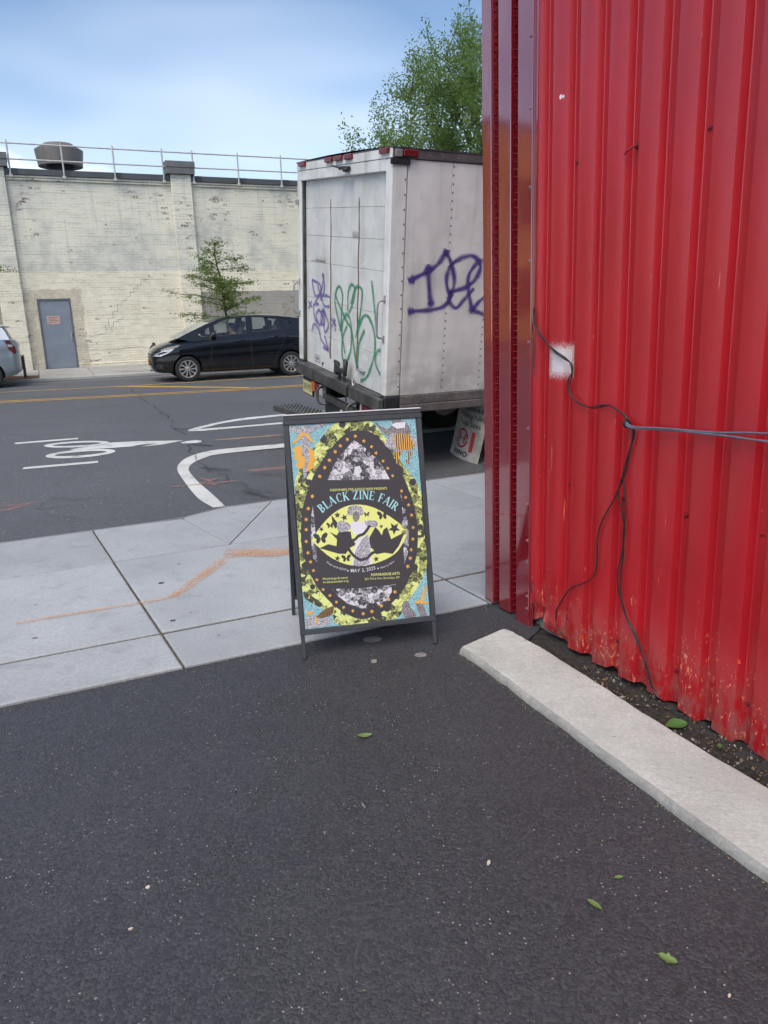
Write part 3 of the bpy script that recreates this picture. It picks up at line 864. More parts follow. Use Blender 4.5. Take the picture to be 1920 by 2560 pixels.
MAT['red_gloss'] = red_paint('dark_red_gloss_paint', (.22, .008, .016), .12, False, .30)
MAT['red_screw'] = simple('red_painted_screw', (.20, .010, .016), .35, var=.25, sc=60)
MAT['steel_screw'] = simple('dull_steel_screw', (.33, .22, .24), .4, .4, .25, 60)

redwall = thing('red_metal_wall', 'tall red corrugated metal wall with scuffed foot beside the asphalt lot', 'wall', tuple(WP0))
redwall_inv = Matrix.Translation(-WP0)
def wbuild(m, name, mat, smooth=None, parent=redwall):
    """parts are modelled in place; the parent's offset is taken out again"""
    o = m.build(name, mat, parent, smooth)
    o.matrix_parent_inverse = redwall_inv if parent is redwall else Matrix.Identity(4)
    return o
PER = .1565; S0 = .294 - PER * 2
def zbot(s): return .006 - .030 * max(0, min(s, 1.6))
prof = [(0, 0), (.003, .0006), (.084, .0006), (.088, -.001), (.1005, -.028), (.104, -.030), (.136, -.030), (.1405, -.028)]
def panel(k0, k1, first):
    S = []
    for k in range(k0, k1):
        for a, o in prof:
            S.append((S0 + PER * k + a, o + (.0018 if k == k0 else 0)))
    S.append((S0 + PER * k1 + .001, 0)); S.append((S0 + PER * k1 + .03, -.0005))
    zs = [0, .02, .045, .075, .11, .16, .22, .3, .45, .7, 1.0, 1.4, 1.8, 2.2, 2.6, 3.0, 3.6, W_TOP]
    rows = []
    for q in zs:
        row = []
        for s, o in S:
            zb = zbot(s) + .006 * sin(s * 37) + .004 * sin(s * 91 + 1)
            if first:                                  # crushed and torn foot at the corner
                w = math.exp(-((s - .10) / .065) ** 2)
                zb += .052 * w
                cr = math.exp(-((q) / .10) ** 2) * math.exp(-((s - .11) / .12) ** 2)
                o2 = o + cr * (.030 * sin(s * 52 + q * 34) - .012 + .010 * sin(s * 130 - q * 60)) + .010 * math.exp(-((q - .09) / .03) ** 2) * math.exp(-((s - .17) / .05) ** 2)
            else:
                o2 = o
            o2 += .0022 * sin(q * 2.1 + s * 5) * (1 if q > .2 else .4)
            z = zb + (W_TOP - zb) * (q / W_TOP)
            row.append(wall(s, z, o2))
        rows.append(row)
    m = MB(); m.grid(rows)
    return wbuild(m, 'wall_panel', MAT['red'], 28)
panel(0, 7, True)
for k in range(7, 43, 6): panel(k, k + 6, False)
# broken concrete footing showing through the torn corner
m = MB()
P_ = [(-.02, -.055), (.02, -.045), (.07, -.052), (.12, -.043), (.17, -.055), (.17, -.16), (-.02, -.16)]
m.prism(P_, -.02, .075, lambda a, b, h: wall(a, h + (.012 * sin(a * 60) if h > 0 else 0), b))
wbuild(m, 'footing', MAT['footing'])

# embossed corner sheeting: two crests and the lapped trim
def strip(name, pts, zb, mat, n=24, smooth=30):
    rows = []
    for i in range(n + 1):
        z = zb + (W_TOP - zb) * i / n
        rows.append([wall(s, z, o) for s, o in pts])
    m = MB(); m.grid(rows)
    return wbuild(m, name, mat, smooth)
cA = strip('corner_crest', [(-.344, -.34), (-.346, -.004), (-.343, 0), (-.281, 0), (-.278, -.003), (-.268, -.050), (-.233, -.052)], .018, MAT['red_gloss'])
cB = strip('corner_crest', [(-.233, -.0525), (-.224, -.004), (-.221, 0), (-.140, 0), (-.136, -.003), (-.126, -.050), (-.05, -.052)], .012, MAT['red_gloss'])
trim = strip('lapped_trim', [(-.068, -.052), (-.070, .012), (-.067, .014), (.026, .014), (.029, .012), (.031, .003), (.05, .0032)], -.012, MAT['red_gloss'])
for par, sa, in ((cA, -.2735), (cB, -.1315)):
    m = MB()
    R = Matrix((tuple(WT), tuple(WN), (0, 0, 1))).transposed()
    z = .05
    while z < W_TOP - .05:
        m.box(wall(sa + .0015, z, -.026), (.0045, .022, .0045), 0, R, .0018)
        z += .0318
    e = m.build('embossing', MAT['red_screw'], par); stuff(e)
# the side of the building facing the street, and its flat roof edge
rows = []
S = []
k = 0
while k * PER < 5.6:
    for a, o in prof: S.append((k * PER + a, o))
    k += 1
for q in (0.02, 1.4, 2.8, W_TOP):
    rows.append([wall(-.344, q, -.33 - a) + WT * (-o * .9 - .01) for a, o in S])
m = MB(); m.grid(rows)
wbuild(m, 'street_side_panel', MAT['red'], 28)
m = MB()
m.prism([(-.37, .03), (6.7, .03), (6.7, -6.0), (-.37, -6.0)], W_TOP - .01, W_TOP + .10, lambda a, b, h: wall(a, h, b))
wbuild(m, 'roof_edge', MAT['red_gloss'])
# fixings
def screw_mesh(name, mat, r=.0075):
    m = MB()
    m.lathe([(r * 1.35, 0), (r * 1.35, .0012), (r * .9, .0018), (r * .82, .0055), (r * .5, .0066), (0.0, .0067)], 10)
    return m.mesh(name, mat, 40)
scr_red = screw_mesh('screw', MAT['red_screw']); scr_steel = screw_mesh('screw', MAT['steel_screw'], .0058)
Rn = Vector(WN).to_track_quat('Z', 'Y').to_euler()
for z in (.122, .755, 2.082, 3.4):
    for k in range(14):
        s = .2575 + .313 * k
        if z < .2: s -= .0
        p = wall(s, z + .004 * sin(k * 3), -.0285)
        link('screw', scr_red, redwall, p - WP0, Rn)
for z in (.09, .155, .33, .44, .62, .98, 1.37, 1.72, 2.02, 2.33, 2.6, 2.95):
    link('screw', scr_steel, redwall, wall(.018, z, .0145) - WP0, Rn)
m = MB()
m.lathe([(.012, 0), (.012, .008), (.007, .011), (0, .012)], 8, 0, Matrix.Translation(wall(.583, 2.088, -.028)) @ Rn.to_matrix().to_4x4())
m.tube([wall(.583, 2.088, -.026), wall(.572, 2.078, .0), wall(.556, 2.064, .012), wall(.549, 2.058, .013)], .0042, 7)
wbuild(m, 'bent_bolt', MAT['red_screw'], 40)
MAT['white_drip'] = simple('white_paint_drip', (.70, .69, .66), .5, var=.15, sc=40)
m = MB()
for ds, z0, z1, w in ((.0, .55, .36, .016), (.012, .50, .30, .012), (-.012, .46, .33, .010), (.026, .57, .41, .02)):
    m.ribbon([(1.335 + ds + random.uniform(-.002, .002), z0 + (z1 - z0) * i / 8) for i in range(9)], [w * random.uniform(.5, 1.1) for _ in range(9)], lambda a, b: wall(a, b, .003))
wbuild(m, 'paint_drip', MAT['white_drip'])

# cables slung over the wall
MAT['cable'] = simple('black_cable', (.016, .016, .018), .42, var=.2, sc=40)
MAT['cable_blue'] = simple('blue_grey_cable', (.12, .125, .17), .4, var=.15, sc=40)
c1 = [(0.012, 1.52), (0.019, 1.468), (0.041, 1.426), (0.09, 1.379), (0.156, 1.335), (0.226, 1.308), (0.261, 1.289), (0.266, 1.248), (0.25, 1.205), (0.264, 1.164), (0.302, 1.134), (0.374, 1.116), (0.431, 1.124), (0.485, 1.132), (0.54, 1.116), (0.578, 1.096), (0.593, 1.075), (0.616, 1.062), (0.624, 1.032), (0.604, .95), (0.585, .858)]
cL = [(0.585, .858), (0.544, .759), (0.484, .652), (0.458, .558), (0.464, .462), (0.453, .404), (0.408, .358), (0.311, .289), (0.25, .196), (0.218, .145), (0.228, .089), (0.277, .047)]
cR = [(0.585, .858), (0.564, .78), (0.592, .694), (0.609, .632), (0.603, .537), (0.585, .453), (0.593, .377), (0.626, .308), (0.651, .264), (0.691, .226), (0.733, .163), (0.765, .096), (0.802, .024), (0.839, -.003)]
def cable_path(P, off, jit, ph):
    S = smooth_path([(s + .0235 * z, z, off) for s, z in P], 5)
    return [wall(q.x + jit * sin(i * .35 + ph), q.y + jit * cos(i * .27 + ph), off + .004 * sin(i * .3 + ph)) for i, q in enumerate(S)]
def cable(name, path, r, mat, label):
    m = MB(); m.tube(path, r, 7)
    o = m.build(name, MAT[mat], None, 60)
    return tag(o, label, 'cable', 'cables hanging on the red wall')
cable('cable', cable_path(c1 + cL[1:], .012, .0035, 0), .0031, 'cable', 'black cable over the red wall that drops left to the torn corner')
cable('cable', cable_path(c1 + cR[1:], .014, .0035, 2.2), .0031, 'cable', 'black cable over the red wall that runs down right of the others')
cable('cable', cable_path(cR[:1] + [(0.60, .80), (0.612, .70), (0.609, .632), (0.612, .54), (0.602, .45), (0.607, .377), (0.634, .308), (0.66, .264), (0.70, .22), (0.742, .155), (0.785, .075), (0.81, .02)], .017, .002, 4.0), .003, 'cable', 'thin black cable twisted round the lower right cable')
tie = [(0.600, 1.076), (0.645, 1.067), (0.787, 1.079), (1.0, 1.090), (1.211, 1.112), (1.9, 1.16), (3.2, 1.26)]
tie2 = [(0.600, 1.070), (0.645, 1.063), (0.787, 1.074), (1.0, 1.082), (1.214, 1.086), (1.9, 1.10), (3.2, 1.13)]
cable('cable', cable_path(tie, .028, .001, 0), .0042, 'cable_blue', 'upper blue-grey cable pulled taut to the right across the red wall')
cable('cable', cable_path(tie2, .030, .001, 1), .0042, 'cable_blue', 'lower blue-grey cable pulled taut to the right across the red wall')
m = MB()
m.lathe([(.012, -.012), (.018, -.004), (.018, .004), (.012, .012)], 12, 0, Matrix.Translation(wall(.617, 1.072, .018)) @ Euler((.6, .3, .4)).to_matrix().to_4x4(), True)
m.tube([wall(.617, 1.072, -.03), wall(.617, 1.074, .03)], .005, 7)
tag(m.build('cable_hook', MAT['cable'], None, 40), 'small black hook on the red wall where the cables are knotted', 'hook')

# ================================================================ the poster stand
P = {'teal1':[[-0.0,0.932],[0.2887,0.9319],[0.1951,0.8682],[0.13,0.8066],[0.0859,0.7331],[0.0364,0.6553],[0.001,0.6148]],'teal2':[[0.3329,0.9302],[0.588,0.932],[0.592,0.5624],[0.544,0.5892],[0.4958,0.6835],[0.4473,0.7718],[0.4077,0.8309],[0.3622,0.8846]],'teal3':[[0.0002,0.204],[0.0,0.0],[0.2048,-0.0001],[0.1468,0.078],[0.0858,0.1182],[0.0454,0.1447]],'teal4':[[0.5875,0.2637],[0.588,0.0],[0.3756,-0.0004],[0.4331,0.0752],[0.4906,0.146],[0.5538,0.2113]],'ring':[[0.2776,0.9315],[0.3665,0.932],[0.4276,0.8633],[0.4765,0.7809],[0.5257,0.698],[0.5854,0.6026],[0.5881,0.4496],[0.5946,0.308],[0.5883,0.2243],[0.548,0.1504],[0.4711,0.0593],[0.415,0.0022],[0.1616,0.0018],[0.1289,0.0586],[0.0832,0.0888],[0.0429,0.1154],[0.0027,0.1661],[0.0013,0.3711],[0.0046,0.6254],[0.0159,0.6951],[0.0626,0.7733],[0.1163,0.8351],[0.1641,0.8869],[0.2171,0.931]],'almond':[[0.2959,0.8891],[0.3672,0.8786],[0.4245,0.8297],[0.4785,0.7412],[0.5199,0.6364],[0.5495,0.5266],[0.561,0.4072],[0.5476,0.2961],[0.5204,0.2207],[0.4794,0.1473],[0.4169,0.0827],[0.3511,0.0358],[0.2776,0.0177],[0.2293,0.0294],[0.1677,0.07],[0.1133,0.1256],[0.0659,0.1963],[0.0312,0.2868],[0.0132,0.386],[0.0234,0.5042],[0.0471,0.5944],[0.0932,0.6942],[0.1427,0.7671],[0.1971,0.8293],[0.2619,0.8802]],'bwtop':[[0.2919,0.8447],[0.3334,0.8138],[0.3843,0.7597],[0.4192,0.7121],[0.4449,0.6539],[0.3638,0.6585],[0.2535,0.6632],[0.156,0.6714],[0.1888,0.7359],[0.2317,0.788]],'bwleft':[[0.0788,0.5588],[0.0816,0.4986],[0.0804,0.3627],[0.0779,0.3032],[0.0608,0.3214],[0.0586,0.4192],[0.0656,0.5001]],'bwright':[[0.492,0.5825],[0.5083,0.5135],[0.5184,0.4283],[0.5096,0.317],[0.4837,0.2527],[0.4869,0.3474],[0.4944,0.4867]],'bwbot':[[0.1335,0.172],[0.2632,0.1619],[0.4357,0.1636],[0.3897,0.0916],[0.3259,0.0637],[0.2657,0.0685],[0.2028,0.0982],[0.1627,0.1358]],'eye':[[0.0599,0.4028],[0.0991,0.4532],[0.1636,0.5126],[0.2319,0.5447],[0.2981,0.5469],[0.3629,0.527],[0.4316,0.4815],[0.484,0.4373],[0.5121,0.4036],[0.4746,0.3375],[0.4375,0.3024],[0.3733,0.2761],[0.3001,0.2649],[0.2294,0.2728],[0.1769,0.295],[0.126,0.3306]],'mass1':[[0.0939,0.3639],[0.1356,0.3786],[0.1724,0.3666],[0.1777,0.3961],[0.1459,0.4349],[0.1767,0.4154],[0.1919,0.433],[0.2433,0.4278],[0.2458,0.3946],[0.2651,0.365],[0.2367,0.3543],[0.2124,0.3267],[0.18,0.3302]],'mass2':[[0.3283,0.3916],[0.3604,0.4383],[0.3754,0.4201],[0.3873,0.3967],[0.3981,0.4234],[0.4158,0.4328],[0.4302,0.3756],[0.4978,0.4023],[0.4634,0.3387],[0.4321,0.3058],[0.3937,0.3155],[0.3543,0.3114],[0.3403,0.3406],[0.3253,0.3587]],'wing':[[0.1607,0.5101],[0.1823,0.4779],[0.1916,0.4605],[0.174,0.4458],[0.1625,0.4688]],'snake1':[[0.3363,0.449],[0.3053,0.4133],[0.2797,0.4049],[0.2619,0.3902],[0.2478,0.3861]],'snake2':[[0.2278,0.347],[0.2471,0.3175],[0.2753,0.2951],[0.3086,0.297],[0.3355,0.3189],[0.3667,0.3256]],'dress':[[0.2379,0.4587],[0.2611,0.4729],[0.28,0.4683],[0.3106,0.4709],[0.3283,0.4526],[0.3111,0.4155],[0.28,0.4076],[0.2559,0.4156],[0.2492,0.4328]],'armL':[[0.1813,0.467],[0.2044,0.4812],[0.2408,0.4611],[0.2445,0.4415],[0.2105,0.4284],[0.1865,0.4336]],'armR':[[0.3105,0.4698],[0.3576,0.4691],[0.3727,0.451],[0.3604,0.4383],[0.3221,0.4449]],'skirt':[[0.2673,0.3896],[0.3213,0.4062],[0.327,0.3475],[0.3348,0.2693],[0.2999,0.2632],[0.2373,0.2702],[0.2486,0.3338]],'head':[[0.268,0.5192],[0.2869,0.5147],[0.2901,0.4895],[0.2746,0.47],[0.2614,0.4757],[0.2579,0.4981]],'headdress':[[0.2339,0.5059],[0.2423,0.5382],[0.276,0.5461],[0.3051,0.5324],[0.3081,0.5044],[0.2936,0.4974],[0.2847,0.5204],[0.2653,0.5195],[0.2554,0.5011]],'stars':[[0.299,0.8621],[0.2609,0.8497],[0.3373,0.8376],[0.2266,0.8227],[0.371,0.8094],[0.2008,0.7969],[0.39,0.7789],[0.1714,0.7605],[0.4201,0.7396],[0.1474,0.7282],[0.44,0.7049],[0.1214,0.6902],[0.4603,0.6684],[0.0799,0.6024],[0.4971,0.5944],[0.0575,0.5482],[0.5141,0.5636],[0.0442,0.4995],[0.5256,0.5277],[0.0408,0.4536],[0.5364,0.4788],[0.0362,0.3999],[0.5394,0.4206],[0.0402,0.348],[0.5343,0.3666],[0.0487,0.3054],[0.5222,0.3174],[0.0585,0.2647],[0.5145,0.2784],[0.0707,0.2211],[0.4996,0.2409],[0.096,0.1737],[0.4296,0.1282],[0.1245,0.1432],[0.3969,0.0962],[0.1523,0.1099],[0.3599,0.0704],[0.1839,0.0815],[0.3135,0.0488],[0.225,0.0611],[0.2722,0.0431]],'bstars':[[0.1876,0.5075],[0.2191,0.4935],[0.4488,0.424],[0.3383,0.3491],[0.1727,0.3091],[0.3523,0.2895],[0.3883,0.4383],[0.1095,0.4495]],'flies':[[0.1033,0.4092],[0.3987,0.4902],[0.3243,0.5001],[0.1513,0.4645],[0.2134,0.3074]],'t1':[[0.1623,0.6197],[0.4293,0.6076]],'arc':[[0.1186,0.5223],[0.1898,0.5623],[0.2949,0.5721],[0.3877,0.5526],[0.4617,0.501]],'t2':[[0.12,0.2931],[0.1634,0.2654],[0.208,0.2478]],'t3':[[0.2275,0.2401],[0.2864,0.2361],[0.348,0.2429]],'t4':[[0.3674,0.2424],[0.4046,0.2515],[0.4383,0.2689]],'sc':[[0.2163,0.2485],[0.3577,0.2457]],'t5':[[0.3219,0.2128],[0.4584,0.2071]],'t6':[[0.2902,0.1983],[0.4585,0.1898]],'t7':[[0.0972,0.218],[0.213,0.2127]],'t8':[[0.0959,0.2025],[0.2155,0.1977]],'f1body':[[0.0542,0.9246],[0.0837,0.9243],[0.0826,0.8815],[0.0832,0.8265],[0.0812,0.7718],[0.0704,0.7398],[0.0577,0.6862],[0.0473,0.6898],[0.0491,0.7415],[0.0476,0.7854],[0.0513,0.8289],[0.0454,0.8841]],'f1armL':[[0.0013,0.9281],[0.0537,0.9191],[0.048,0.8839],[0.0251,0.8964],[0.002,0.9062]],'f1armR':[[0.083,0.9172],[0.168,0.9309],[0.1701,0.9241],[0.1281,0.9087],[0.0884,0.8866]],'f1drape':[[0.0574,0.8997],[0.0104,0.8482],[0.0123,0.8399],[0.0351,0.8574],[0.0609,0.8775],[0.0812,0.8953],[0.1063,0.8441],[0.1007,0.8417],[0.0786,0.8653],[0.072,0.8822]],'f1skL':[[0.052,0.837],[0.0114,0.829],[0.0163,0.7932],[0.0123,0.7771],[0.0325,0.7647],[0.0155,0.7524],[0.027,0.7324],[0.04,0.7286],[0.0571,0.7409],[0.0628,0.776],[0.048,0.7908]],'f1skR':[[0.0779,0.8269],[0.1081,0.8027],[0.1008,0.7813],[0.1132,0.7694],[0.0953,0.7488],[0.0992,0.7321],[0.0627,0.7131],[0.0704,0.7398],[0.0821,0.7827]],'f2arms':[[0.3964,0.9216],[0.4467,0.8873],[0.4765,0.9023],[0.495,0.9181],[0.5373,0.9125],[0.558,0.8884],[0.561,0.8598],[0.5457,0.8495],[0.5008,0.8582],[0.4664,0.8549],[0.4388,0.8625],[0.3984,0.913]],'f2head':[[0.4706,0.9309],[0.519,0.9307],[0.5146,0.914],[0.4937,0.904],[0.4775,0.9135]],'f2top':[[0.4708,0.9027],[0.4916,0.9126],[0.5401,0.9123],[0.5349,0.8871],[0.4975,0.8839]],'f2tutu':[[0.4731,0.8658],[0.5408,0.8583],[0.584,0.8297],[0.5831,0.79],[0.5331,0.7767],[0.4768,0.7837],[0.4341,0.8121],[0.4485,0.8449]],'f2skirt':[[0.4813,0.8624],[0.5436,0.8581],[0.5612,0.8313],[0.5751,0.7963],[0.5509,0.7838],[0.4999,0.7876],[0.4819,0.8087]],'f2legs':[[0.4821,0.7804],[0.5104,0.7783],[0.4926,0.7402],[0.4879,0.7208],[0.4774,0.73],[0.4762,0.7471]],'f2legs2':[[0.5388,0.7762],[0.5644,0.7743],[0.5436,0.7362],[0.5443,0.7135],[0.5226,0.7265],[0.539,0.7479]],'f3hat':[[0.0533,0.0521],[0.0931,0.0794],[0.1346,0.0931],[0.1356,0.074],[0.1231,0.054],[0.0792,0.0434]],'f3body':[[0.0113,0.0575],[0.0485,0.0581],[0.0682,0.0394],[0.1067,0.0506],[0.1212,0.0325],[0.1135,0.0065],[0.0041,0.0048],[0.0052,0.0476]],'f3or':[[0.0105,0.0791],[0.0296,0.0847],[0.0442,0.0694],[0.0172,0.0648]],'f3or2':[[0.0481,0.0528],[0.0612,0.0511],[0.0563,0.0248],[0.0481,0.0232]],'f4horn':[[0.5789,0.1439],[0.586,0.1403],[0.5604,0.0706],[0.5885,0.0643],[0.5877,0.056],[0.5198,0.0644],[0.5178,0.073],[0.5468,0.0778]],'f4a':[[0.4676,0.082],[0.4899,0.0792],[0.498,0.0449],[0.5235,0.0138],[0.5194,0.0004],[0.4684,0.0014],[0.455,0.0392]],'f4b':[[0.5226,0.0641],[0.559,0.0568],[0.5767,0.0014],[0.5394,0.0006]],'heads':[[0.2946,0.7832],[0.256,0.7528],[0.213,0.7617],[0.3553,0.7787],[0.3914,0.7143],[0.2108,0.1573],[0.2454,0.1476],[0.3332,0.1426],[0.5041,0.469],[0.5004,0.4301],[0.243,0.9149],[0.4963,0.6891],[0.5534,0.6279],[0.0691,0.6634],[0.3862,0.0534],[0.3391,0.0263],[0.1499,0.8492],[0.3976,0.8428],[0.5735,0.4172],[0.0206,0.2879],[0.5328,0.2305],[0.0491,0.1874]]}
SG0 = Vector((-.39, 3.10, 0)); SGA = radians(11.8)
SW_, SH, SB = .635, 1.080, .255                 # width, height, set-back of the top
sign = thing('poster_stand', 'black folding poster stand with a printed event poster on the asphalt', 'poster stand', SG0, (0, 0, SGA))
MAT['frame_blk'] = simple('charcoal_powder_coat', (.052, .055, .060), .42, .0, .10, 20, .06, 300)
MAT['cap_white'] = simple('white_cap_strip', (.72, .72, .74), .5, 0, .06)
LEAN = atan2(SB, SH)
SL = sqrt(SB * SB + SH * SH)
def face(u, l, o=0.0):                            # along the width, up the slope, out of the face
    return Vector((u, l * sin(LEAN) - o * cos(LEAN), l * cos(LEAN) + o * sin(LEAN)))
def facebox(m, u0, u1, l0, l1, o0, o1, bev=.002, mi=0):
    R = Matrix((face(1, 0), face(0, 1), face(0, 0, 1))).transposed()
    m.box(face((u0 + u1) / 2, (l0 + l1) / 2, (o0 + o1) / 2), (u1 - u0, l1 - l0, o1 - o0), mi, R, bev)
FL0, FL1 = .112, 1.108
for u0, u1 in ((-.002, .020), (.617, .639)):
    m = MB(); facebox(m, u0, u1, FL0 + .0245, FL1 - .0405, -.010, .008); m.build('frame_side', MAT['frame_blk'], sign)
m = MB(); facebox(m, -.002, .639, FL0, FL0 + .0242, -.010, .0085); m.build('frame_bottom', MAT['frame_blk'], sign)
m = MB(); facebox(m, -.004, .641, FL1 - .040, FL1 - .018, -.010, .010); m.build('frame_top', MAT['frame_blk'], sign)
m = MB(); facebox(m, .0, .637, FL1 - .0175, FL1 + .002, -.012, .006); hd = m.build('hinge_bar', MAT['frame_blk'], sign)
m = MB(); facebox(m, .0, .637, FL1 + .0022, FL1 + .0072, -.034, .010, 0); m.build('cap_strip', MAT['cap_white'], sign)
for u0 in (.0, .619):
    m = MB(); facebox(m, u0, u0 + .018, .004, FL0 - .0005, -.010, .004); lg = m.build('leg', MAT['frame_blk'], sign)
    m = MB(); facebox(m, u0 - .001, u0 + .019, .0005, .0038, -.012, .006, 0); m.build('foot', MAT['rubber'], lg)
# rear leaf of the stand
def bface(u, l, o=0.0):
    return Vector((u, 2 * SB - l * sin(LEAN) + o * cos(LEAN), l * cos(LEAN) + o * sin(LEAN)))
def bbox_(m, u0, u1, l0, l1, o0, o1):
    R = Matrix((bface(1, 0) - bface(0, 0), bface(0, 1) - bface(0, 0), bface(0, 0, 1) - bface(0, 0))).transposed()
    m.box(bface((u0 + u1) / 2, (l0 + l1) / 2, (o0 + o1) / 2), (u1 - u0, l1 - l0, o1 - o0), 0, R, .0015)
for a in ((.0, .018, Z_WALK + .003, FL1 - .03, -.012, .010), (.619, .637, Z_WALK + .003, FL1 - .03, -.012, .010)):
    m = MB(); bbox_(m, *a); m.build('rear_leg', MAT['frame_blk'], sign)
for a in ((.0185, .6185, FL0, FL0 + .024, -.010, .008), (.0185, .6185, FL1 - .06, FL1 - .034, -.010, .008)):
    m = MB(); bbox_(m, *a); m.build('rear_rail', MAT['frame_blk'], sign)
m = MB(); bbox_(m, .019, .618, FL0 + .0245, FL1 - .0605, -.004, .002); m.build('rear_panel', MAT['black_plastic'], sign)

# printed poster: thin ink layers on one sheet
def ink(name, c, rough=.5):
    return Mat(name, c, rough).m
def collage(name, dark, mid, light, sc):
    M = Mat(name, mid, .5)
    p = M.co()
    w = M.n('TexNoise', None, Vector=p, Scale=sc * .5, Detail=3.0).outputs['Color']
    pj = M.n('VectorMath', {'operation': 'MULTIPLY_ADD'}, i0=w, i1=(.03, .03, .03), i2=p).outputs[0]
    cell = M.n('TexVoronoi', {'feature': 'F1'}, Vector=pj, Scale=sc * .55)
    tone = M.sep(cell.outputs['Color'])[0]
    a = M.noise(sc * 1.6, 5, .7, pj); b = M.noise(sc * 5, 3, .7)
    v = M.math('ADD', M.math('MULTIPLY', tone, .42), M.math('ADD', M.math('MULTIPLY', a, .75), M.math('MULTIPLY', b, .3)))
    c = M.mix(M.rng(v, .60, .72), dark, mid)
    c = M.mix(M.rng(v, .74, .86), c, light)
    M.set('Base Color', c)
    return M.m
def stipple(name, c0, c1, sc):
    M = Mat(name, c0, .5)
    M.set('Base Color', M.mix(M.rng(M.noise(sc, 3, .8), .45, .56), c0, c1))
    return M.m
INK = {
 'paper': ink('poster_black_ink', (.052, .046, .052)),
 'teal': stipple('poster_teal_ink', (.12, .36, .44), (.42, .64, .68), 210),
 'lime': collage('poster_lime_collage', (.055, .055, .045), (.36, .39, .11), (.76, .82, .30), 74),
 'bw': collage('poster_grey_collage', (.05, .047, .055), (.26, .255, .28), (.72, .70, .75), 70),
 'yellow': ink('poster_yellow_ink', (.80, .83, .26)), 'orange': ink('poster_orange_ink', (.80, .42, .075)),
 'cyan': ink('poster_cyan_ink', (.42, .74, .80)), 'white': ink('poster_white_ink', (.76, .74, .80)),
 'sketch': stipple('poster_sketch_ink', (.68, .66, .72), (.10, .095, .11), 240), 'sketch2': stipple('poster_dark_sketch_ink', (.08, .072, .075), (.42, .38, .40), 300),
 'stripe': None, 'brown': stipple('poster_brown_ink', (.26, .15, .06), (.10, .06, .03), 260)}
def stripe_ink():
    M = Mat('poster_striped_ink', (.8, .42, .075), .5)
    w = M.n('TexWave', {'wave_type': 'BANDS', 'bands_direction': 'X'}, Vector=M.scale(M.co(), (1, 1, .35)), Scale=30.0, Distortion=3.0, Detail=1.0, Detail_Scale=1.5).outputs['Fac']
    M.set('Base Color', M.mix(M.rng(w, .40, .5), (.05, .045, .05), (.80, .44, .09)))
    return M.m
INK['stripe'] = stripe_ink()
PU, PL = .0225, .138                               # lower left corner of the sheet on the face
LAY = .00022
def sheet_pt(layer): return lambda x, y: face(PU + x, PL + y, .001 + layer * LAY)
m = MB()
facebox(m, PU - .004, PU + .594, PL - .002, PL + .936, -.006, .001, 0)
poster = m.build('poster', INK['paper'], sign)
def ink_part(name, items, mat, layer):
    for k, it in enumerate(items):
        m = MB(); m.flat(it, sheet_pt(layer + .02 * (k % 9)))
        m.build(name, INK[mat], poster, recalc=False)
def star(c, r, rot=0.0, k=.42, n=5): return [(c[0] + (r if i % 2 == 0 else r * k) * sin(pi * i / n + rot), c[1] + (r if i % 2 == 0 else r * k) * cos(pi * i / n + rot)) for i in range(2 * n)]
def blob(c, r, ry=None, n=14): return [(c[0] + r * cos(2 * pi * i / n) * random.uniform(.88, 1.08), c[1] + (ry or r) * sin(2 * pi * i / n) * random.uniform(.88, 1.08)) for i in range(n)]
def rnd(poly, k=4): 
    Q = smooth_path([(*p, 0) for p in poly + [poly[0]]], k)[:-1]
    return [(q.x, q.y) for q in Q]
ink_part('teal_corner', [P['teal1'], P['teal2'], P['teal3'], P['teal4']], 'teal', 1)
ink_part('lime_collage', [rnd(P['ring'])], 'lime', 2)
ink_part('black_almond', [rnd(P['almond'])], 'paper', 4)
ink_part('grey_collage', [P['bwtop'], P['bwleft'], P['bwright'], P['bwbot']], 'bw', 5)
heads = P['heads']
ink_part('dark_head', [blob((c[0], c[1] + .004), random.uniform(.012, .019)) for c in heads], 'paper', 6)
ink_part('grey_face', [blob((c[0], c[1] - .003), .008, .010) for i, c in enumerate(heads) if i < 10], 'sketch2', 7)
ink_part('pale_garment', [blob((c[0] + random.uniform(-.004, .006), c[1] - .028), .017, .012) for i, c in enumerate(heads) if i < 10], 'sketch', 6)
ink_part('orange_star', [star(c, .0105 + .001 * sin(i * 3), i * .7) for i, c in enumerate(P['stars'])], 'orange', 6)
ink_part('eye', [rnd(P['eye'], 3)], 'yellow', 6)
ink_part('eye_figure', [P['mass1'], P['mass2'], P['wing']] + [star(c, r, i) for i, (c, r) in enumerate(zip(P['bstars'], (.016, .017, .031, .015, .015, .015, .011, .013)))], 'paper', 7)
fl = []
for c, r in zip(P['flies'], (.034, .027, .014, .018, .023)):
    for sx in (-1, 1):
        fl.append([(c[0], c[1] - .1 * r)] + [(c[0] + sx * x * r, c[1] + y * r) for x, y in ((.25, .45), (.75, .75), (1.0, .45), (.8, .05), (.55, -.1), (.7, -.45), (.45, -.75), (.15, -.5))])
ink_part('butterfly_wing', fl, 'paper', 7)
ink_part('woman_dress', [P['dress'], P['skirt']], 'white', 8)
ink_part('woman_sleeve', [rnd(P['armL']), rnd(P['armR']), rnd(P['headdress']), [(a * .5 + b * .5, c) for (a, c), (b, _) in zip(P['skirt'], P['skirt'][1:] + P['skirt'][:1])]], 'sketch', 9)
ink_part('woman_face', [rnd(P['head'])], 'sketch2', 10)
for k in ('snake1', 'snake2'):
    S = smooth_path([(*p, 0) for p in P[k]], 5)
    m = MB(); m.ribbon([(q.x, q.y) for q in S], .0125, sheet_pt(11))
    m.build('snake', INK['paper'], poster, recalc=False)
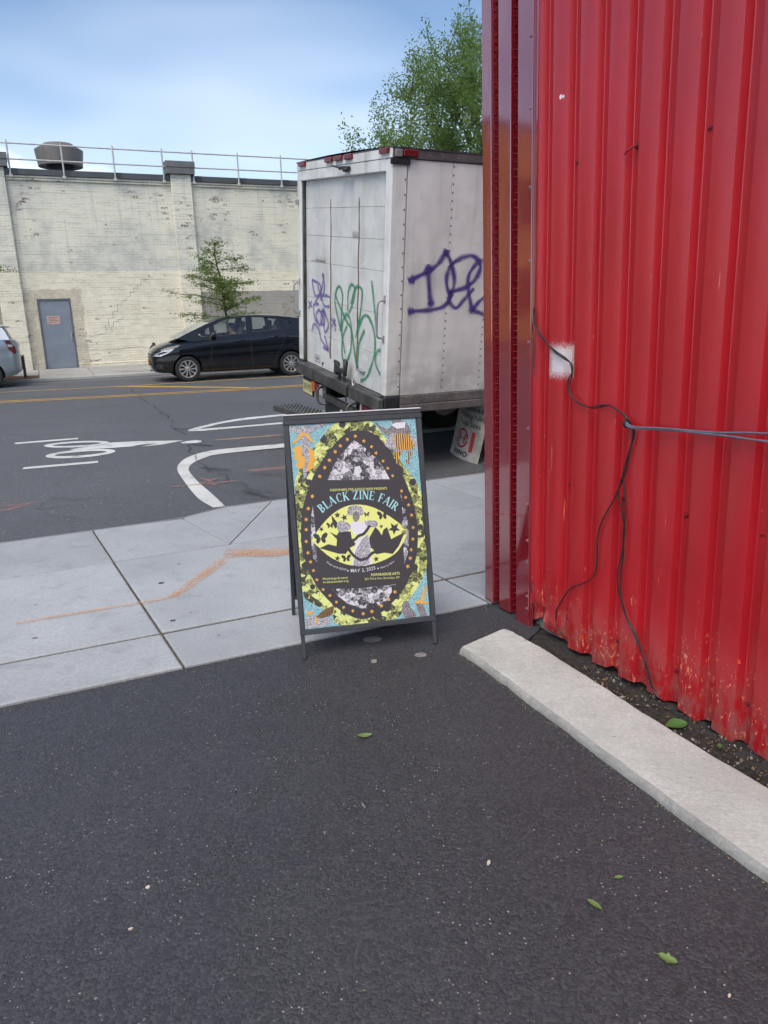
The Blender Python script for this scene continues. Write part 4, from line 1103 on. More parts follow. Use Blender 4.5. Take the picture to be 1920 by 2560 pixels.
ink_part('corner_dancer', [P['f1body'], P['f1armL'], P['f1armR'], P['f3body']], 'sketch', 8)
ink_part('orange_drapery', [P['f1drape'], P['f1skL'], P['f1skR'], P['f3or'], P['f3or2'], P['f4horn']], 'orange', 9)
ink_part('dark_figure', [rnd(P['f2arms'], 3), rnd(P['f2head'], 3), P['f4a'], P['f4b']], 'sketch2', 8)
ink_part('white_frill', [rnd(P['f2tutu'], 3)], 'sketch', 9)
ink_part('white_bodice', [P['f2top']], 'white', 10)
ink_part('striped_skirt', [rnd(P['f2skirt'], 3), P['f2legs'], P['f2legs2']], 'stripe', 10)
ink_part('brown_hat', [rnd(P['f3hat'], 3)], 'brown', 10)

# lettering -------------------------------------------------------
_font_cache = {}
def glyphs(text, bold=0.0):
    """(verts, faces) and advance of each letter of the built-in face"""
    out = []
    for ch in text:
        key = (ch, bold)
        if key not in _font_cache:
            cu = bpy.data.curves.new('letter', 'FONT'); cu.body = ch if ch != ' ' else 'n'; cu.offset = bold; cu.resolution_u = 3
            ob = bpy.data.objects.new('letter', cu); COL.objects.link(ob)
            dg = bpy.context.evaluated_depsgraph_get()
            me = ob.evaluated_get(dg).to_mesh()
            vs = [tuple(v.co) for v in me.vertices]; fs = [tuple(p.vertices) for p in me.polygons]
            adv = (max(v[0] for v in vs) + .09) if vs else .3
            if ch == ' ': vs, fs, adv = [], [], .30
            ob.evaluated_get(dg).to_mesh_clear(); COL.objects.unlink(ob)
            bpy.data.objects.remove(ob); bpy.data.curves.remove(cu)
            _font_cache[key] = (vs, fs, adv)
        out.append(_font_cache[key])
    return out
def letters(m, text, path, fn, h=None, bold=0.0, mi=0):
    """set text along a 2-D path, stretched to fill it"""
    G = glyphs(text, bold); total = sum(g[2] for g in G)
    P2 = [Vector(p).to_2d() for p in path]
    if len(P2) > 2: P2 = [q.to_2d() for q in smooth_path([(*p, 0) for p in P2], 8)]
    D = [0]
    for a, b in zip(P2, P2[1:]): D.append(D[-1] + (b - a).length)
    k = D[-1] / total
    ky = k if h is None else h / .73
    def at(s):
        s = max(0, min(s, D[-1] - 1e-9))
        for i in range(len(P2) - 1):
            if s <= D[i + 1]:
                t = (P2[i + 1] - P2[i]).normalized()
                return P2[i] + t * (s - D[i]), t
        return P2[-1], (P2[-1] - P2[-2]).normalized()
    x = 0
    for vs, fs, adv in G:
        o, t = at((x + adv / 2) * k); q = Vector((-t.y, t.x))
        if vs:
            m.add([fn(*(o + t * ((v[0] - adv / 2) * k) + q * (v[1] * ky))) for v in vs], fs, mi)
        x += adv
    return m
def text_part(name, text, path, mat, parent, fn, h=None, bold=0.0):
    m = MB(); letters(m, text, path, fn, h, bold)
    return m.build(name, mat, parent, recalc=False)
tp = sheet_pt(12)
text_part('presenter_line', 'SOJOURNERS FOR JUSTICE PRESS PRESENTS', P['t1'], INK['yellow'], poster, tp, .0105, .015)
text_part('free_entry_line', 'Free with RSVP', P['t2'], INK['white'], poster, tp, .0105)
text_part('date_line', 'MAY 3, 2025', P['t3'], INK['white'], poster, tp, .017, .006)
text_part('hours_line', '11am to 6pm', P['t4'], INK['white'], poster, tp, .0100)
text_part('venue_line', 'POWERHOUSE ARTS', P['t5'], INK['yellow'], poster, tp, .0125, .02)
text_part('address_line', '322 Third Ave, Brooklyn, NY', P['t6'], INK['yellow'], poster, tp, .0098, .004)
text_part('programme_line', 'Workshops & more!', P['t7'], INK['yellow'], poster, tp, .0100, .012)
text_part('web_line', '\u2194 blackzinefair.org', P['t8'], INK['yellow'], poster, tp, .0100, .012)
ink_part('small_star', [star(c, .0055) for c in P['sc']], 'white', 12)
# the title in drawn serif capitals
def serif(ch):
    """strokes (boxes and bowls) in a cell one high; returns polygons and width"""
    T, t, sf = .17, .075, .05
    def bar(x0, y0, x1, y1, w):
        d = Vector((x1 - x0, y1 - y0)); n = Vector((-d.y, d.x)).normalized() * w / 2
        return [(x0 + n.x, y0 + n.y), (x0 - n.x, y0 - n.y), (x1 - n.x, y1 - n.y), (x1 + n.x, y1 + n.y)]
    def foot(x, y, w=.30): return [(x - w / 2, y), (x + w / 2, y), (x + w / 2, y + sf), (x - w / 2, y + sf)]
    def bowl(x0, y0, y1, r, w, a0=-90, a1=90):
        cy = (y0 + y1) / 2; ry = (y1 - y0) / 2; qs = []
        n = 10
        A = [radians(a0 + (a1 - a0) * i / n) for i in range(n + 1)]
        for a, b in zip(A, A[1:]):
            def pt(a, k): return (x0 + (r - k * (w * abs(cos(a)) + t * .7 * (1 - abs(cos(a))))) * cos(a), cy + (ry - k * (t * .9)) * sin(a))
            qs.append([pt(a, 0), pt(b, 0), pt(b, 1), pt(a, 1)])
        return qs
    st = lambda x: [bar(x, 0, x, 1, T), foot(x, 0), foot(x, 1 - sf)]
    if ch == 'B': return st(.16) + bowl(.22, .50, 1.0, .36, T) + bowl(.22, 0, .54, .42, T), .72
    if ch == 'L': return st(.16) + [bar(.16, .03, .62, .03, .06), bar(.61, 0, .61, .24, .05)], .68
    if ch == 'A': return [bar(.06, 0, .36, 1, t), bar(.36, 1, .68, 0, T), bar(.16, .34, .54, .34, t * .8), foot(.06, 0, .22), foot(.68, 0, .28)], .80
    if ch == 'C': return bowl(.44, 0, 1, .40, T, 50, 310) + [bar(.69, .66, .69, .94, .05)], .76
    if ch == 'K': return st(.16) + [bar(.22, .42, .62, .97, t), bar(.34, .56, .68, .02, T), foot(.62, 1 - sf, .22), foot(.68, 0, .22)], .80
    if ch == 'Z': return [bar(.06, .965, .66, .965, .07), bar(.06, .035, .68, .035, .07), bar(.60, .95, .12, .05, T), bar(.07, .74, .07, .98, .05), bar(.67, .02, .67, .26, .05)], .76
    if ch == 'I': return st(.16), .34
    if ch == 'N': return [bar(.10, 0, .10, 1, t), bar(.12, .97, .66, .03, T), bar(.68, 0, .68, 1, t), foot(.10, 0, .24), foot(.08, 1 - sf, .22), foot(.68, 1 - sf, .24)], .80
    if ch == 'E': return st(.16) + [bar(.16, .03, .62, .03, .06), bar(.61, 0, .61, .24, .05), bar(.16, .97, .60, .97, .06), bar(.59, .76, .59, 1, .05), bar(.2, .51, .46, .51, t * .8), bar(.46, .42, .46, .60, .05)], .70
    if ch == 'F': return st(.16) + [bar(.16, .97, .60, .97, .06), bar(.59, .76, .59, 1, .05), bar(.2, .51, .46, .51, t * .8), bar(.46, .42, .46, .60, .05)], .66
    if ch == 'R': return st(.16) + bowl(.22, .46, 1.0, .38, T) + [bar(.34, .5, .66, .02, T), foot(.68, 0, .20)], .78
    return [], .34
title = [serif(c) for c in 'BLACK ZINE FAIR']
tw = sum(w for _, w in title) + .05 * len(title)
AP = [q.to_2d() for q in smooth_path([(*p, 0) for p in P['arc']], 10)]
D = [0]
for a, b in zip(AP, AP[1:]): D.append(D[-1] + (b - a).length)
k = D[-1] / tw; hh = .041; x = 0; m = MB()
for polys, w in title:
    s_ = (x + w / 2) * k
    i = max(j for j in range(len(AP) - 1) if D[j] <= s_)
    t_ = (AP[min(i + 2, len(AP) - 1)] - AP[max(i - 1, 0)]).normalized(); q_ = Vector((-t_.y, t_.x)); o_ = AP[i] + (AP[i + 1] - AP[i]) * ((s_ - D[i]) / (D[i + 1] - D[i]))
    for j, pg in enumerate(polys):
        fn = sheet_pt(12 + .12 * j)
        m.add([fn(*(o_ + t_ * ((px - w / 2) * k) + q_ * (py * hh))) for px, py in pg], [tuple(range(len(pg)))])
    x += w + .05
m.build('title_lettering', INK['cyan'], poster, recalc=False)

# ================================================================ the box truck
truck = thing('box_truck', 'dirty white box truck with purple and green graffiti parked at the kerb', 'truck', (0.048, 7.382, 0.713), (radians(6.49), radians(.42), radians(26.0)))
TL = 5.9; TW = 2.4; TH = 2.125
def dirty_white(name, base, dirt, low=True, streak=.4, spots=.0):
    M = Mat(name, base, .5)
    p = M.co()
    z = M.sep(p)[2]
    a = M.noise(2.4, 6, .65); b = M.noise(14, 5, .65); f = M.noise(70, 4, .7)
    v = M.noise(7, 5, .6, M.scale(p, (1, 1, .08)))
    col = M.mix(M.rng(a, .3, .72), base, [x * .80 for x in base])
    col = M.mix(M.rng(v, .5, .78, 0, streak), col, dirt)
    col = M.mix(M.rng(b, .56, .75, 0, .35), col, [x * .66 for x in base])
    if spots:
        wv = M.noise(5, 6, .75, dist=1.2)
        col = M.mix(M.math('MULTIPLY', M.rng(wv, .58, .66), spots), col, (.72, .72, .70))
    if low:
        lo = M.math('MULTIPLY', M.rng(z, .5, .0), M.rng(M.noise(5, 5, .7), .3, .65))
        col = M.mix(M.math('MULTIPLY', lo, .5), col, dirt)
    ch = M.math('MULTIPLY', M.math('GREATER_THAN', M.noise(28, 5, .75, M.scale(p, (1, 1, 1.8))), .735), M.math('GREATER_THAN', M.noise(1.5, 2), .5))
    col = M.mix(M.math('MULTIPLY', ch, .85), col, (.07, .045, .035))
    M.set('Base Color', col)
    M.set('Roughness', M.rng(f, .3, .7, .38, .62))
    M.normal(M.bump(M.math('ADD', M.noise(3, 3), M.math('MULTIPLY', f, .03)), .16, .02))
    return M.m
MAT['t_side'] = dirty_white('truck_side_white', (.76, .735, .725), (.30, .27, .25))
MAT['t_post'] = dirty_white('truck_post_white', (.80, .795, .77), (.22, .21, .20), True, .5)
MAT['t_door'] = dirty_white('truck_door_grey_white', (.70, .695, .67), (.36, .35, .335), False, .5, .55)
MAT['t_rail'] = simple('dull_brown_grey_rail', (.17, .15, .145), .5, .2, .25, 6)
MAT['t_top'] = simple('dull_dark_rail', (.115, .10, .105), .5, .2, .2, 6)
MAT['t_blk'] = simple('worn_black_steel', (.03, .032, .036), .5, .2, .35, 9, .2)
MAT['t_bump'] = simple('oily_bumper_steel', (.085, .08, .075), .42, .3, .4, 5, .3)
MAT['t_red'] = simple('red_lamp_lens', (.17, .012, .016), .25, 0, .2, 40)
MAT['t_org'] = simple('orange_lamp_lens', (.55, .16, .02), .25, 0, .2, 40)
MAT['t_white'] = simple('clear_lamp_lens', (.50, .49, .47), .25, 0, .15, 40)
MAT['t_under'] = simple('chassis_black', (.018, .018, .018), .7, 0, .3, 6)
MAT['flap'] = simple('grubby_white_flap', (.42, .40, .365), .6, 0, .25, 5)
MAT['rusty'] = simple('rusted_strip', (.16, .085, .045), .8, 0, .4, 14)
MAT['rust'] = spray('rust_streak', (.20, .085, .03), .8, .9)
MAT['g_pur'] = spray('purple_spray', (.075, .042, .26), .93, 1.0)
MAT['g_pur2'] = spray('thin_purple_spray', (.17, .12, .38), .85, 1.0)
MAT['g_grn'] = spray('green_spray', (.035, .27, .13), .92, 1.0)
MAT['ink_blk'] = Mat('black_lettering', (.02, .02, .022), .6).m
MAT['ink_red'] = Mat('red_lettering', (.38, .03, .035), .6).m
MAT['plate_y'] = simple('pale_yellow_plate', (.62, .55, .25), .45, 0, .15, 20)

def tb(name, c0, c1, mat, parent=truck, bev=.004, smooth=None):
    m = MB(); m.box([(a + b) / 2 for a, b in zip(c0, c1)], [abs(b - a) for a, b in zip(c0, c1)], 0, None, bev)
    return m.build(name, MAT[mat], parent, smooth)
def rear(y, z, x=0.0): return Vector((x, y, z))
# cargo box
xs = [.160, .627, 1.070, 1.55, 2.03, 2.51, 2.99, 3.47, 3.95, 4.43, 4.91, 5.39, TL]
for a, b in zip(xs, xs[1:]):
    tb('side_panel', (a + .002, 0, -.012), (b - .002, .035, TH), 't_side', bev=.003)
for a, b in zip(xs[::3], xs[3::3]):
    tb('far_side_panel', (a + .002, TW - .035, -.012), (b - .002, TW, TH), 't_side', bev=.003)
tb('front_wall', (TL - .03, .04, -.01), (TL, TW - .04, TH), 't_side')
tb('cargo_floor', (.05, .04, -.10), (TL - .04, TW - .04, -.02), 't_under')
m = MB()
m.grid([[(x, y, TH + .094 + .018 * sin(pi * (y + .02) / (TW + .04))) for y in [(-.02 + (TW + .04) * j / 8) for j in range(9)]] for x in (-.012, TL / 2, TL + .02)])
m.box((TL / 2, TW / 2, TH + .087), (TL + .03, TW + .036, .010))
m.build('roof_sheet', MAT['t_top'], truck, 40)
tb('top_rail', (.0, -.014, TH + .004), (TL, .05, TH + .081), 't_top', bev=.006)
tb('top_rail', (.0, TW - .05, TH + .004), (TL, TW + .014, TH + .081), 't_top', bev=.006)
tb('bottom_rail', (.158, -.010, -.105), (TL, .05, -.016), 't_rail', bev=.006)
tb('bottom_rail', (.158, -.014, -.190), (TL, .05, -.108), 't_rail', bev=.006)
tb('bottom_rail', (.158, TW - .05, -.190), (TL, TW + .012, -.016), 't_rail', bev=.006)
# rear frame
tb('corner_post', (-.012, -.006, -.015), (.156, .112, TH + .002), 't_post', bev=.014, smooth=35)
tb('corner_post', (-.012, TW - .098, -.015), (.156, TW + .006, TH + .002), 't_post', bev=.014, smooth=35)
tb('header', (-.010, .1125, 2.022), (.10, TW - .0985, TH), 't_post', bev=.006)
tb('rear_top_rail', (-.014, -.012, TH + .003), (-.001, TW + .012, TH + .082), 't_post', bev=.003)
tb('post_shoe', (-.016, -.012, -.20), (.154, .104, -.0155), 't_blk', bev=.010)
tb('post_shoe', (-.016, TW - .10, -.20), (.154, TW + .010, -.0155), 't_blk', bev=.010)
for y0, y1 in ((.113, .150), (2.265, 2.301)):
    tb('door_track', (.012, y0, -.02), (.06, y1, 2.021), 't_bump', bev=.002)
# roll-up door of six boards
door = tb('roll_up_door', (.062, .14, -.03), (.075, 2.28, 2.03), 't_bump', bev=0)
zz = [-.028, .352, .752, 1.154, 1.442, 1.731, 2.03]
for a, b in zip(zz, zz[1:]):
    m = MB(); m.box((.052, 1.207, (a + b) / 2), (.018, 2.11, b - a - .0028), 0, None, .0025)
    m.build('door_board', MAT['t_door'], door)
for y in (1.515, .782):
    m = MB()
    pts = [(y + .01 * sin(k * .9), .12 + 1.70 * k / 24) for k in range(25)]
    m.ribbon(pts, [.022 + .05 * (1 - k / 24) ** 1.5 + .012 * sin(k) ** 2 for k in range(25)], lambda a, b: rear(a, b, .0418))
    m.build('rust_streak', MAT['rust'], door, recalc=False)
    m = MB(); m.box((.041, y, 1.15), (.004, .006, 1.28)); m.build('hinge_line', MAT['rusty'], door)
# rear lamps and fittings
def lamp(name, y0, y1, z0, z1, mat, x0=-.045, x1=-.0145):
    return tb(name, (x0, y0, z0), (x1, y1, z1), mat, bev=.006)
for y0, y1 in ((2.10, 2.29), (1.32, 1.50), (1.07, 1.25), (.82, 1.0), (.03, .20)):
    lamp('marker_lamp', y0, y1, 2.165, 2.212, 't_red')
m = MB(); m.box((.165, -.03, 2.172), (.145, .03, .055), 0, None, .006); m.build('marker_lamp', MAT['t_red'], truck)
m = MB(); m.box((.05, -.022, 2.168), (.07, .014, .062), 0, None, .004); m.build('rail_joint', MAT['galv'], truck)
m = MB(); m.box((.07, -.018, 2.10), (.20, .012, .050), 0, None, .004); m.build('corner_gusset', MAT['t_blk'], truck)
m = MB()
m.box((-.05, .95, 2.087), (.08, .14, .030), 0, None, .008); m.box((-.085, 1.06, 2.10), (.04, .22, .012), 0, Matrix.Rotation(.15, 3, 'X'), .003)
m.lathe([(.030, 0), (.034, .02), (.02, .045), (0, .05)], 12, 0, Matrix.Translation((-.06, .90, 2.05)))
m.build('loading_lamp', MAT['black_plastic'], truck)
for y in (.052, TW - .045):
    m = MB(); m.tube(smooth_path([(0, y, .905), (-.055, y, .895), (-.085, y, .865), (-.088, y, .72), (-.085, y, .575), (-.055, y, .552), (0, y, .545)], 3), .010, 8)
    m.box((-.014, y, .912), (.008, .034, .07)); m.box((-.014, y, .538), (.008, .034, .07))
    m.build('grab_handle', MAT['galv'], truck, 40)
m = MB(); m.box((-.02, TW - .02, 1.80), (.03, .07, .05), 0, None, .004); m.build('latch_bracket', MAT['galv'], truck)
# latch gear, padlock and strap
m = MB()
m.box((-.035, 1.145, .085), (.05, .085, .15), 0, Matrix.Rotation(.12, 3, 'X'), .018)
m.box((-.05, .885, .125), (.035, .05, .19), 0, Matrix.Rotation(-.10, 3, 'X'), .016)
m.box((-.02, .93, .13), (.02, .06, .14), 0, Matrix.Rotation(.25, 3, 'X'), .006)
m.tube(smooth_path([(-.06, 1.15, .15), (-.075, 1.10, .17), (-.07, 1.04, .12), (-.06, 1.0, .06)], 3), .012, 7)
m.box((-.045, 1.02, .075), (.05, .22, .05), 0, Matrix.Rotation(-.15, 3, 'X'), .01)
m.box((-.03, 1.08, -.0), (.03, .05, .14), 0, Matrix.Rotation(.2, 3, 'X'), .008)
m.box((-.035, .94, -.02), (.02, .03, .16), 0, Matrix.Rotation(-.25, 3, 'X'), .006)
m.build('door_latch', MAT['t_blk'], truck, 40)
m = MB(); m.lathe([(.033, -.012), (.036, 0), (.033, .012)], 16, 0, Matrix.Translation((-.045, 1.035, -.075)) @ Matrix.Rotation(pi / 2, 4, 'Y'))
m.build('padlock', MAT['galv'], truck, 40)
m = MB(); m.tube(smooth_path([(-.03, .70, .03), (-.045, .70, .0), (-.045, .66, -.03), (-.03, .66, .03), (-.03, .70, .05)], 3), .009, 6); m.box((.03, .64, .135), (.05, .15, .02), 0, None, .004)
m.build('keeper', MAT['galv'], truck, 40)
tb('bumper_beam', (-.085, -.008, -.165), (-.018, TW - .06, -.030), 't_bump', bev=.012)
tb('bumper_sill', (-.017, .106, -.06), (.05, TW - .102, -.031), 't_bump', bev=.003)
m = MB(); S = smooth_path([(-.03, .69, .02), (-.06, .72, -.012), (-.094, .74, -.06), (-.096, .75, -.20), (-.125, .76, -.33), (-.12, .72, -.42)], 4)
m.grid([[q + Vector((0, -.022, 0)), q + Vector((0, .022, 0))] for q in S])
m.build('strap', MAT['black_plastic'], truck, 60)
m = MB(); m.tube(smooth_path([(-.05, 1.52, -.20), (-.12, 1.50, -.22), (-.13, 1.49, -.30), (-.12, 1.46, -.37), (-.05, 1.40, -.38)], 4), .014, 8); m.build('tow_loop', MAT['t_bump'], truck, 50)
m = MB(); m.tube(smooth_path([(-.05, .60, -.20), (-.13, .60, -.22), (-.15, .60, -.30), (-.12, .60, -.36), (-.05, .60, -.37)], 4), .014, 8); m.build('tow_loop', MAT['t_bump'], truck, 50)
tb('underride_plate', (-.03, .62, -.78), (.02, 1.50, -.34), 't_blk')
tb('underride_bar', (-.07, .62, -.33), (.0, 1.48, -.27), 't_bump')
m = MB(); m.tube(smooth_path([(-.04, .98, -.36), (-.06, .93, -.42), (-.05, .91, -.52)], 3), .022, 7); m.build('hose', MAT['flap'], truck, 50)
lamp('turn_lamp', 1.795, 1.895, -.315, -.195, 't_org', -.05, .0)
lamp('tail_lamp', 1.645, 1.792, -.315, -.195, 't_red', -.05, .0)
lamp('reverse_lamp', 1.535, 1.642, -.315, -.195, 't_white', -.05, .0)
lamp('reverse_lamp', .455, .495, -.30, -.18, 't_white', -.05, .0)
lamp('tail_lamp', .31, .452, -.30, -.18, 't_red', -.05, .0)
lamp('tail_lamp', .20, .307, -.30, -.18, 't_red', -.05, .0)
tb('lamp_box', (.001, 1.53, -.33), (.06, 1.90, -.17), 't_blk'); tb('lamp_box', (.001, .18, -.31), (.06, .51, -.17), 't_blk')
plate = tb('number_plate', (-.035, 1.91, -.385), (-.03, 2.215, -.232), 'plate_y', bev=.0015)
tb('plate_bracket', (-.029, 1.90, -.40), (-.005, 2.225, -.18), 't_blk')
def rtext(name, text, y0, y1, z, x, h, mat, parent, bold=.0, dz=0):
    return text_part(name, text, [(y0, z), (y1, z + dz)], MAT[mat], parent, lambda a, b: Vector((x, a, b)), h, bold)
# seen from behind, letters run towards the kerb side (falling y)
def rtext2(name, text, yl, yr, z, x, h, mat, parent, bold=0.0):
    return text_part(name, text, [(-yl, z), (-yr, z)], MAT[mat], parent, lambda a, b: Vector((x, -a, b)), h, bold)
rtext2('plate_lettering', 'XRV92', 2.195, 1.93, -.345, -.0365, .085, 'ink_blk', plate, .01)
badge = MB(); badge.ribbon([(1.845, .022), (2.0, .022), (2.0, .098), (1.845, .098), (1.845, .022)], .007, lambda a, b: rear(a, b, .0415))
bd = badge.build('maker_badge', MAT['ink_blk'], door, recalc=False)
rtext2('badge_lettering', 'TODCO', 1.985, 1.86, .044, .0412, .034, 'ink_blk', bd, .02) if False else rtext2('badge_lettering', 'TODCO', 1.985, 1.86, .044, .0412, .034, 'ink_blk', door, .02)
m = MB()
for k in range(9):
    y = 1.98 - .035 * k; m.ribbon([(y, 1.155), (y - .012, 1.19 + .02 * (k % 3)), (y - .022, 1.16), (y - .03, 1.185)], .006, lambda a, b: rear(a, b, .0415))
m.ribbon([(2.12, 1.172), (2.0, 1.165)], .004, lambda a, b: rear(a, b, .0415))
for k in range(5):
    y = .93 - .028 * k; m.ribbon([(y, 1.44), (y + .01, 1.50 + .015 * (k % 2)), (y - .02, 1.49), (y - .01, 1.43)], .005, lambda a, b: rear(a, b, .0416))
m.build('marker_scrawl', MAT['ink_blk'], door, recalc=False)
m = MB()
for c in ((1.76, .02, .03), (1.73, .035, .02), (2.27, .05, .025), (2.28, .12, .02)):
    m.flat([(c[0] + c[2] * random.uniform(.5, 1) * cos(a), c[1] + c[2] * random.uniform(.5, 1.3) * sin(a)) for a in [2 * pi * k / 9 for k in range(9)]], lambda a, b: rear(a, b, .0414))
m.build('rusted_hole', MAT['t_blk'], door, recalc=False)
# folding step behind the street side
def levelz(y, z): return (z - .713 - .113 * y) / .9936      # local height of a level plane
m = MB()
st = [(1.05, -.36), (2.42, -.36), (2.42, -.06), (1.05, -.06)]
top = [Vector((x, y, levelz(y, .40))) for y, x in st]; bot = [p - Vector((0, 0, .065)) for p in top]
m.add(top + bot, [(0, 1, 2, 3), (7, 6, 5, 4), (0, 4, 5, 1), (1, 5, 6, 2), (2, 6, 7, 3), (3, 7, 4, 0)])
step = m.build('folding_step', MAT['t_bump'], truck)
m = MB()
for i in range(26):
    for j in range(6):
        y = 1.09 + i * .052; x = -.335 + j * .05 + (.025 if i % 2 else 0)
        m.box((x, y, levelz(y, .40) + .002), (.022, .012, .006), 0, Matrix.Rotation(.7 if (i + j) % 2 else -.7, 3, 'Z'), .002)
stuff(m.build('tread_pattern', MAT['t_blk'], step))
# rivets along the seams
m = MB()
rv = [(.0, .0062), (.006, .0045), (.009, .0)]
def rivet(p, ax='Y'):
    M4 = Matrix.Translation(p) @ Matrix.Rotation(pi / 2, 4, 'X')
    m.lathe([(.0095, 0), (.0075, .0035), (0.0, .0055)], 6, 0, M4)
for z in [2.08 - .125 * k for k in range(17)]: rivet((.132, -.006, z))
for x in xs[1:9]:
    for z in [2.09 - .073 * k for k in range(29)]: rivet((x + .012, 0, z))
for k in range(40):
    rivet((.19 + .14 * k, -.010, -.055)); 
    rivet((.45 + .36 * k, -.014, -.135)) if k < 15 else None; rivet((.45 + .36 * k, -.014, -.165)) if k < 15 else None
    rivet((.36 + .155 * k, -.014, 2.16)) if k < 35 else None
stuff(m.build('rivets', MAT['t_rail'], truck))
tb('side_marker', (.255, -.024, -.20), (.37, -.0142, -.155), 't_red', bev=.004)
# graffiti
def strokes(name, L, w, mat, side=False, parent=truck):
    m = MB()
    for k, P_ in enumerate(L):
        S = smooth_path([(a, b, 0) for a, b in P_], 7)
        o = .0006 * k
        ww = 1.3 * (w if not isinstance(w, list) else w[k])
        fn = (lambda a, b, o=o: Vector((a, -.0015 - o, b))) if side else (lambda a, b, o=o: rear(a, b, .0405 - o))
        m.ribbon([(q.x, q.y) for q in S], [ww * (1 + .18 * sin(i * .5 + k)) for i in range(len(S))], fn)
        for e in ((S[0], S[-1]) if side else ()):
            pass
    return m.build(name, MAT[mat], parent, recalc=False)
strokes('purple_tag', [[(2.088, .95), (1.985, .782), (1.821, .832), (1.841, .917), (2.088, .95)], [(1.821, .789), (1.722, 1.0), (1.75, 1.03), (1.722, .968), (1.702, .856), (1.822, .745)], [(1.902, .905), (1.801, .812), (1.6, .81), (1.509, .794)],
   [(1.986, .701), (1.821, .796), (1.702, .698), (1.546, .699)], [(2.199, .696), (2.071, .633)], [(2.091, .713), (2.201, .612)], [(1.862, .697), (2.028, .667), (1.988, .521), (1.884, .488)], [(1.863, .639), (1.946, .556), (1.843, .463), (1.742, .563), (1.863, .639)],
   [(1.762, .634), (1.802, .512), (1.701, .48), (1.682, .599), (1.762, .634)], [(1.722, .667), (1.681, .408), (1.564, .496), (1.642, .589), (1.722, .667)], [(1.488, .577), (1.337, .509)], [(1.356, .577), (1.468, .493)], [(1.412, .592), (1.354, .45)],
   [(2.075, .367), (2.01, .458), (1.864, .416), (1.782, .306), (1.562, .218)], [(1.681, .364), (1.562, .218), (1.721, .224)]], .042, 'g_pur2', parent=door)
strokes('green_tag', [[(1.208, .468), (1.377, .729), (1.361, .87), (1.272, .938), (1.181, .857), (1.195, .706), (1.226, .466)], [(1.379, .868), (1.323, .79), (1.104, .619), (.928, .503), (.816, .217), (.745, .132)], [(1.037, .708), (1.026, .897), (.944, .982), (.859, .937), (.904, .801), (1.002, .685)],
   [(.954, .783), (.875, .922), (.78, .975), (.682, .938), (.692, .795), (.763, .577), (.825, .449)], [(1.095, .244), (1.19, .47), (1.14, .615), (1.036, .668), (.948, .583), (.925, .422), (.955, .279), (1.057, .165), (1.165, .19), (1.17, .389), (1.05, .543)],
   [(.761, .524), (.67, .667), (.546, .707), (.419, .632), (.351, .499), (.357, .343), (.456, .168), (.546, .071), (.674, .02)], [(.457, 1.055), (.421, .946), (.348, .703), (.31, .556)], [(.601, .558), (.724, .408), (.75, .255), (.745, .132)], [(.212, .41), (.299, .378), (.323, .27), (.197, .16)]], .046, 'g_grn', parent=door)
strokes('big_purple_tag', [[(.22, 1.083), (.292, 1.116), (.389, 1.157), (.486, 1.211), (.554, 1.276), (.600, 1.355)], [(.408, 1.21), (.431, 1.038), (.465, .865)],
   [(.592, 1.348), (.656, 1.266), (.712, 1.098), (.692, .976), (.645, 1.0), (.623, 1.11), (.673, 1.23), (.772, 1.291), (.889, 1.316), (.968, 1.28), (1.005, 1.208), (.953, 1.097), (.853, 1.024), (.765, 1.0), (.662, .97)],
   [(.228, .805), (.38, .808), (.51, .818), (.611, .847), (.667, .902), (.693, .963)], [(.663, .964), (.668, .89), (.747, .826), (.833, .9), (.945, 1.011)], [(1.029, 1.281), (.942, 1.232), (.874, 1.134), (.878, .999), (.909, .899), (.932, .804)],
   [(.933, .798), (1.018, .885), (1.106, .947)], [(.932, .804), (1.044, .771), (1.157, .736), (1.3, .80), (1.42, 1.0)], [(.20, 1.078), (.232, 1.09), (.262, 1.10)], [(.58, 1.33), (.598, 1.352), (.606, 1.372)], [(.405, 1.235), (.412, 1.20), (.418, 1.165)], [(.455, .895), (.465, .865), (.468, .845)], [(.205, .80), (.24, .805), (.272, .808)], [(.92, .825), (.932, .80), (.944, .785)]],
   [.062, .072, .058, .055, .052, .055, .055, .055, .085, .085, .095, .085, .085, .085], 'g_pur', True)
# underside, wheels and mud flaps
for y in (.72, 1.58): tb('chassis_rail', (.05, y, -.36), (TL + 1.6, y + .09, -.11), 't_under')
tyre_m = MB(); tyre_m.lathe([(.235, -.11), (.33, -.12), (.40, -.105), (.42, -.07), (.42, .07), (.40, .105), (.33, .12), (.235, .11)], 36, 0, Matrix.Rotation(pi / 2, 4, 'X'), True)
tyre_m = tyre_m.mesh('tyre', MAT['rubber'], 40)
rim_m = MB(); rim_m.lathe([(.24, -.10), (.225, -.02), (.12, .015), (.10, .05), (0, .06)], 24, 0, Matrix.Rotation(pi / 2, 4, 'X')); rim_m = rim_m.mesh('rim', MAT['galv'], 40)
for x, ys in ((1.85, (.16, .44, TW - .44, TW - .16)), (5.35 + .9, (.18, TW - .18))):
    for y in ys:
        w = link('wheel', tyre_m, truck, (x, y, levelz(y, .425 - .185 * max(0, (TW - y) / TW)) + .0073 * x))
        r_ = link('rim', rim_m, w, (0, 0, 0), (0, 0, 0 if y < 1 else pi))
m = MB(); m.tube([(1.85, .2, levelz(.2, .255)), (1.85, TW - .2, levelz(TW - .2, .41))], .07, 10); m.build('rear_axle', MAT['t_under'], truck)
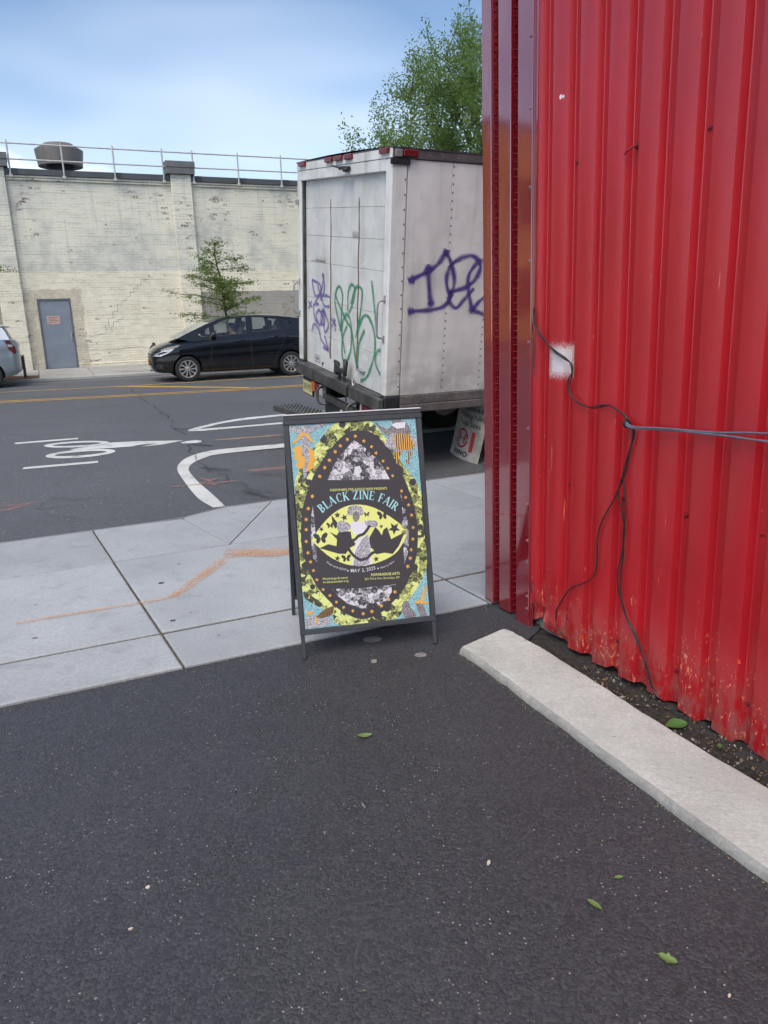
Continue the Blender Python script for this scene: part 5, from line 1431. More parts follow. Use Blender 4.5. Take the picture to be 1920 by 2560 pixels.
def mudflap(y0, y1, z0, z1, words):
    m = MB(); n = 12
    f = lambda a, b: Vector((1.26 - .10 * max(0, (z1 - b) / (z1 - z0)) ** 1.6 - .05 * sin(pi * (a - y0) / (y1 - y0)), a, b))
    m.grid([[f(y0 + (y1 - y0) * i / n, z0 + (z1 - z0) * j / n + (-.05 * ((y1 - (y0 + (y1 - y0) * i / n)) / (y1 - y0)) if j == 0 else 0)) for j in range(n + 1)] for i in range(n + 1)])
    o = m.build('mud_flap', MAT['flap'], truck, 60)
    if words:
        ff = lambda a, b: f(-a, b) - Vector((.003, 0, 0))
        W = y1 - y0
        for tx, yl, yr, z, h, mt, bo in (('Nicholas', y1 - .17, y0 + .05, z1 - .09, .062, 'ink_blk', .012), ('Wyoming Valley', y1 - .11, y0 - .0 + .01, z1 - .175, .052, 'ink_blk', .012), ('Truck Sales', y1 - .12, y0 + .06, z1 - .265, .058, 'ink_blk', .012), ('HINO', y1 - .13, y0 + .17, z1 - .60, .055, 'ink_blk', .04), ('570-28', y1 - .19, y0 + .10, z1 - .735, .055, 'ink_blk', .004)):
            text_part('flap_lettering', tx, [(-yl, z), (-yr, z)], MAT[mt], o, ff, h, bo)
        m = MB(); cy, cz = y1 - .245, z1 - .415
        for a0, a1 in ((20, 160), (200, 340)):
            m.ribbon([(-cy + .105 * cos(radians(a)), cz + .098 * sin(radians(a))) for a in range(a0 - 15, a1 + 16, 8)], .024, ff)
        m.ribbon([(-cy - .07, cz), (-cy + .07, cz)], .024, ff); m.ribbon([(-cy - .062, cz - .055), (-cy - .045, cz + .055)], .022, ff); m.ribbon([(-cy + .045, cz - .055), (-cy + .062, cz + .055)], .022, ff)
        m.ribbon([(-cy + .19, cz - .12), (-cy + .19, cz + .10)], .055, ff)
        m.build('flap_emblem', MAT['ink_red'], o, recalc=False)
    return o
mudflap(.03, .61, -.90, -.215, True)
mudflap(TW - .6, TW - .04, -1.22, -.215, False)
# cab, out of sight behind the red wall
cabp = [(TL + .12, -.35), (TL + 1.75, -.35), (TL + 1.82, .35), (TL + 1.55, 1.25), (TL + 1.3, 1.36), (TL + .12, 1.36)]
m = MB(); m.prism(cabp, .12, TW - .12, lambda a, b, h: Vector((a, h, b))); m.build('cab', MAT['t_side'], truck)
for y in (.114, TW - .114):
    m = MB(); m.flat([(TL + .55, .45), (TL + 1.62, .45), (TL + 1.42, 1.18), (TL + .55, 1.22)], lambda a, b: Vector((a, y, b))); m.build('cab_window', MAT['black_plastic'], truck, recalc=False)

# ================================================================ the painted brick building across the street
bld = thing('brick_building', 'long painted brick building in cream and grey with pilasters across the street', 'building', street(0, 25.15, 0), (0, 0, ST))
def brick_paint():
    M = Mat('painted_brick', (.55, .52, .42), .85)
    p = M.co(); x, y, z = M.sep(p)
    v = M.n('CombineXYZ', None, X=x, Y=z, Z=0.0).outputs[0]
    bt = M.n('TexBrick', {'offset': .5}, Vector=v, Color1=(0, 0, 0), Color2=(1, 1, 1), Mortar=(.5, .5, .5), Scale=1.0, Mortar_Size=.007, Mortar_Smooth=.35, Brick_Width=.215, Row_Height=.0735)
    rnd_ = M.sep(bt.outputs['Color'])[0]; mort = bt.outputs['Fac']
    big = M.noise(.55, 6, .62); mid = M.noise(2.6, 6, .66); fine = M.noise(30, 4, .7)
    hz = M.noise(3.2, 6, .7, M.scale(p, (.35, 1, 5.5)))
    vs = M.noise(2.2, 5, .65, M.scale(p, (3.2, 1, .22)))
    cream = M.mix(M.rng(mid, .3, .7), (.76, .695, .55), (.87, .815, .67))
    grey = M.mix(M.rng(mid, .34, .66), (.58, .565, .505), (.72, .70, .615))
    grey = M.mix(M.rng(big, .44, .58), grey, (.80, .765, .64))
    grey = M.mix(M.rng(vs, .52, .7, 0, .4), grey, (.50, .50, .475))
    zl = M.math('ADD', z, M.math('MULTIPLY', M.math('SUBTRACT', M.noise(3, 3), .5), .05))
    col = M.mix(M.math('GREATER_THAN', zl, 2.90), cream, grey)
    # taupe repaint low on the bays either side
    lowz = M.math('LESS_THAN', zl, 2.25)
    tau = M.math('MULTIPLY', lowz, M.math('MAXIMUM', M.math('GREATER_THAN', x, 4.955), M.math('LESS_THAN', x, -.872)))
    col = M.mix(tau, col, M.mix(M.rng(mid, .3, .7), (.33, .31, .28), (.38, .36, .325)))
    # sand render round the door
    dx = M.math('ABSOLUTE', M.math('SUBTRACT', x, .585)); edge = M.math('MULTIPLY', M.math('SUBTRACT', M.noise(4, 4), .5), .22)
    halo = M.math('MULTIPLY', M.math('LESS_THAN', M.math('ADD', dx, edge), .80), M.math('LESS_THAN', M.math('ADD', z, edge), 2.38))
    col = M.mix(M.math('MULTIPLY', halo, M.rng(M.noise(5, 5, .7), .28, .6, .35, .95)), col, (.55, .49, .38))
    # bricks that lost their coat
    bare = M.math('MULTIPLY', M.math('GREATER_THAN', rnd_, .70), M.math('GREATER_THAN', M.noise(24, 3, .6), .47))
    reg = M.rng(M.math('ADD', M.noise(.62, 3, .6), M.math('MULTIPLY', M.noise(2.3, 3, .6), .35)), .755, .80)
    cen = 0.0
    for cx, cz, rx, rz in ((.15, 4.5, .26, .75), (5.75, 4.75, .38, .70), (8.3, 5.1, .3, .3), (3.95, 4.7, .4, .5), (.35, 5.25, .3, .3), (4.65, 4.3, .3, .9)):
        a = M.math('DIVIDE', M.math('SUBTRACT', x, cx), rx); b = M.math('DIVIDE', M.math('SUBTRACT', z, cz), rz)
        cen = M.math('MAXIMUM', cen, M.rng(M.math('ADD', M.math('MULTIPLY', a, a), M.math('MULTIPLY', b, b)), 1.3, .2))
    regm = M.math('MAXIMUM', M.math('MULTIPLY', reg, .0), M.math('MULTIPLY', cen, M.rng(M.noise(5, 3), .42, .52)))
    single = M.math('MULTIPLY', M.math('GREATER_THAN', rnd_, .93), M.math('GREATER_THAN', M.noise(2.1, 2), .56))
    bm_ = M.math('MAXIMUM', M.math('MULTIPLY', bare, regm), M.math('MULTIPLY', single, M.math('GREATER_THAN', M.noise(26, 2), .5)))
    bc = M.mix(M.rng(M.noise(9, 3), .4, .6), (.17, .055, .05), (.075, .055, .05))
    col = M.mix(M.math('MULTIPLY', bm_, .85), col, bc)
    # mortar shadow put into the colour of the joints, grime streaks along the courses
    jl = M.math('MULTIPLY', mort, M.rng(hz, .46, .60))
    col = M.mix(M.math('MULTIPLY', jl, .5), col, (.20, .185, .16))
    col = M.mix(M.rng(hz, .52, .68, 0, .22), col, (.40, .385, .34))
    col = M.mix(M.rng(fine, .55, .8, 0, .25), col, (.26, .245, .21))
    M.set('Base Color', col)
    h = M.math('ADD', M.math('MULTIPLY', mort, -1.0), M.math('ADD', M.math('MULTIPLY', M.noise(13, 4, .6, M.scale(p, (1, 1, 2))), 1.3), M.math('ADD', M.math('MULTIPLY', fine, .4), M.math('MULTIPLY', rnd_, .5))))
    M.normal(M.bump(h, .65, .014))
    return M.m
MAT['brick'] = brick_paint()
MAT['coping'] = simple('slate_grey_metal_coping', (.085, .088, .098), .5, .1, .12, 2)
MAT['cap'] = simple('grey_coated_cap', (.155, .155, .16), .5, .1, .15, 2)
MAT['rail_w'] = simple('off_white_rail_paint', (.52, .51, .50), .5, .1, .1, 8)
MAT['door_blue'] = simple('blue_grey_door_paint', (.215, .245, .295), .5, 0, .07, 3)
MAT['door_frame'] = simple('dark_blue_grey_frame', (.14, .155, .18), .5, 0, .1, 4)
MAT['pink_sign'] = stipple('faded_red_notice', (.60, .46, .43), (.48, .26, .24), 60)
def lb(name, c0, c1, mat, parent=bld, bev=.0):
    m = MB(); m.box([(a + b) / 2 for a, b in zip(c0, c1)], [abs(b - a) for a, b in zip(c0, c1)], 0, None, bev)
    return m.build(name, MAT[mat] if isinstance(mat, str) else mat, parent)
# wall with the door opening left out
m = MB()
B0, B1, ZB, ZT = -16.5, 26.0, -.1, 5.52
DL, DR, DT = .115, 1.055, 2.125
for x0, x1, z0, z1 in ((B0, DL, ZB, ZT), (DR, B1, ZB, ZT), (DL, DR, DT, ZT)):
    n = max(1, int((x1 - x0) / 1.5))
    m.grid([[(x0 + (x1 - x0) * i / n, 0, z) for z in (z0, z1)] for i in range(n + 1)])
m.add([(DL, 0, ZB), (DL, .16, ZB), (DL, .16, DT), (DL, 0, DT)], [(0, 1, 2, 3)]); m.add([(DR, 0, ZB), (DR, .16, ZB), (DR, .16, DT), (DR, 0, DT)], [(3, 2, 1, 0)]); m.add([(DL, 0, DT), (DR, 0, DT), (DR, .16, DT), (DL, .16, DT)], [(0, 1, 2, 3)])
m.add([(B0, 0, ZB), (B0, 16, ZB), (B0, 16, ZT), (B0, 0, ZT)], [(0, 1, 2, 3)]); m.add([(B1, 0, ZB), (B1, 16, ZB), (B1, 16, ZT), (B1, 0, ZT)], [(0, 1, 2, 3)]); m.add([(B0, 16, ZB), (B1, 16, ZB), (B1, 16, ZT), (B0, 16, ZT)], [(0, 1, 2, 3)])
wallm = m.build('wall', MAT['brick'], bld, recalc=False)
lb('roof', (B0, .05, 5.30), (B1, 15.95, 5.40), 'coping')
PIL = [-10.94, -5.75, -.55, 4.64, 9.83, 15.02, 20.2]
for c in PIL:
    lb('pilaster', (c - .31, -.15, -.1), (c + .31, -.001, 5.70), 'brick', bev=.012)
    cp = lb('pilaster_cap', (c - .43, -.26, 5.70), (c + .42, .30, 5.88), 'cap', bev=.006)
    lb('cap_top', (c - .445, -.275, 5.883), (c + .435, .31, 6.06), 'cap', cp, .008)
for a, b in zip([B0 - .3] + PIL, PIL + [B1 + .3]):
    x0, x1 = a + .315, b - .315
    if x1 - x0 < .5: continue
    lb('string_course', (x0, -.055, 5.385), (x1, -.002, 5.445), 'brick', bev=.012)
    lb('string_course', (x0, -.085, 5.452), (x1, -.002, 5.512), 'brick', bev=.012)
    cp = lb('coping', (x0 - .06, -.125, 5.515), (x1 + .06, .35, 5.675), 'coping', bev=.006)
    for q in (x0 + .23, x0 + 1.63, x0 + 3.03, x1 - .13):
        lb('coping_joint', (q - .10, -.129, 5.511), (q + .12, .30, 5.678), 'steel_dark', cp, .003)
    lb('base_skirt', (x0, -.035, .02) if not (x0 < .5 < x1) else (1.06, -.035, .02), (x1, -.002, .20), 'brick', bev=.012)
    if x0 < .5 < x1: lb('base_skirt', (x0, -.035, .02), (.11, -.002, .20), 'brick', bev=.012)
# door
fr_ = MB()
for x0, x1, z0, z1 in ((DL + .002, DL + .05, .06, DT - .002), (DR - .05, DR - .002, .06, DT - .002), (DL + .051, DR - .051, DT - .055, DT - .003)):
    fr_.box(((x0 + x1) / 2, .06, (z0 + z1) / 2), (x1 - x0, .10, z1 - z0), 0, None, .004)
dr = lb('door', (DL + .054, .035, .078), (DR - .054, .08, DT - .058), 'door_blue', bev=.003)
fr_.build('door_frame', MAT['door_frame'], dr)
lb('pull_handle', (.905, .0, .885), (.975, .034, 1.135), 'galv', dr, .01)
nt_ = lb('door_notice', (.325, .030, 1.385), (.685, .0345, 1.63), 'pink_sign', dr, .001)
lb('threshold', (DL + .002, -.02, .04), (DR - .002, .1, .074), 'footing', dr)
m = MB()
for k in range(4):
    m.ribbon([(.37, 1.585 - .045 * k), (.64 - .05 * (k % 2), 1.583 - .045 * k)], .016, lambda a, b: (a, .0293, b))
m.ribbon([(.37, 1.40), (.40, 1.42), (.385, 1.44), (.36, 1.425), (.37, 1.40)], .012, lambda a, b: (a, .0288, b))
m.build('notice_lines', INK['brown'], dr, recalc=False)
# stepped cracks in the brickwork
def crackline(P_, w, name='crack'):
    m = MB(); out = []
    for a, b in zip(P_, P_[1:]):
        n = max(2, int(abs(b[0] - a[0]) / .11))
        for i in range(n):
            x0 = a[0] + (b[0] - a[0]) * i / n; z0 = a[1] + (b[1] - a[1]) * i / n; x1 = a[0] + (b[0] - a[0]) * (i + 1) / n
            out += [(x0, z0 + random.uniform(-.01, .01)), (x1, z0 + random.uniform(-.01, .01))]
    out.append(P_[-1])
    m.ribbon(out, [w * random.uniform(.5, 1.4) for _ in out], lambda a, b: (a, -.004, b))
    m.build(name, MAT['tar'], wallm, recalc=False)
crackline([(1.85, 1.06), (2.06, 1.52), (2.37, 1.9), (2.8, 2.27), (3.16, 2.6), (3.51, 2.76)], .009)
crackline([(1.1, 1.02), (1.5, 1.0), (1.85, 1.06)], .009)
crackline([(2.06, 1.1), (2.2, 1.4), (2.5, 1.55)], .009)
crackline([(1.4, .58), (2.0, .56), (2.9, .62), (3.6, .44)], .007)
crackline([(3.2, 2.66), (3.4, 2.5)], .008)
# roof railing
rail = MB()
rl = bpy.data.objects.new('roof_railing', None); COL.objects.link(rl); rl.parent = bld
for k in range(-8, 16):
    q = -.08 + 1.405 * k - (.5 if k > 3 else 0)
    m = MB(); m.tube([(q, -.15, 5.47), (q, -.15, 6.37)], .024, 8); m.box((q, -.145, 5.475), (.10, .05, .075), 0, None, .008); m.tube([(q, -.15, 6.36), (q, -.15, 6.40)], .016, 6)
    m.build('rail_post', MAT['rail_w'], rl, 40)
for z in (6.315, 5.905):
    m = MB(); m.tube([(B0 + 5 + k * 1.4, -.15, z + .004 * sin(k)) for k in range(25)], .021, 8); m.build('rail_bar', MAT['rail_w'], rl, 40)

# big round roof vent
MAT['vent'] = dirty_white('stained_vent_cladding', (.19, .175, .165), (.085, .075, .07), False, .9)
vent = thing('roof_vent', 'round stained grey roof vent behind the railing of the brick building', 'vent', street(1.42, 28.15, 5.4), (0, 0, ST))
m = MB(); m.lathe([(.40, 0), (.40, .80), (.44, .92)], 32); m.build('neck', MAT['t_under'], vent, 30)
m = MB(); m.lathe([(.60, .905), (.675, .885), (.735, 1.34), (.735, 1.37), (.62, 1.40)], 40); m.build('drum', MAT['vent'], vent, 30)
m = MB(); m.lathe([(.735, 1.372), (.46, 1.53), (.44, 1.56), (0, 1.565)], 40); m.build('cowl', MAT['vent'], vent, 30)

# ================================================================ hydrant, tree guard
MAT['hyd'] = simple('rusty_brown_hydrant', (.07, .045, .038), .6, .2, .35, 20, .2)
hyd = thing('fire_hydrant', 'rusty brown fire hydrant half hidden behind the black hatchback', 'hydrant', Vector((-6.2, 21.0, .07)))
m = MB(); m.lathe([(.16, 0), (.16, .03), (.10, .05), (.095, .45), (.13, .46), (.13, .50), (.115, .55)], 16); m.build('barrel', MAT['hyd'], hyd, 40)
m = MB(); m.lathe([(.125, .55), (.12, .62), (.08, .69), (.045, .71), (.045, .75), (.03, .77), (0, .77)], 16); m.build('bonnet', MAT['hyd'], hyd, 40)
for a in (0, 2.1, 4.2):
    m = MB(); m.lathe([(.05, 0), (.05, .05), (.065, .055), (.065, .085), (.02, .09), (.02, .11), (0, .11)], 10, 0, Matrix.Translation((0, 0, .36)) @ Matrix.Rotation(a, 4, 'Z') @ Matrix.Translation((.085, 0, 0)) @ Matrix.Rotation(pi / 2, 4, 'Y')); m.build('nozzle', MAT['hyd'], hyd, 40)
m = MB()
rows = [[street(-2.05 + 1.95 * i / 30, 21.37 + 1.36 * j / 20, .045 + (.055 * sin(pi * i / 30) * sin(pi * j / 20) + random.uniform(0, .028)) * (0 if i in (0, 30) or j in (0, 20) else 1)) for j in range(21)] for i in range(31)]
m.grid(rows)
stuff(tag(m.build('tree_pit_mulch', MAT['mulch'], None, 60), 'brown bark mulch heaped in the tree pit by the silver car', 'mulch'))
guard = thing('tree_guard', 'low black iron guard round the tree pit behind the silver car', 'guard', street(-.43, 21.9, .07), (0, 0, ST))
cs_ = [(0, -.12), (-1.5, -.12), (-1.5, .72), (0, .72)]
for x, y in cs_:
    m = MB(); m.box((x, y, .265), (.055, .055, .55), 0, None, .006); m.box((x, y, .545), (.065, .065, .02), 0, None, .005); m.build('post', MAT['t_blk'], guard)
for (x0, y0), (x1, y1) in zip(cs_, cs_[1:] + cs_[:1]):
    for z in (.505, .375, .35):
        m = MB(); m.tube([(x0, y0, z), (x1, y1, z)], .010, 6); m.build('rail', MAT['t_blk'], guard)
    n = 4
    for k in range(1, n):
        x, y = x0 + (x1 - x0) * k / n, y0 + (y1 - y0) * k / n
        m = MB(); m.tube([(x, y, .30), (x, y, .52)], .009, 6); m.build('baluster', MAT['t_blk'], guard)

# ================================================================ trees
MAT['leaf_small'] = leaf_mat('pin_oak_leaves', (.13, .20, .045), (.21, .285, .075), .5)
MAT['leaf_large'] = leaf_mat('street_tree_leaves', (.115, .20, .045), (.21, .30, .080), .5)
def leaves(m, c, n, R, L, W, rng_, flat=.5):
    """n little leaves scattered about a twig tip"""
    for _ in range(n):
        p = Vector(c) + Vector((rng_.gauss(0, R[0]), rng_.gauss(0, R[1]), rng_.gauss(0, R[2])))
        d = Vector((rng_.gauss(0, 1), rng_.gauss(0, 1), rng_.gauss(0, flat) - .25)).normalized()
        q = d.orthogonal(); q.rotate(Matrix.Rotation(rng_.uniform(0, 6.28), 3, d))
        l = L * rng_.uniform(.6, 1.25); w = W * rng_.uniform(.6, 1.2)
        e = d.cross(q) * (w * .18)
        m.add([p, p + d * l * .45 + q * w / 2 + e, p + d * l, p + d * l * .45 - q * w / 2 + e], [(0, 1, 2, 3)])
def limb(m, P_, r0, r1, n=6):
    S = smooth_path(P_, 4); k = len(S) - 1
    m.tube(S, [r0 + (r1 - r0) * i / k for i in range(k + 1)], n)
    return S
def young_oak(base, label, tips, trunk, seed, r=.045):
    rg = random.Random(seed)
    t = thing('street_tree', label, 'tree', base, (0, 0, 0), 'young street trees across the road')
    tr = MB(); lv = MB()
    S = limb(tr, trunk, r, .010, 8)
    for tip in tips:
        tip = Vector(tip)
        zs = tip.z - .25 * sqrt(tip.x ** 2 + tip.y ** 2) * rg.uniform(.2, 1.1) - .05
        st_ = min(S, key=lambda q: abs(q.z - zs))
        mid = st_.lerp(tip, .5) + Vector((rg.uniform(-.06, .06), rg.uniform(-.06, .06), rg.uniform(-.02, .08)))
        B = limb(tr, [st_, mid, tip], .014, .004, 5)
        for i, q in enumerate(B):
            f = i / (len(B) - 1)
            if f < .22: continue
            k = 2
            for _ in range(k):
                e = q + Vector((rg.gauss(0, .16), rg.gauss(0, .16), rg.gauss(.0, .055)))
                tr.tube([q, q.lerp(e, .5) + Vector((0, 0, .02)), e], [.005, .004, .002], 4, cap=False)
                leaves(lv, e, rg.randint(8, 13), (.075, .075, .035), .065, .032, rg, .35)
                leaves(lv, q.lerp(e, .5), 3, (.06, .06, .03), .06, .028, rg, .35)
        leaves(lv, tip, 12, (.08, .08, .04), .06, .028, rg, .35)
    tr.build('trunk', MAT['bark'], t, 60); lv.build('crown', MAT['leaf_small'], t, recalc=False)
    return t
base = Vector((-4.32, 22.05, .07))
trunk = [(0, 0, 0), (.01, .0, .6), (-.03, -.01, 1.39), (-.07, -.03, 1.96), (-.09, -.04, 2.36), (-.16, -.07, 2.76), (-.20, -.09, 3.10), (-.16, -.07, 3.35)]
meas = [(-5.65, 21.46, 2.13), (-3.46, 22.43, 1.98), (-5.43, 21.55, 1.57), (-3.65, 22.35, 1.54), (-5.15, 21.67, 1.45), (-5.21, 21.65, 2.58), (-3.75, 22.30, 2.83), (-4.91, 21.79, 3.03), (-3.72, 22.32, 2.36), (-4.45, 21.98, 3.45), (-4.75, 21.85, 3.28), (-3.95, 22.2, 3.0), (-3.9, 22.2, 2.1), (-4.9, 21.8, 1.9), (-5.0, 21.75, 2.35), (-4.85, 21.8, 2.75), (-3.95, 22.2, 2.45)]
tips = [Vector(p) - base for p in meas]
rg = random.Random(3)
for _ in range(12):
    a = rg.choice((1, -1)); h = rg.uniform(1.5, 3.0); ll = (3.9 - h) * .42
    v = NN * a * ll * rg.uniform(.6, 1) + BX * rg.uniform(-.5, .5)
    tips.append(Vector((v.x - .08, v.y, h - .07)))
young_oak(base, 'young street tree with layered green branches behind the black car', tips, trunk, 11)
base2 = street(-1.95, 22.05, .07)
tips2 = []
for k in range(24):
    a = k * 2.4; h = 1.6 + 2.4 * ((k * .37) % 1); ll = (4.3 - h) * .48 * rg.uniform(.75, 1)
    tips2.append(Vector((cos(a) * ll, sin(a) * ll, h)))
tips2.append(BX * 1.25 + Vector((0, 0, 2.74))); tips2.append(BX * 1.0 + NN * -.3 + Vector((0, 0, 2.68)))
young_oak(base2, 'young street tree in the mulched pit behind the silver car', tips2, [(0, 0, 0), (.02, 0, 1.2), (0, .02, 2.4), (.03, 0, 3.4), (.02, 0, 4.1)], 5)

def big_tree(base, label, seed):
    rg = random.Random(seed)
    t = thing('tall_tree', label, 'tree', base)
    tr = MB(); lv = MB()
    T = limb(tr, [(0, 0, 0), (.05, .0, 1.5), (-.05, .05, 3.2), (.0, 0, 5.0), (.1, 0, 6.4), (.05, 0, 7.4)], .19, .03, 10)
    limbs = []
    for k in range(15):
        a = k * 2.399 + rg.uniform(-.2, .2); z0 = 2.4 + 4.2 * k / 14
        reach = (3.9 - .20 * k) * rg.uniform(.85, 1.05); rise = 1.5 + .16 * k + rg.uniform(0, .9)
        st_ = min(T, key=lambda q: abs(q.z - z0))
        e = st_ + Vector((cos(a) * reach, sin(a) * reach, rise)); e.z = min(e.z, 8.5)
        md = st_.lerp(e, .45) + Vector((0, 0, -.10)) + Vector((rg.uniform(-.2, .2), rg.uniform(-.2, .2), 0))
        limbs.append(limb(tr, [st_, md, e], .065, .012, 7))
    nodes = [q for L_ in limbs for q in L_[3:]] + [q for q in T if q.z > 5.5]
    def env(x, y, z):
        if z < 4.2 or z > 9.45: return False
        R = 3.75 * sqrt(max(0, 1 - max(0, (z - 5.6) / 3.95) ** 2.0)) if z > 5.6 else 3.0 + .75 * (z - 4.2) / 1.4
        R *= 1 + .13 * sin(3 * atan2(y, x) + z * 1.7) + .07 * sin(7 * atan2(y, x) - z * 3)
        return x * x + y * y < R * R
    cnt = 0
    while cnt < 380:
        x, y, z = rg.uniform(-4.2, 4.2), rg.uniform(-4.2, 4.2), rg.uniform(4.3, 9.8)
        if not env(x, y, z): continue
        q = Vector((x, y, z)); r = sqrt(x * x + y * y)
        if r < 1.5 and z < 7 and rg.random() < .7: continue
        n0 = min(nodes, key=lambda k_: (k_ - q).length + (1.2 if k_.z > q.z - .1 else 0))
        if (n0 - q).length > 1.9: continue
        md = n0.lerp(q, .5) + Vector((rg.uniform(-.1, .1), rg.uniform(-.1, .1), -.07))
        B = limb(tr, [n0, md, q], .016, .004, 4)
        up = Vector((x * .06, y * .06, rg.uniform(.25, .6)))
        tr.tube([q, q + up * .5, q + up], [.004, .003, .002], 3, cap=False)
        for i in range(3, len(B)):
            leaves(lv, B[i], 19, (.16, .16, .13), .10, .040, rg, .9)
        for i in range(5):
            leaves(lv, q + up * (i / 4), 20 - 3 * i, (.13 - .018 * i, .13 - .018 * i, .09), .095, .038, rg, .9)
        if rg.random() < .25: nodes.append(q)
        cnt += 1
    tr.build('trunk', MAT['bark'], t, 60); lv.build('crown', MAT['leaf_large'], t, recalc=False)
    return t
big_tree(Vector((3.3, 24.9, .0)), 'tall leafy green tree rising behind the box truck', 21)

# ================================================================ unseen building added at left for warm reflections in the red trim
MAT['tan'] = simple('orange_tan_brick', (.62, .33, .13), .85, 0, .15, 3, .4, 30)
tan = thing('added_tan_building', 'unseen tan brick building added beyond the painted one for warm reflections', 'building', street(-17.0, 25.2, 0), (0, 0, ST))
m = MB(); m.box((-14, 6, 4.3), (28, 12, 8.6)); m.build('wall', MAT['tan'], tan)
m = MB(); m.box((-14, 6, 8.69), (28.3, 12.3, .17), 0, None, .02); m.build('coping', MAT['cap'], tan)
for k in range(7):
    for z in (2.2, 5.8):
        m = MB(); m.box((-2.6 - 3.8 * k, -.005, z), (1.5, .03, 1.7), 0, None, .01); w_ = m.build('window', MAT['black_plastic'], tan)
        m = MB(); m.box((-2.6 - 3.8 * k, -.06, z - .9), (1.7, .14, .09), 0, None, .01); m.build('sill', MAT['cap'], w_)

# ================================================================ cars
def car_paint(name, c, metal=0.0):
    M = Mat(name, c, .35, metal, spec=.1, coat=1.0, coatr=.02)
    d = M.noise(3, 4, .6); z = M.sep(M.co())[2]
    dirt = M.math('MULTIPLY', M.rng(z, .6, .15), M.rng(M.noise(9, 4), .3, .7, .05, .25))
    M.set('Base Color', M.mix(dirt, c, (.05, .048, .045)))
    M.set('Coat Roughness', M.rng(d, .3, .7, .02, .06))
    return M.m
MAT['car_black'] = car_paint('black_car_paint', (.004, .005, .008))
MAT['car_silver'] = car_paint('silver_blue_car_paint', (.38, .42, .46), .65)
MAT['car_glass'] = glass_mat('car_window_glass', (.78, .84, .80), .03)
MAT['car_glass_dark'] = glass_mat('rear_privacy_glass', (.20, .22, .23), .06)
MAT['cabin'] = simple('cabin_trim', (.022, .022, .024), .8)
MAT['lens'] = simple('headlamp_lens', (.62, .64, .66), .12, .3, .1, 30, coat=1.0)
MAT['rim_grey'] = simple('alloy_wheel', (.50, .49, .47), .32, .75, .08, 20)
MAT['rim_dark'] = simple('dark_wheel_gap', (.03, .028, .027), .7)  # dark backing behind the spokes, also lamp bezels and door gaps
MAT['skin'] = simple('skin', (.36, .20, .13), .5, 0, .08, 20)
MAT['hair'] = simple('dark_hair', (.018, .013, .011), .6, 0, .2, 60)
MAT['shirt'] = simple('tan_shirt', (.32, .22, .13), .85, 0, .12, 20)

def interp(x, T):
    if x <= T[0][0]: return T[0][1]
    for (a, p), (b, q) in zip(T, T[1:]):
        if x <= b:
            t = (x - a) / (b - a); t = t * t * (3 - 2 * t) if False else t
            return p + (q - p) * t
    return T[-1][1]
def wheel_meshes(r=.298):
    Rm = Matrix.Rotation(pi / 2, 4, 'X')          # wheel axis along y, outer face towards -y
    m = MB(); m.lathe([(.19, -.085), (.245, -.094), (r - .02, -.088), (r - .004, -.070), (r, -.05), (r, .05), (r - .004, .070), (r - .02, .088), (.245, .094), (.19, .085)], 44, 0, Rm, True)
    ty = m.mesh('tyre', MAT['rubber'], 35)
    m = MB(); m.lathe([(.0, .035), (.18, .035), (.192, .05), (.192, -.07)], 40, 0, Rm); bk = m.mesh('wheel_dish', MAT['rim_dark'], 35)
    m = MB()
    m.lathe([(.205, .078), (.208, .088), (.192, .088), (.182, .072)], 40, 0, Rm, True)
    m.lathe([(.055, .05), (.055, .078), (.045, .085), (.0, .086)], 24, 0, Rm)
    for k in range(10):
        a = 2 * pi * k / 10
        for dd, tw in ((-.105, .10), (.105, -.02)):
            a0, a1 = a + dd * .9, a + dd + tw
            p0 = Vector((cos(a0) * .050, 0, sin(a0) * .050)); p1 = Vector((cos(a1) * .188, 0, sin(a1) * .188))
            dr_ = (p1 - p0); n_ = Vector((-dr_.z, 0, dr_.x)).normalized()
            w0, w1 = .0075, .0125
            q = [p0 + n_ * w0, p0 - n_ * w0, p1 - n_ * w1, p1 + n_ * w1]
            m.add([v + Vector((0, -.082 if i < 2 else -.074, 0)) for i, v in enumerate(q)] + [v + Vector((0, -.045, 0)) for v in q], [(0, 1, 2, 3), (0, 4, 5, 1), (1, 5, 6, 2), (2, 6, 7, 3), (3, 7, 4, 0)])
    rm = m.mesh('rim', MAT['rim_grey'], 30)
    return ty, bk, rm
TY, BK, RM = wheel_meshes()

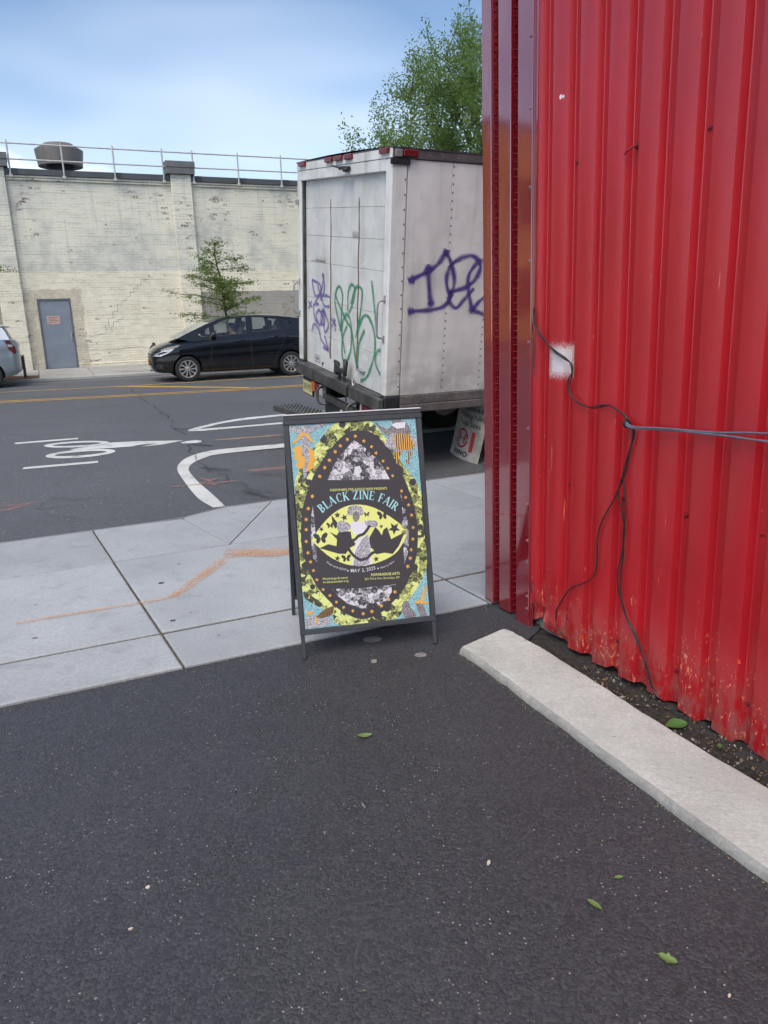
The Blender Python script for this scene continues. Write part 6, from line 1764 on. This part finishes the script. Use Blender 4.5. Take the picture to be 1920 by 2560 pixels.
def hatchback(name, label, loc, rotz, paint, glass_rear, tailred=True):
    """x runs from the front axle to the tail, the driver's side faces -y"""
    root = thing(name, label, 'car', loc, (0, 0, rotz))
    WHALF = [(-.80, .40), (-.77, .52), (-.72, .63), (-.62, .74), (-.45, .80), (-.2, .832), (.3, .843), (1.2, .847), (2.2, .845), (2.6, .83), (2.9, .79), (3.08, .72), (3.18, .62), (3.24, .48)]
    ZTOP = [(-.80, .60), (-.77, .71), (-.72, .775), (-.62, .835), (-.45, .895), (-.2, .955), (0, .995), (.2, 1.03), (.45, 1.06)]
    ZSH = [(-.80, .56), (-.77, .66), (-.72, .715), (-.62, .765), (-.45, .815), (-.2, .865), (0, .90), (.3, .955), (.6, .995), (1.5, 1.045), (2.4, 1.105), (2.9, 1.13), (3.08, 1.11), (3.18, 1.07), (3.24, .98)]
    ZB = [(-.80, .34), (-.72, .24), (-.5, .205), (0, .20), (.5, .185), (2.2, .185), (2.8, .22), (3.1, .27), (3.24, .36)]
    X = [-.80, -.785, -.77, -.745, -.72, -.67, -.62, -.53, -.45, -.32, -.2, -.1, 0, .1, .2, .3, .45, .6, .8, 1.0, 1.3, 1.6, 1.9, 2.2, 2.4, 2.6, 2.75, 2.9, 3.0, 3.08, 3.13, 3.18, 3.215, 3.24]
    rows = []
    for x in X:
        w = interp(x, WHALF); zs = interp(x, ZSH); zb = interp(x, ZB); H_ = zs - zb
        cab = .45 < x < 3.05
        zt = .62 if cab else (interp(x, ZTOP) if x <= .45 else zs + .015)
        half = [(w * .70, zb), (w * .92, zb + .015), (w * .985, zb + .10), (w * .992, zb + .16), (w * 1.0, zb + H_ * .42), (w * .995, zb + H_ * .60), (w * .982, zb + H_ * .715), (w * .985, zb + H_ * .735), (w * .965, zb + H_ * .88), (w * .935, zs - .012), (w * .915, zs)]
        half += [(w * .88, zs - .01 if cab else zs + (zt - zs) * .30), (w * (.86 if cab else .62), zt if cab else zs + (zt - zs) * .78), (w * .3, zt if cab else zs + (zt - zs) * .97), (0, zt)]
        sec = [(x, -y, z) for y, z in half] + [(x, y, z) for y, z in half[-2::-1]]
        rows.append(sec)
    m = MB(); m.grid(rows, 0, True)
    n = len(rows[0])
    m.add(rows[0], [tuple(range(n))]); m.add(rows[-1], [tuple(range(n))[::-1]])
    # cabin tub is trim, not paint
    me = m.mesh('body', [paint, MAT['cabin']], 32)
    for p in me.polygons:
        c = p.center
        if .46 < c.x < 3.04 and abs(c.y) < interp(c.x, WHALF) * .903 and c.z > .5 and not (p.normal.z < -.5): p.material_index = 1
    body = link('body', me, root)
    # wheel arches cut by boolean
    cut = MB()
    for x in (0, 2.53):
        for s in (-1, 1):
            cut.lathe([(.345, 0), (.345, .42)], 40, 0, Matrix.Translation((x, s * .95, .298)) @ Matrix.Rotation(pi / 2 * s, 4, 'X'))
    co_ = link('arch_cutter', cut.mesh('arch_cutter', MAT['cabin']), root)
    md = body.modifiers.new('arch', 'BOOLEAN'); md.object = co_; md.solver = 'EXACT'; md.operation = 'DIFFERENCE'
    try: md.material_mode = 'TRANSFER'
    except Exception: pass
    bpy.context.view_layer.update()
    dg = bpy.context.evaluated_depsgraph_get()
    me2 = bpy.data.meshes.new_from_object(body.evaluated_get(dg), depsgraph=dg)
    body.modifiers.clear(); body.data = me2; me2.name = 'body'
    bpy.data.objects.remove(co_)
    me2.polygons.foreach_set('use_smooth', [True] * len(me2.polygons)); me2.set_sharp_from_angle(angle=radians(34))
    bm = bmesh.new(); bm.from_mesh(me2); bvh = BVHTree.FromBMesh(bm); bm.free()
    def on_side(x, z, off=.004):
        h = bvh.ray_cast(Vector((x, -2, z)), Vector((0, 1, 0)))
        return (h[0] + h[1] * off * (1 if h[1].y < 0 else -1)) if h[0] is not None else Vector((x, -.84, z))
    def on_front(y, z, off=.004, sgn=1):
        h = bvh.ray_cast(Vector((-3 if sgn > 0 else 6, y, z)), Vector((sgn, 0, 0)))
        return (h[0] + h[1] * off * (1 if h[1].x * sgn < 0 else -1)) if h[0] is not None else Vector((-.78, y, z))
    # greenhouse sides: one skin with window openings
    yz = lambda z: .782 - (z - 1.02) * .42
    RAIL = [(-.18, 1.015), (.15, 1.16), (.5, 1.305), (.8, 1.405), (1.05, 1.455), (1.4, 1.487), (1.8, 1.492), (2.2, 1.47), (2.6, 1.425), (2.95, 1.375)]
    out = [(-.18, 1.0)] + RAIL + [(3.02, 1.25), (3.08, 1.09), (2.9, 1.105), (2.4, 1.075), (1.5, 1.02), (.6, .965), (.2, .92)]
    W1 = [(.30, 1.075), (.585, 1.245), (.585, 1.03), (.40, 1.02)]
    W2 = [(.70, 1.035), (.71, 1.285), (.86, 1.36), (1.02, 1.412), (1.50, 1.455), (1.47, 1.085)]
    W3 = [(1.62, 1.10), (1.655, 1.458), (1.95, 1.45), (2.24, 1.425), (2.32, 1.15), (2.30, 1.145)]
    W4 = [(2.33, 1.405), (2.54, 1.375), (2.66, 1.23), (2.48, 1.155)]
    loops = [out, W1, W2, W3, W4]
    flatv = [p for L_ in loops for p in L_]
    tri = tessellate_polygon([[Vector((p[0], p[1], 0)) for p in L_] for L_ in loops])
    def dens(L_): 
        return L_
    for s in (-1, 1):
        m = MB()
        N_ = len(flatv)
        m.add([(x, s * yz(z), z) for x, z in flatv] + [(x, s * (yz(z) - .035), z) for x, z in flatv], [t for t in tri] + [tuple(i + N_ for i in t[::-1]) for t in tri])
        k0 = 0
        for L_ in loops:
            q = len(L_)
            m.add([(x, s * yz(z), z) for x, z in L_] + [(x, s * (yz(z) - .035), z) for x, z in L_], [(i, (i + 1) % q, q + (i + 1) % q, q + i) for i in range(q)])
        m.build('pillar_frame', paint, root)
        for i, L_ in enumerate((W1, W2, W3, W4)):
            m = MB(); m.flat(L_, lambda x, z: (x, s * (yz(z) - .014), z))
            m.build('side_window', MAT['car_glass'] if i < 2 else glass_rear, root, recalc=False)
            if i in (1, 2):                          # black window seal
                m = MB(); C_ = [((L_[j][0] + L_[(j + 1) % len(L_)][0]) / 2, 0) for j in range(len(L_))]
                m.ribbon(list(L_) + [L_[0]], .016, lambda x, z: (x, s * (yz(z) + .002), z)); m.build('window_seal', MAT['black_plastic'], root, recalc=False)
    # roof, windscreen, tailgate glass
    RC = [(.62, 1.39), (.8, 1.44), (1.05, 1.49), (1.4, 1.522), (1.8, 1.527), (2.2, 1.508), (2.6, 1.468), (2.95, 1.415)]
    m = MB(); rr = []
    for x, zc in RC:
        zr = interp(x, RAIL) - .002; yr = yz(zr) + .004
        rr.append([(x - (.10 * (1 - abs(v)) if x < 1 else 0), v * yr, zr + (zc - zr) * (1 - abs(v) ** 2.6)) for v in [-1, -.93, -.8, -.55, -.25, 0, .25, .55, .8, .93, 1]])
    m.grid(rr); rr2 = [[(x, y, z - .03) for x, y, z in r_] for r_ in rr]; m.grid(rr2)
    roof = m.build('roof', paint, root, 40)
    m = MB(); m.box((2.99, 0, 1.402), (.20, 1.16, .030), 0, Matrix.Rotation(.20, 3, 'Y'), .012); m.build('roof_spoiler', paint, root, 40)
    m = MB(); m.tube([(2.62, -.02, 1.47), (2.80, -.02, 1.64)], .005, 5); m.build('aerial', MAT['black_plastic'], roof)
    m = MB(); ws = []
    for t in [k / 6 for k in range(7)]:
        xb = -.18 + t * .80; zr = interp(xb, RAIL); yr = yz(zr) - .02
        ws.append([(xb - .16 * (1 - (v * v)) * (1 - t * .4), v * yr, zr + (.03 - .0 * t) * (1 - v * v) * (.4 + t)) for v in [-1, -.75, -.5, -.25, 0, .25, .5, .75, 1]])
    m.grid(ws); m.build('windscreen', MAT['car_glass'], root, 60, False)
    m = MB(); m.grid([[(2.97 + .13 * t + .04 * (1 - v * v), v * (.60 + .12 * t), 1.385 - .30 * t) for v in (-1, -.6, -.2, .2, .6, 1)] for t in (0, .5, 1)]); m.build('tailgate_glass', glass_rear, root, 60, False)
    m = MB(); m.grid([[(-.22 + .36 * t - .10 * (1 - v * v) * (1 - t), v * .70, 1.012 + .015 * (1 - v * v) - .02 * t) for v in (-1, -.5, 0, .5, 1)] for t in (0, 1)]); m.build('cowl_panel', MAT['black_plastic'], root)
    # wheels
    for x in (0, 2.53):
        for s in (-1, 1):
            w = link('wheel', BK, root, (x, s * .735, .298), (0, random.uniform(0, 6), 0 if s < 0 else pi))
            link('tyre', TY, w); link('rim', RM, w)
    # lamps, grille, plate
    def patch(name, pts, fn, mat, n=1, parent=root, off=.006):
        """a panel laid on the body skin, finely divided"""
        m = MB(); 
        tri_ = tessellate_polygon([[Vector((p[0], p[1], 0)) for p in pts]])
        bm = bmesh.new(); vs = [bm.verts.new((p[0], p[1], 0)) for p in pts]
        for t in tri_: bm.faces.new([vs[i] for i in t])
        bmesh.ops.subdivide_edges(bm, edges=bm.edges[:], cuts=n, use_grid_fill=True)
        bmesh.ops.triangulate(bm, faces=bm.faces[:])
        bm.verts.index_update()
        m.add([fn(v.co.x, v.co.y, off) for v in bm.verts], [tuple(v.index for v in f.verts) for f in bm.faces]); bm.free()
        return m.build(name, mat, parent, 50, False)
    for s in (-1, 1):
        f = (lambda x, z, o, s=s: Vector((on_side(x, z, o).x, s * -on_side(x, z, o).y, on_side(x, z, o).z)))
        patch('headlamp', [(-.755, .615), (-.70, .665), (-.58, .72), (-.40, .765), (-.27, .785), (-.33, .735), (-.46, .665), (-.60, .615)], f, MAT['lens'], 3)
        patch('lamp_bezel', [(-.70, .645), (-.55, .665), (-.42, .71), (-.50, .725), (-.62, .69)], f, MAT['rim_dark'], 2, off=.0085)
        patch('fog_pocket', [(-.70, .33), (-.58, .33), (-.55, .42), (-.64, .45), (-.72, .42)], f, MAT['black_plastic'], 2)
        # tail lamp
        patch('tail_lamp', [(2.97, 1.07), (3.06, 1.09), (3.165, .93), (3.17, .78), (3.13, .76), (3.02, .88)], f, MAT['t_red'], 3)
        patch('tail_lamp', [(3.0, .99), (3.10, .99), (3.12, .935), (3.03, .93)], f, MAT['t_white'], 1, off=.009)
        for xs_ in ([(.63, .97), (.60, .80), (.56, .55), (.58, .30), (.60, .205)], [(1.545, 1.0), (1.55, .7), (1.55, .40), (1.54, .205)], [(2.38, 1.06), (2.40, .9), (2.30, .72), (2.18, .55), (2.10, .30), (2.08, .205)]):
            S = smooth_path([(a, b, 0) for a, b in xs_], 4)
            m = MB(); rws = [[f(q.x - .004, q.y, .002), f(q.x + .004, q.y, .002)] for q in S]; m.grid(rws); m.build('door_gap', MAT['rim_dark'], root, recalc=False)
        for hx, hz in ((1.30, .905), (2.14, .965)):
            m = MB(); p = f(hx, hz, .02); m.box(p, (.20, .022, .030), 0, Matrix.Rotation(-.06, 3, 'Y'), .010); m.build('door_handle', paint, root, 40)
        # mirror
        m = MB(); p = Vector((.66, s * .90, 1.06)); m.box(p, (.12, .20, .13), 0, Matrix.Rotation(.12 * s, 3, 'Z'), .035); m.box((.68, s * .80, 1.01), (.06, .08, .035), 0, None, .01)
        mir = m.build('wing_mirror', paint, root, 50)
        m = MB(); m.box(p + Vector((.061, s * .004, 0)), (.006, .155, .095), 0, Matrix.Rotation(.12 * s, 3, 'Z'), .002); m.build('mirror_glass', MAT['chrome'], mir)
    F = lambda y, z, o: on_front(y, z, o)
    patch('grille', [(-.46, .56), (.46, .56), (.50, .64), (.30, .665), (-.30, .665), (-.50, .64)], F, MAT['black_plastic'], 3)
    patch('grille_bar', [(-.40, .605), (.40, .605), (.42, .63), (-.42, .63)], F, MAT['chrome'], 3, off=.012)
    patch('lower_grille', [(-.42, .385), (.42, .385), (.36, .48), (-.36, .48)], F, MAT['black_plastic'], 3)
    m = MB(); m.box(on_front(0, .47, .012) + Vector((-.012, 0, 0)), (.012, .305, .155), 0, None, .003); m.build('number_plate', MAT['plate_o'], root)
    G_ = lambda y, z, o: on_front(y, z, o, -1)
    patch('rear_plate', [(-.16, .66), (.16, .66), (.16, .80), (-.16, .80)], G_, MAT['plate_o'], 1, off=.012)
    patch('rear_diffuser', [(-.5, .37), (.5, .37), (.46, .45), (-.46, .45)], G_, MAT['black_plastic'], 2)
    # seats, wheel, dash
    for sx, sy in ((1.35, -.36), (1.35, .36), (2.2, -.38), (2.2, .38)):
        m = MB(); m.box((sx, sy, .93), (.16, .44, .62), 0, Matrix.Rotation(.22, 3, 'Y'), .06); m.box((sx - .25, sy, .66), (.46, .46, .16), 0, None, .05); m.box((sx + .12, sy, 1.275), (.10, .24, .17), 0, Matrix.Rotation(.15, 3, 'Y'), .04)
        m.build('seat', MAT['cabin'], root, 50)
    m = MB(); m.box((.42, 0, .93), (.40, 1.36, .16), 0, Matrix.Rotation(-.1, 3, 'Y'), .05); m.build('dashboard', MAT['cabin'], root)
    m = MB(); m.lathe([(.165, -.012), (.18, 0), (.165, .012), (.155, 0)], 24, 0, Matrix.Translation((.72, -.36, 1.0)) @ Matrix.Rotation(-1.15, 4, 'Y'), True); m.build('steering_wheel', MAT['cabin'], root, 60)
    return root
MAT['plate_o'] = simple('orange_yellow_plate', (.66, .36, .06), .4, 0, .12, 30)
CAR_A = radians(21.6)
fw = Vector((-4.59, 18.10, 0))
car_y = Vector((-sin(CAR_A), cos(CAR_A), 0))
carloc = fw + car_y * .735
black_car = hatchback('black_hatchback', 'black five-door hatchback driving left past the painted brick building', carloc, CAR_A, MAT['car_black'], MAT['car_glass'])
sl = street(-.48, 19.75 + .82, 0) - Vector((cos(ST), sin(ST), 0)) * 3.20
silver_car = hatchback('silver_hatchback', 'silver hatchback parked at the far left with only its tail in view', sl, ST, MAT['car_silver'], MAT['car_glass_dark'])

# driver ----------------------------------------------------------
person = thing('person', 'person in a tan top driving the black hatchback, seen in profile', 'person', carloc, (0, 0, CAR_A))
def skin_body(name, verts, edges, radii, mat, parent, sub=1):
    me = bpy.data.meshes.new(name); me.from_pydata(verts, edges, []); me.materials.append(mat)
    o = link(name, me, parent)
    o.modifiers.new('skin', 'SKIN'); o.modifiers.new('sub', 'SUBSURF').levels = sub; o.modifiers['sub'].render_levels = sub
    for v, r in zip(me.skin_vertices[0].data, radii): v.radius = r if isinstance(r, tuple) else (r, r)
    me.skin_vertices[0].data[0].use_root = True
    dg = bpy.context.evaluated_depsgraph_get()
    m2 = bpy.data.meshes.new_from_object(o.evaluated_get(dg), depsgraph=dg)
    o.modifiers.clear(); o.data = m2; m2.name = name
    m2.materials.clear(); m2.materials.append(mat)
    m2.polygons.foreach_set('use_smooth', [True] * len(m2.polygons))
    return o
cy_ = -.36
V_ = [(1.22, cy_, .78), (1.24, cy_, .92), (1.22, cy_, 1.04), (1.195, cy_, 1.10),
      (1.22, cy_ - .19, 1.02), (1.05, cy_ - .23, .86), (.82, cy_ - .16, 1.0), (1.22, cy_ + .19, 1.02), (1.05, cy_ + .23, .86), (.82, cy_ + .16, 1.0), (.85, cy_ - .10, .76), (.85, cy_ + .10, .76), (.70, cy_ - .12, .68), (.70, cy_ + .12, .68)]
E_ = [(0, 1), (1, 2), (2, 3), (2, 4), (4, 5), (5, 6), (2, 7), (7, 8), (8, 9), (0, 10), (0, 11), (10, 12), (11, 13)]
R_ = [(.13, .16), (.12, .16), (.10, .13), (.055, .055), .062, .048, .035, .062, .048, .035, .085, .085, .06, .06]
skin_body('body', V_, E_, R_, MAT['shirt'], person)
def head(c, parent):
    """profile-built head that looks along -x"""
    prof_ = [(-.135, .020, .018), (-.120, -.045, .052), (-.095, -.072, .062), (-.07, -.080, .066), (-.045, -.084, .070), (-.02, -.086, .073), (.0, -.088, .076), (.03, -.088, .078), (.06, -.084, .076), (.09, -.066, .066), (.112, -.035, .045), (.122, .0, .015)]
    m = MB(); rows = []; n = 20
    for z, xf, w in prof_:
        xb = .098 * sqrt(max(0, 1 - ((z - .03) / .105) ** 2)) if z > -.06 else .062
        xb = max(xb, .045)
        row = []
        for k in range(n):
            a = 2 * pi * k / n
            x_ = cos(a); r_ = abs(xf) if x_ < 0 else xb
            x = x_ * r_; y = sin(a) * w
            if x_ < -.9:
                if -.05 < z < -.01: x -= .020 * (1 - abs(z + .03) / .03)
                if .0 <= z < .02: x += .008
                if z == -.07: x -= .006
            row.append((x, y, z))
        rows.append(row)
    m.grid(rows, 0, True); m.add(rows[0], [tuple(range(n))]); m.add(rows[-1], [tuple(range(n))[::-1]])
    m.lathe([(.018, -.006), (.020, .006), (.006, .012)], 10, 0, Matrix.Translation((.008, -.076, -.012)) @ Matrix.Rotation(pi / 2, 4, 'X'))
    m.lathe([(.018, -.006), (.020, .006), (.006, .012)], 10, 0, Matrix.Translation((.008, .076, -.012)) @ Matrix.Rotation(-pi / 2, 4, 'X'))
    m.tube([(.02, 0, -.18), (.01, 0, -.10)], .052, 12)
    h = m.build('head', MAT['skin'], parent, 60); h.location = c
    m = MB()
    for s in (-1, 1): m.lathe([(.0, -.009), (.008, -.005), (.009, 0), (.008, .005), (0, .009)], 8, 0, Matrix.Translation((-.078, s * .030, .008)))
    m.build('eyes', MAT['ink_blk'], h)
    m = MB(); m.box((-.080, 0, -.062), (.012, .042, .007), 0, None, .003); m.build('mouth', MAT['ink_red'], h)
    m = MB(); rows = []
    for k in range(9):
        t = k / 8; zc = .132 - .15 * t; r = .098 * sin(acos_(1 - 1.28 * t)) if False else .100 * sqrt(min(1, 2.6 * t)) * (1 if t < .5 else 1.02)
        rows.append([(.014 + max(-.085, r * cos(a)) * (1.0 if cos(a) > 0 else .92), r * .86 * sin(a), zc + (.055 * t if cos(a) < -.25 else 0)) for a in [2 * pi * j / 18 for j in range(18)]])
    m.grid(rows, 0, True); m.add(rows[0], [tuple(range(18))])
    m.build('hair', MAT['hair'], h, 60)
head(Vector((1.175, cy_, 1.205)), person)
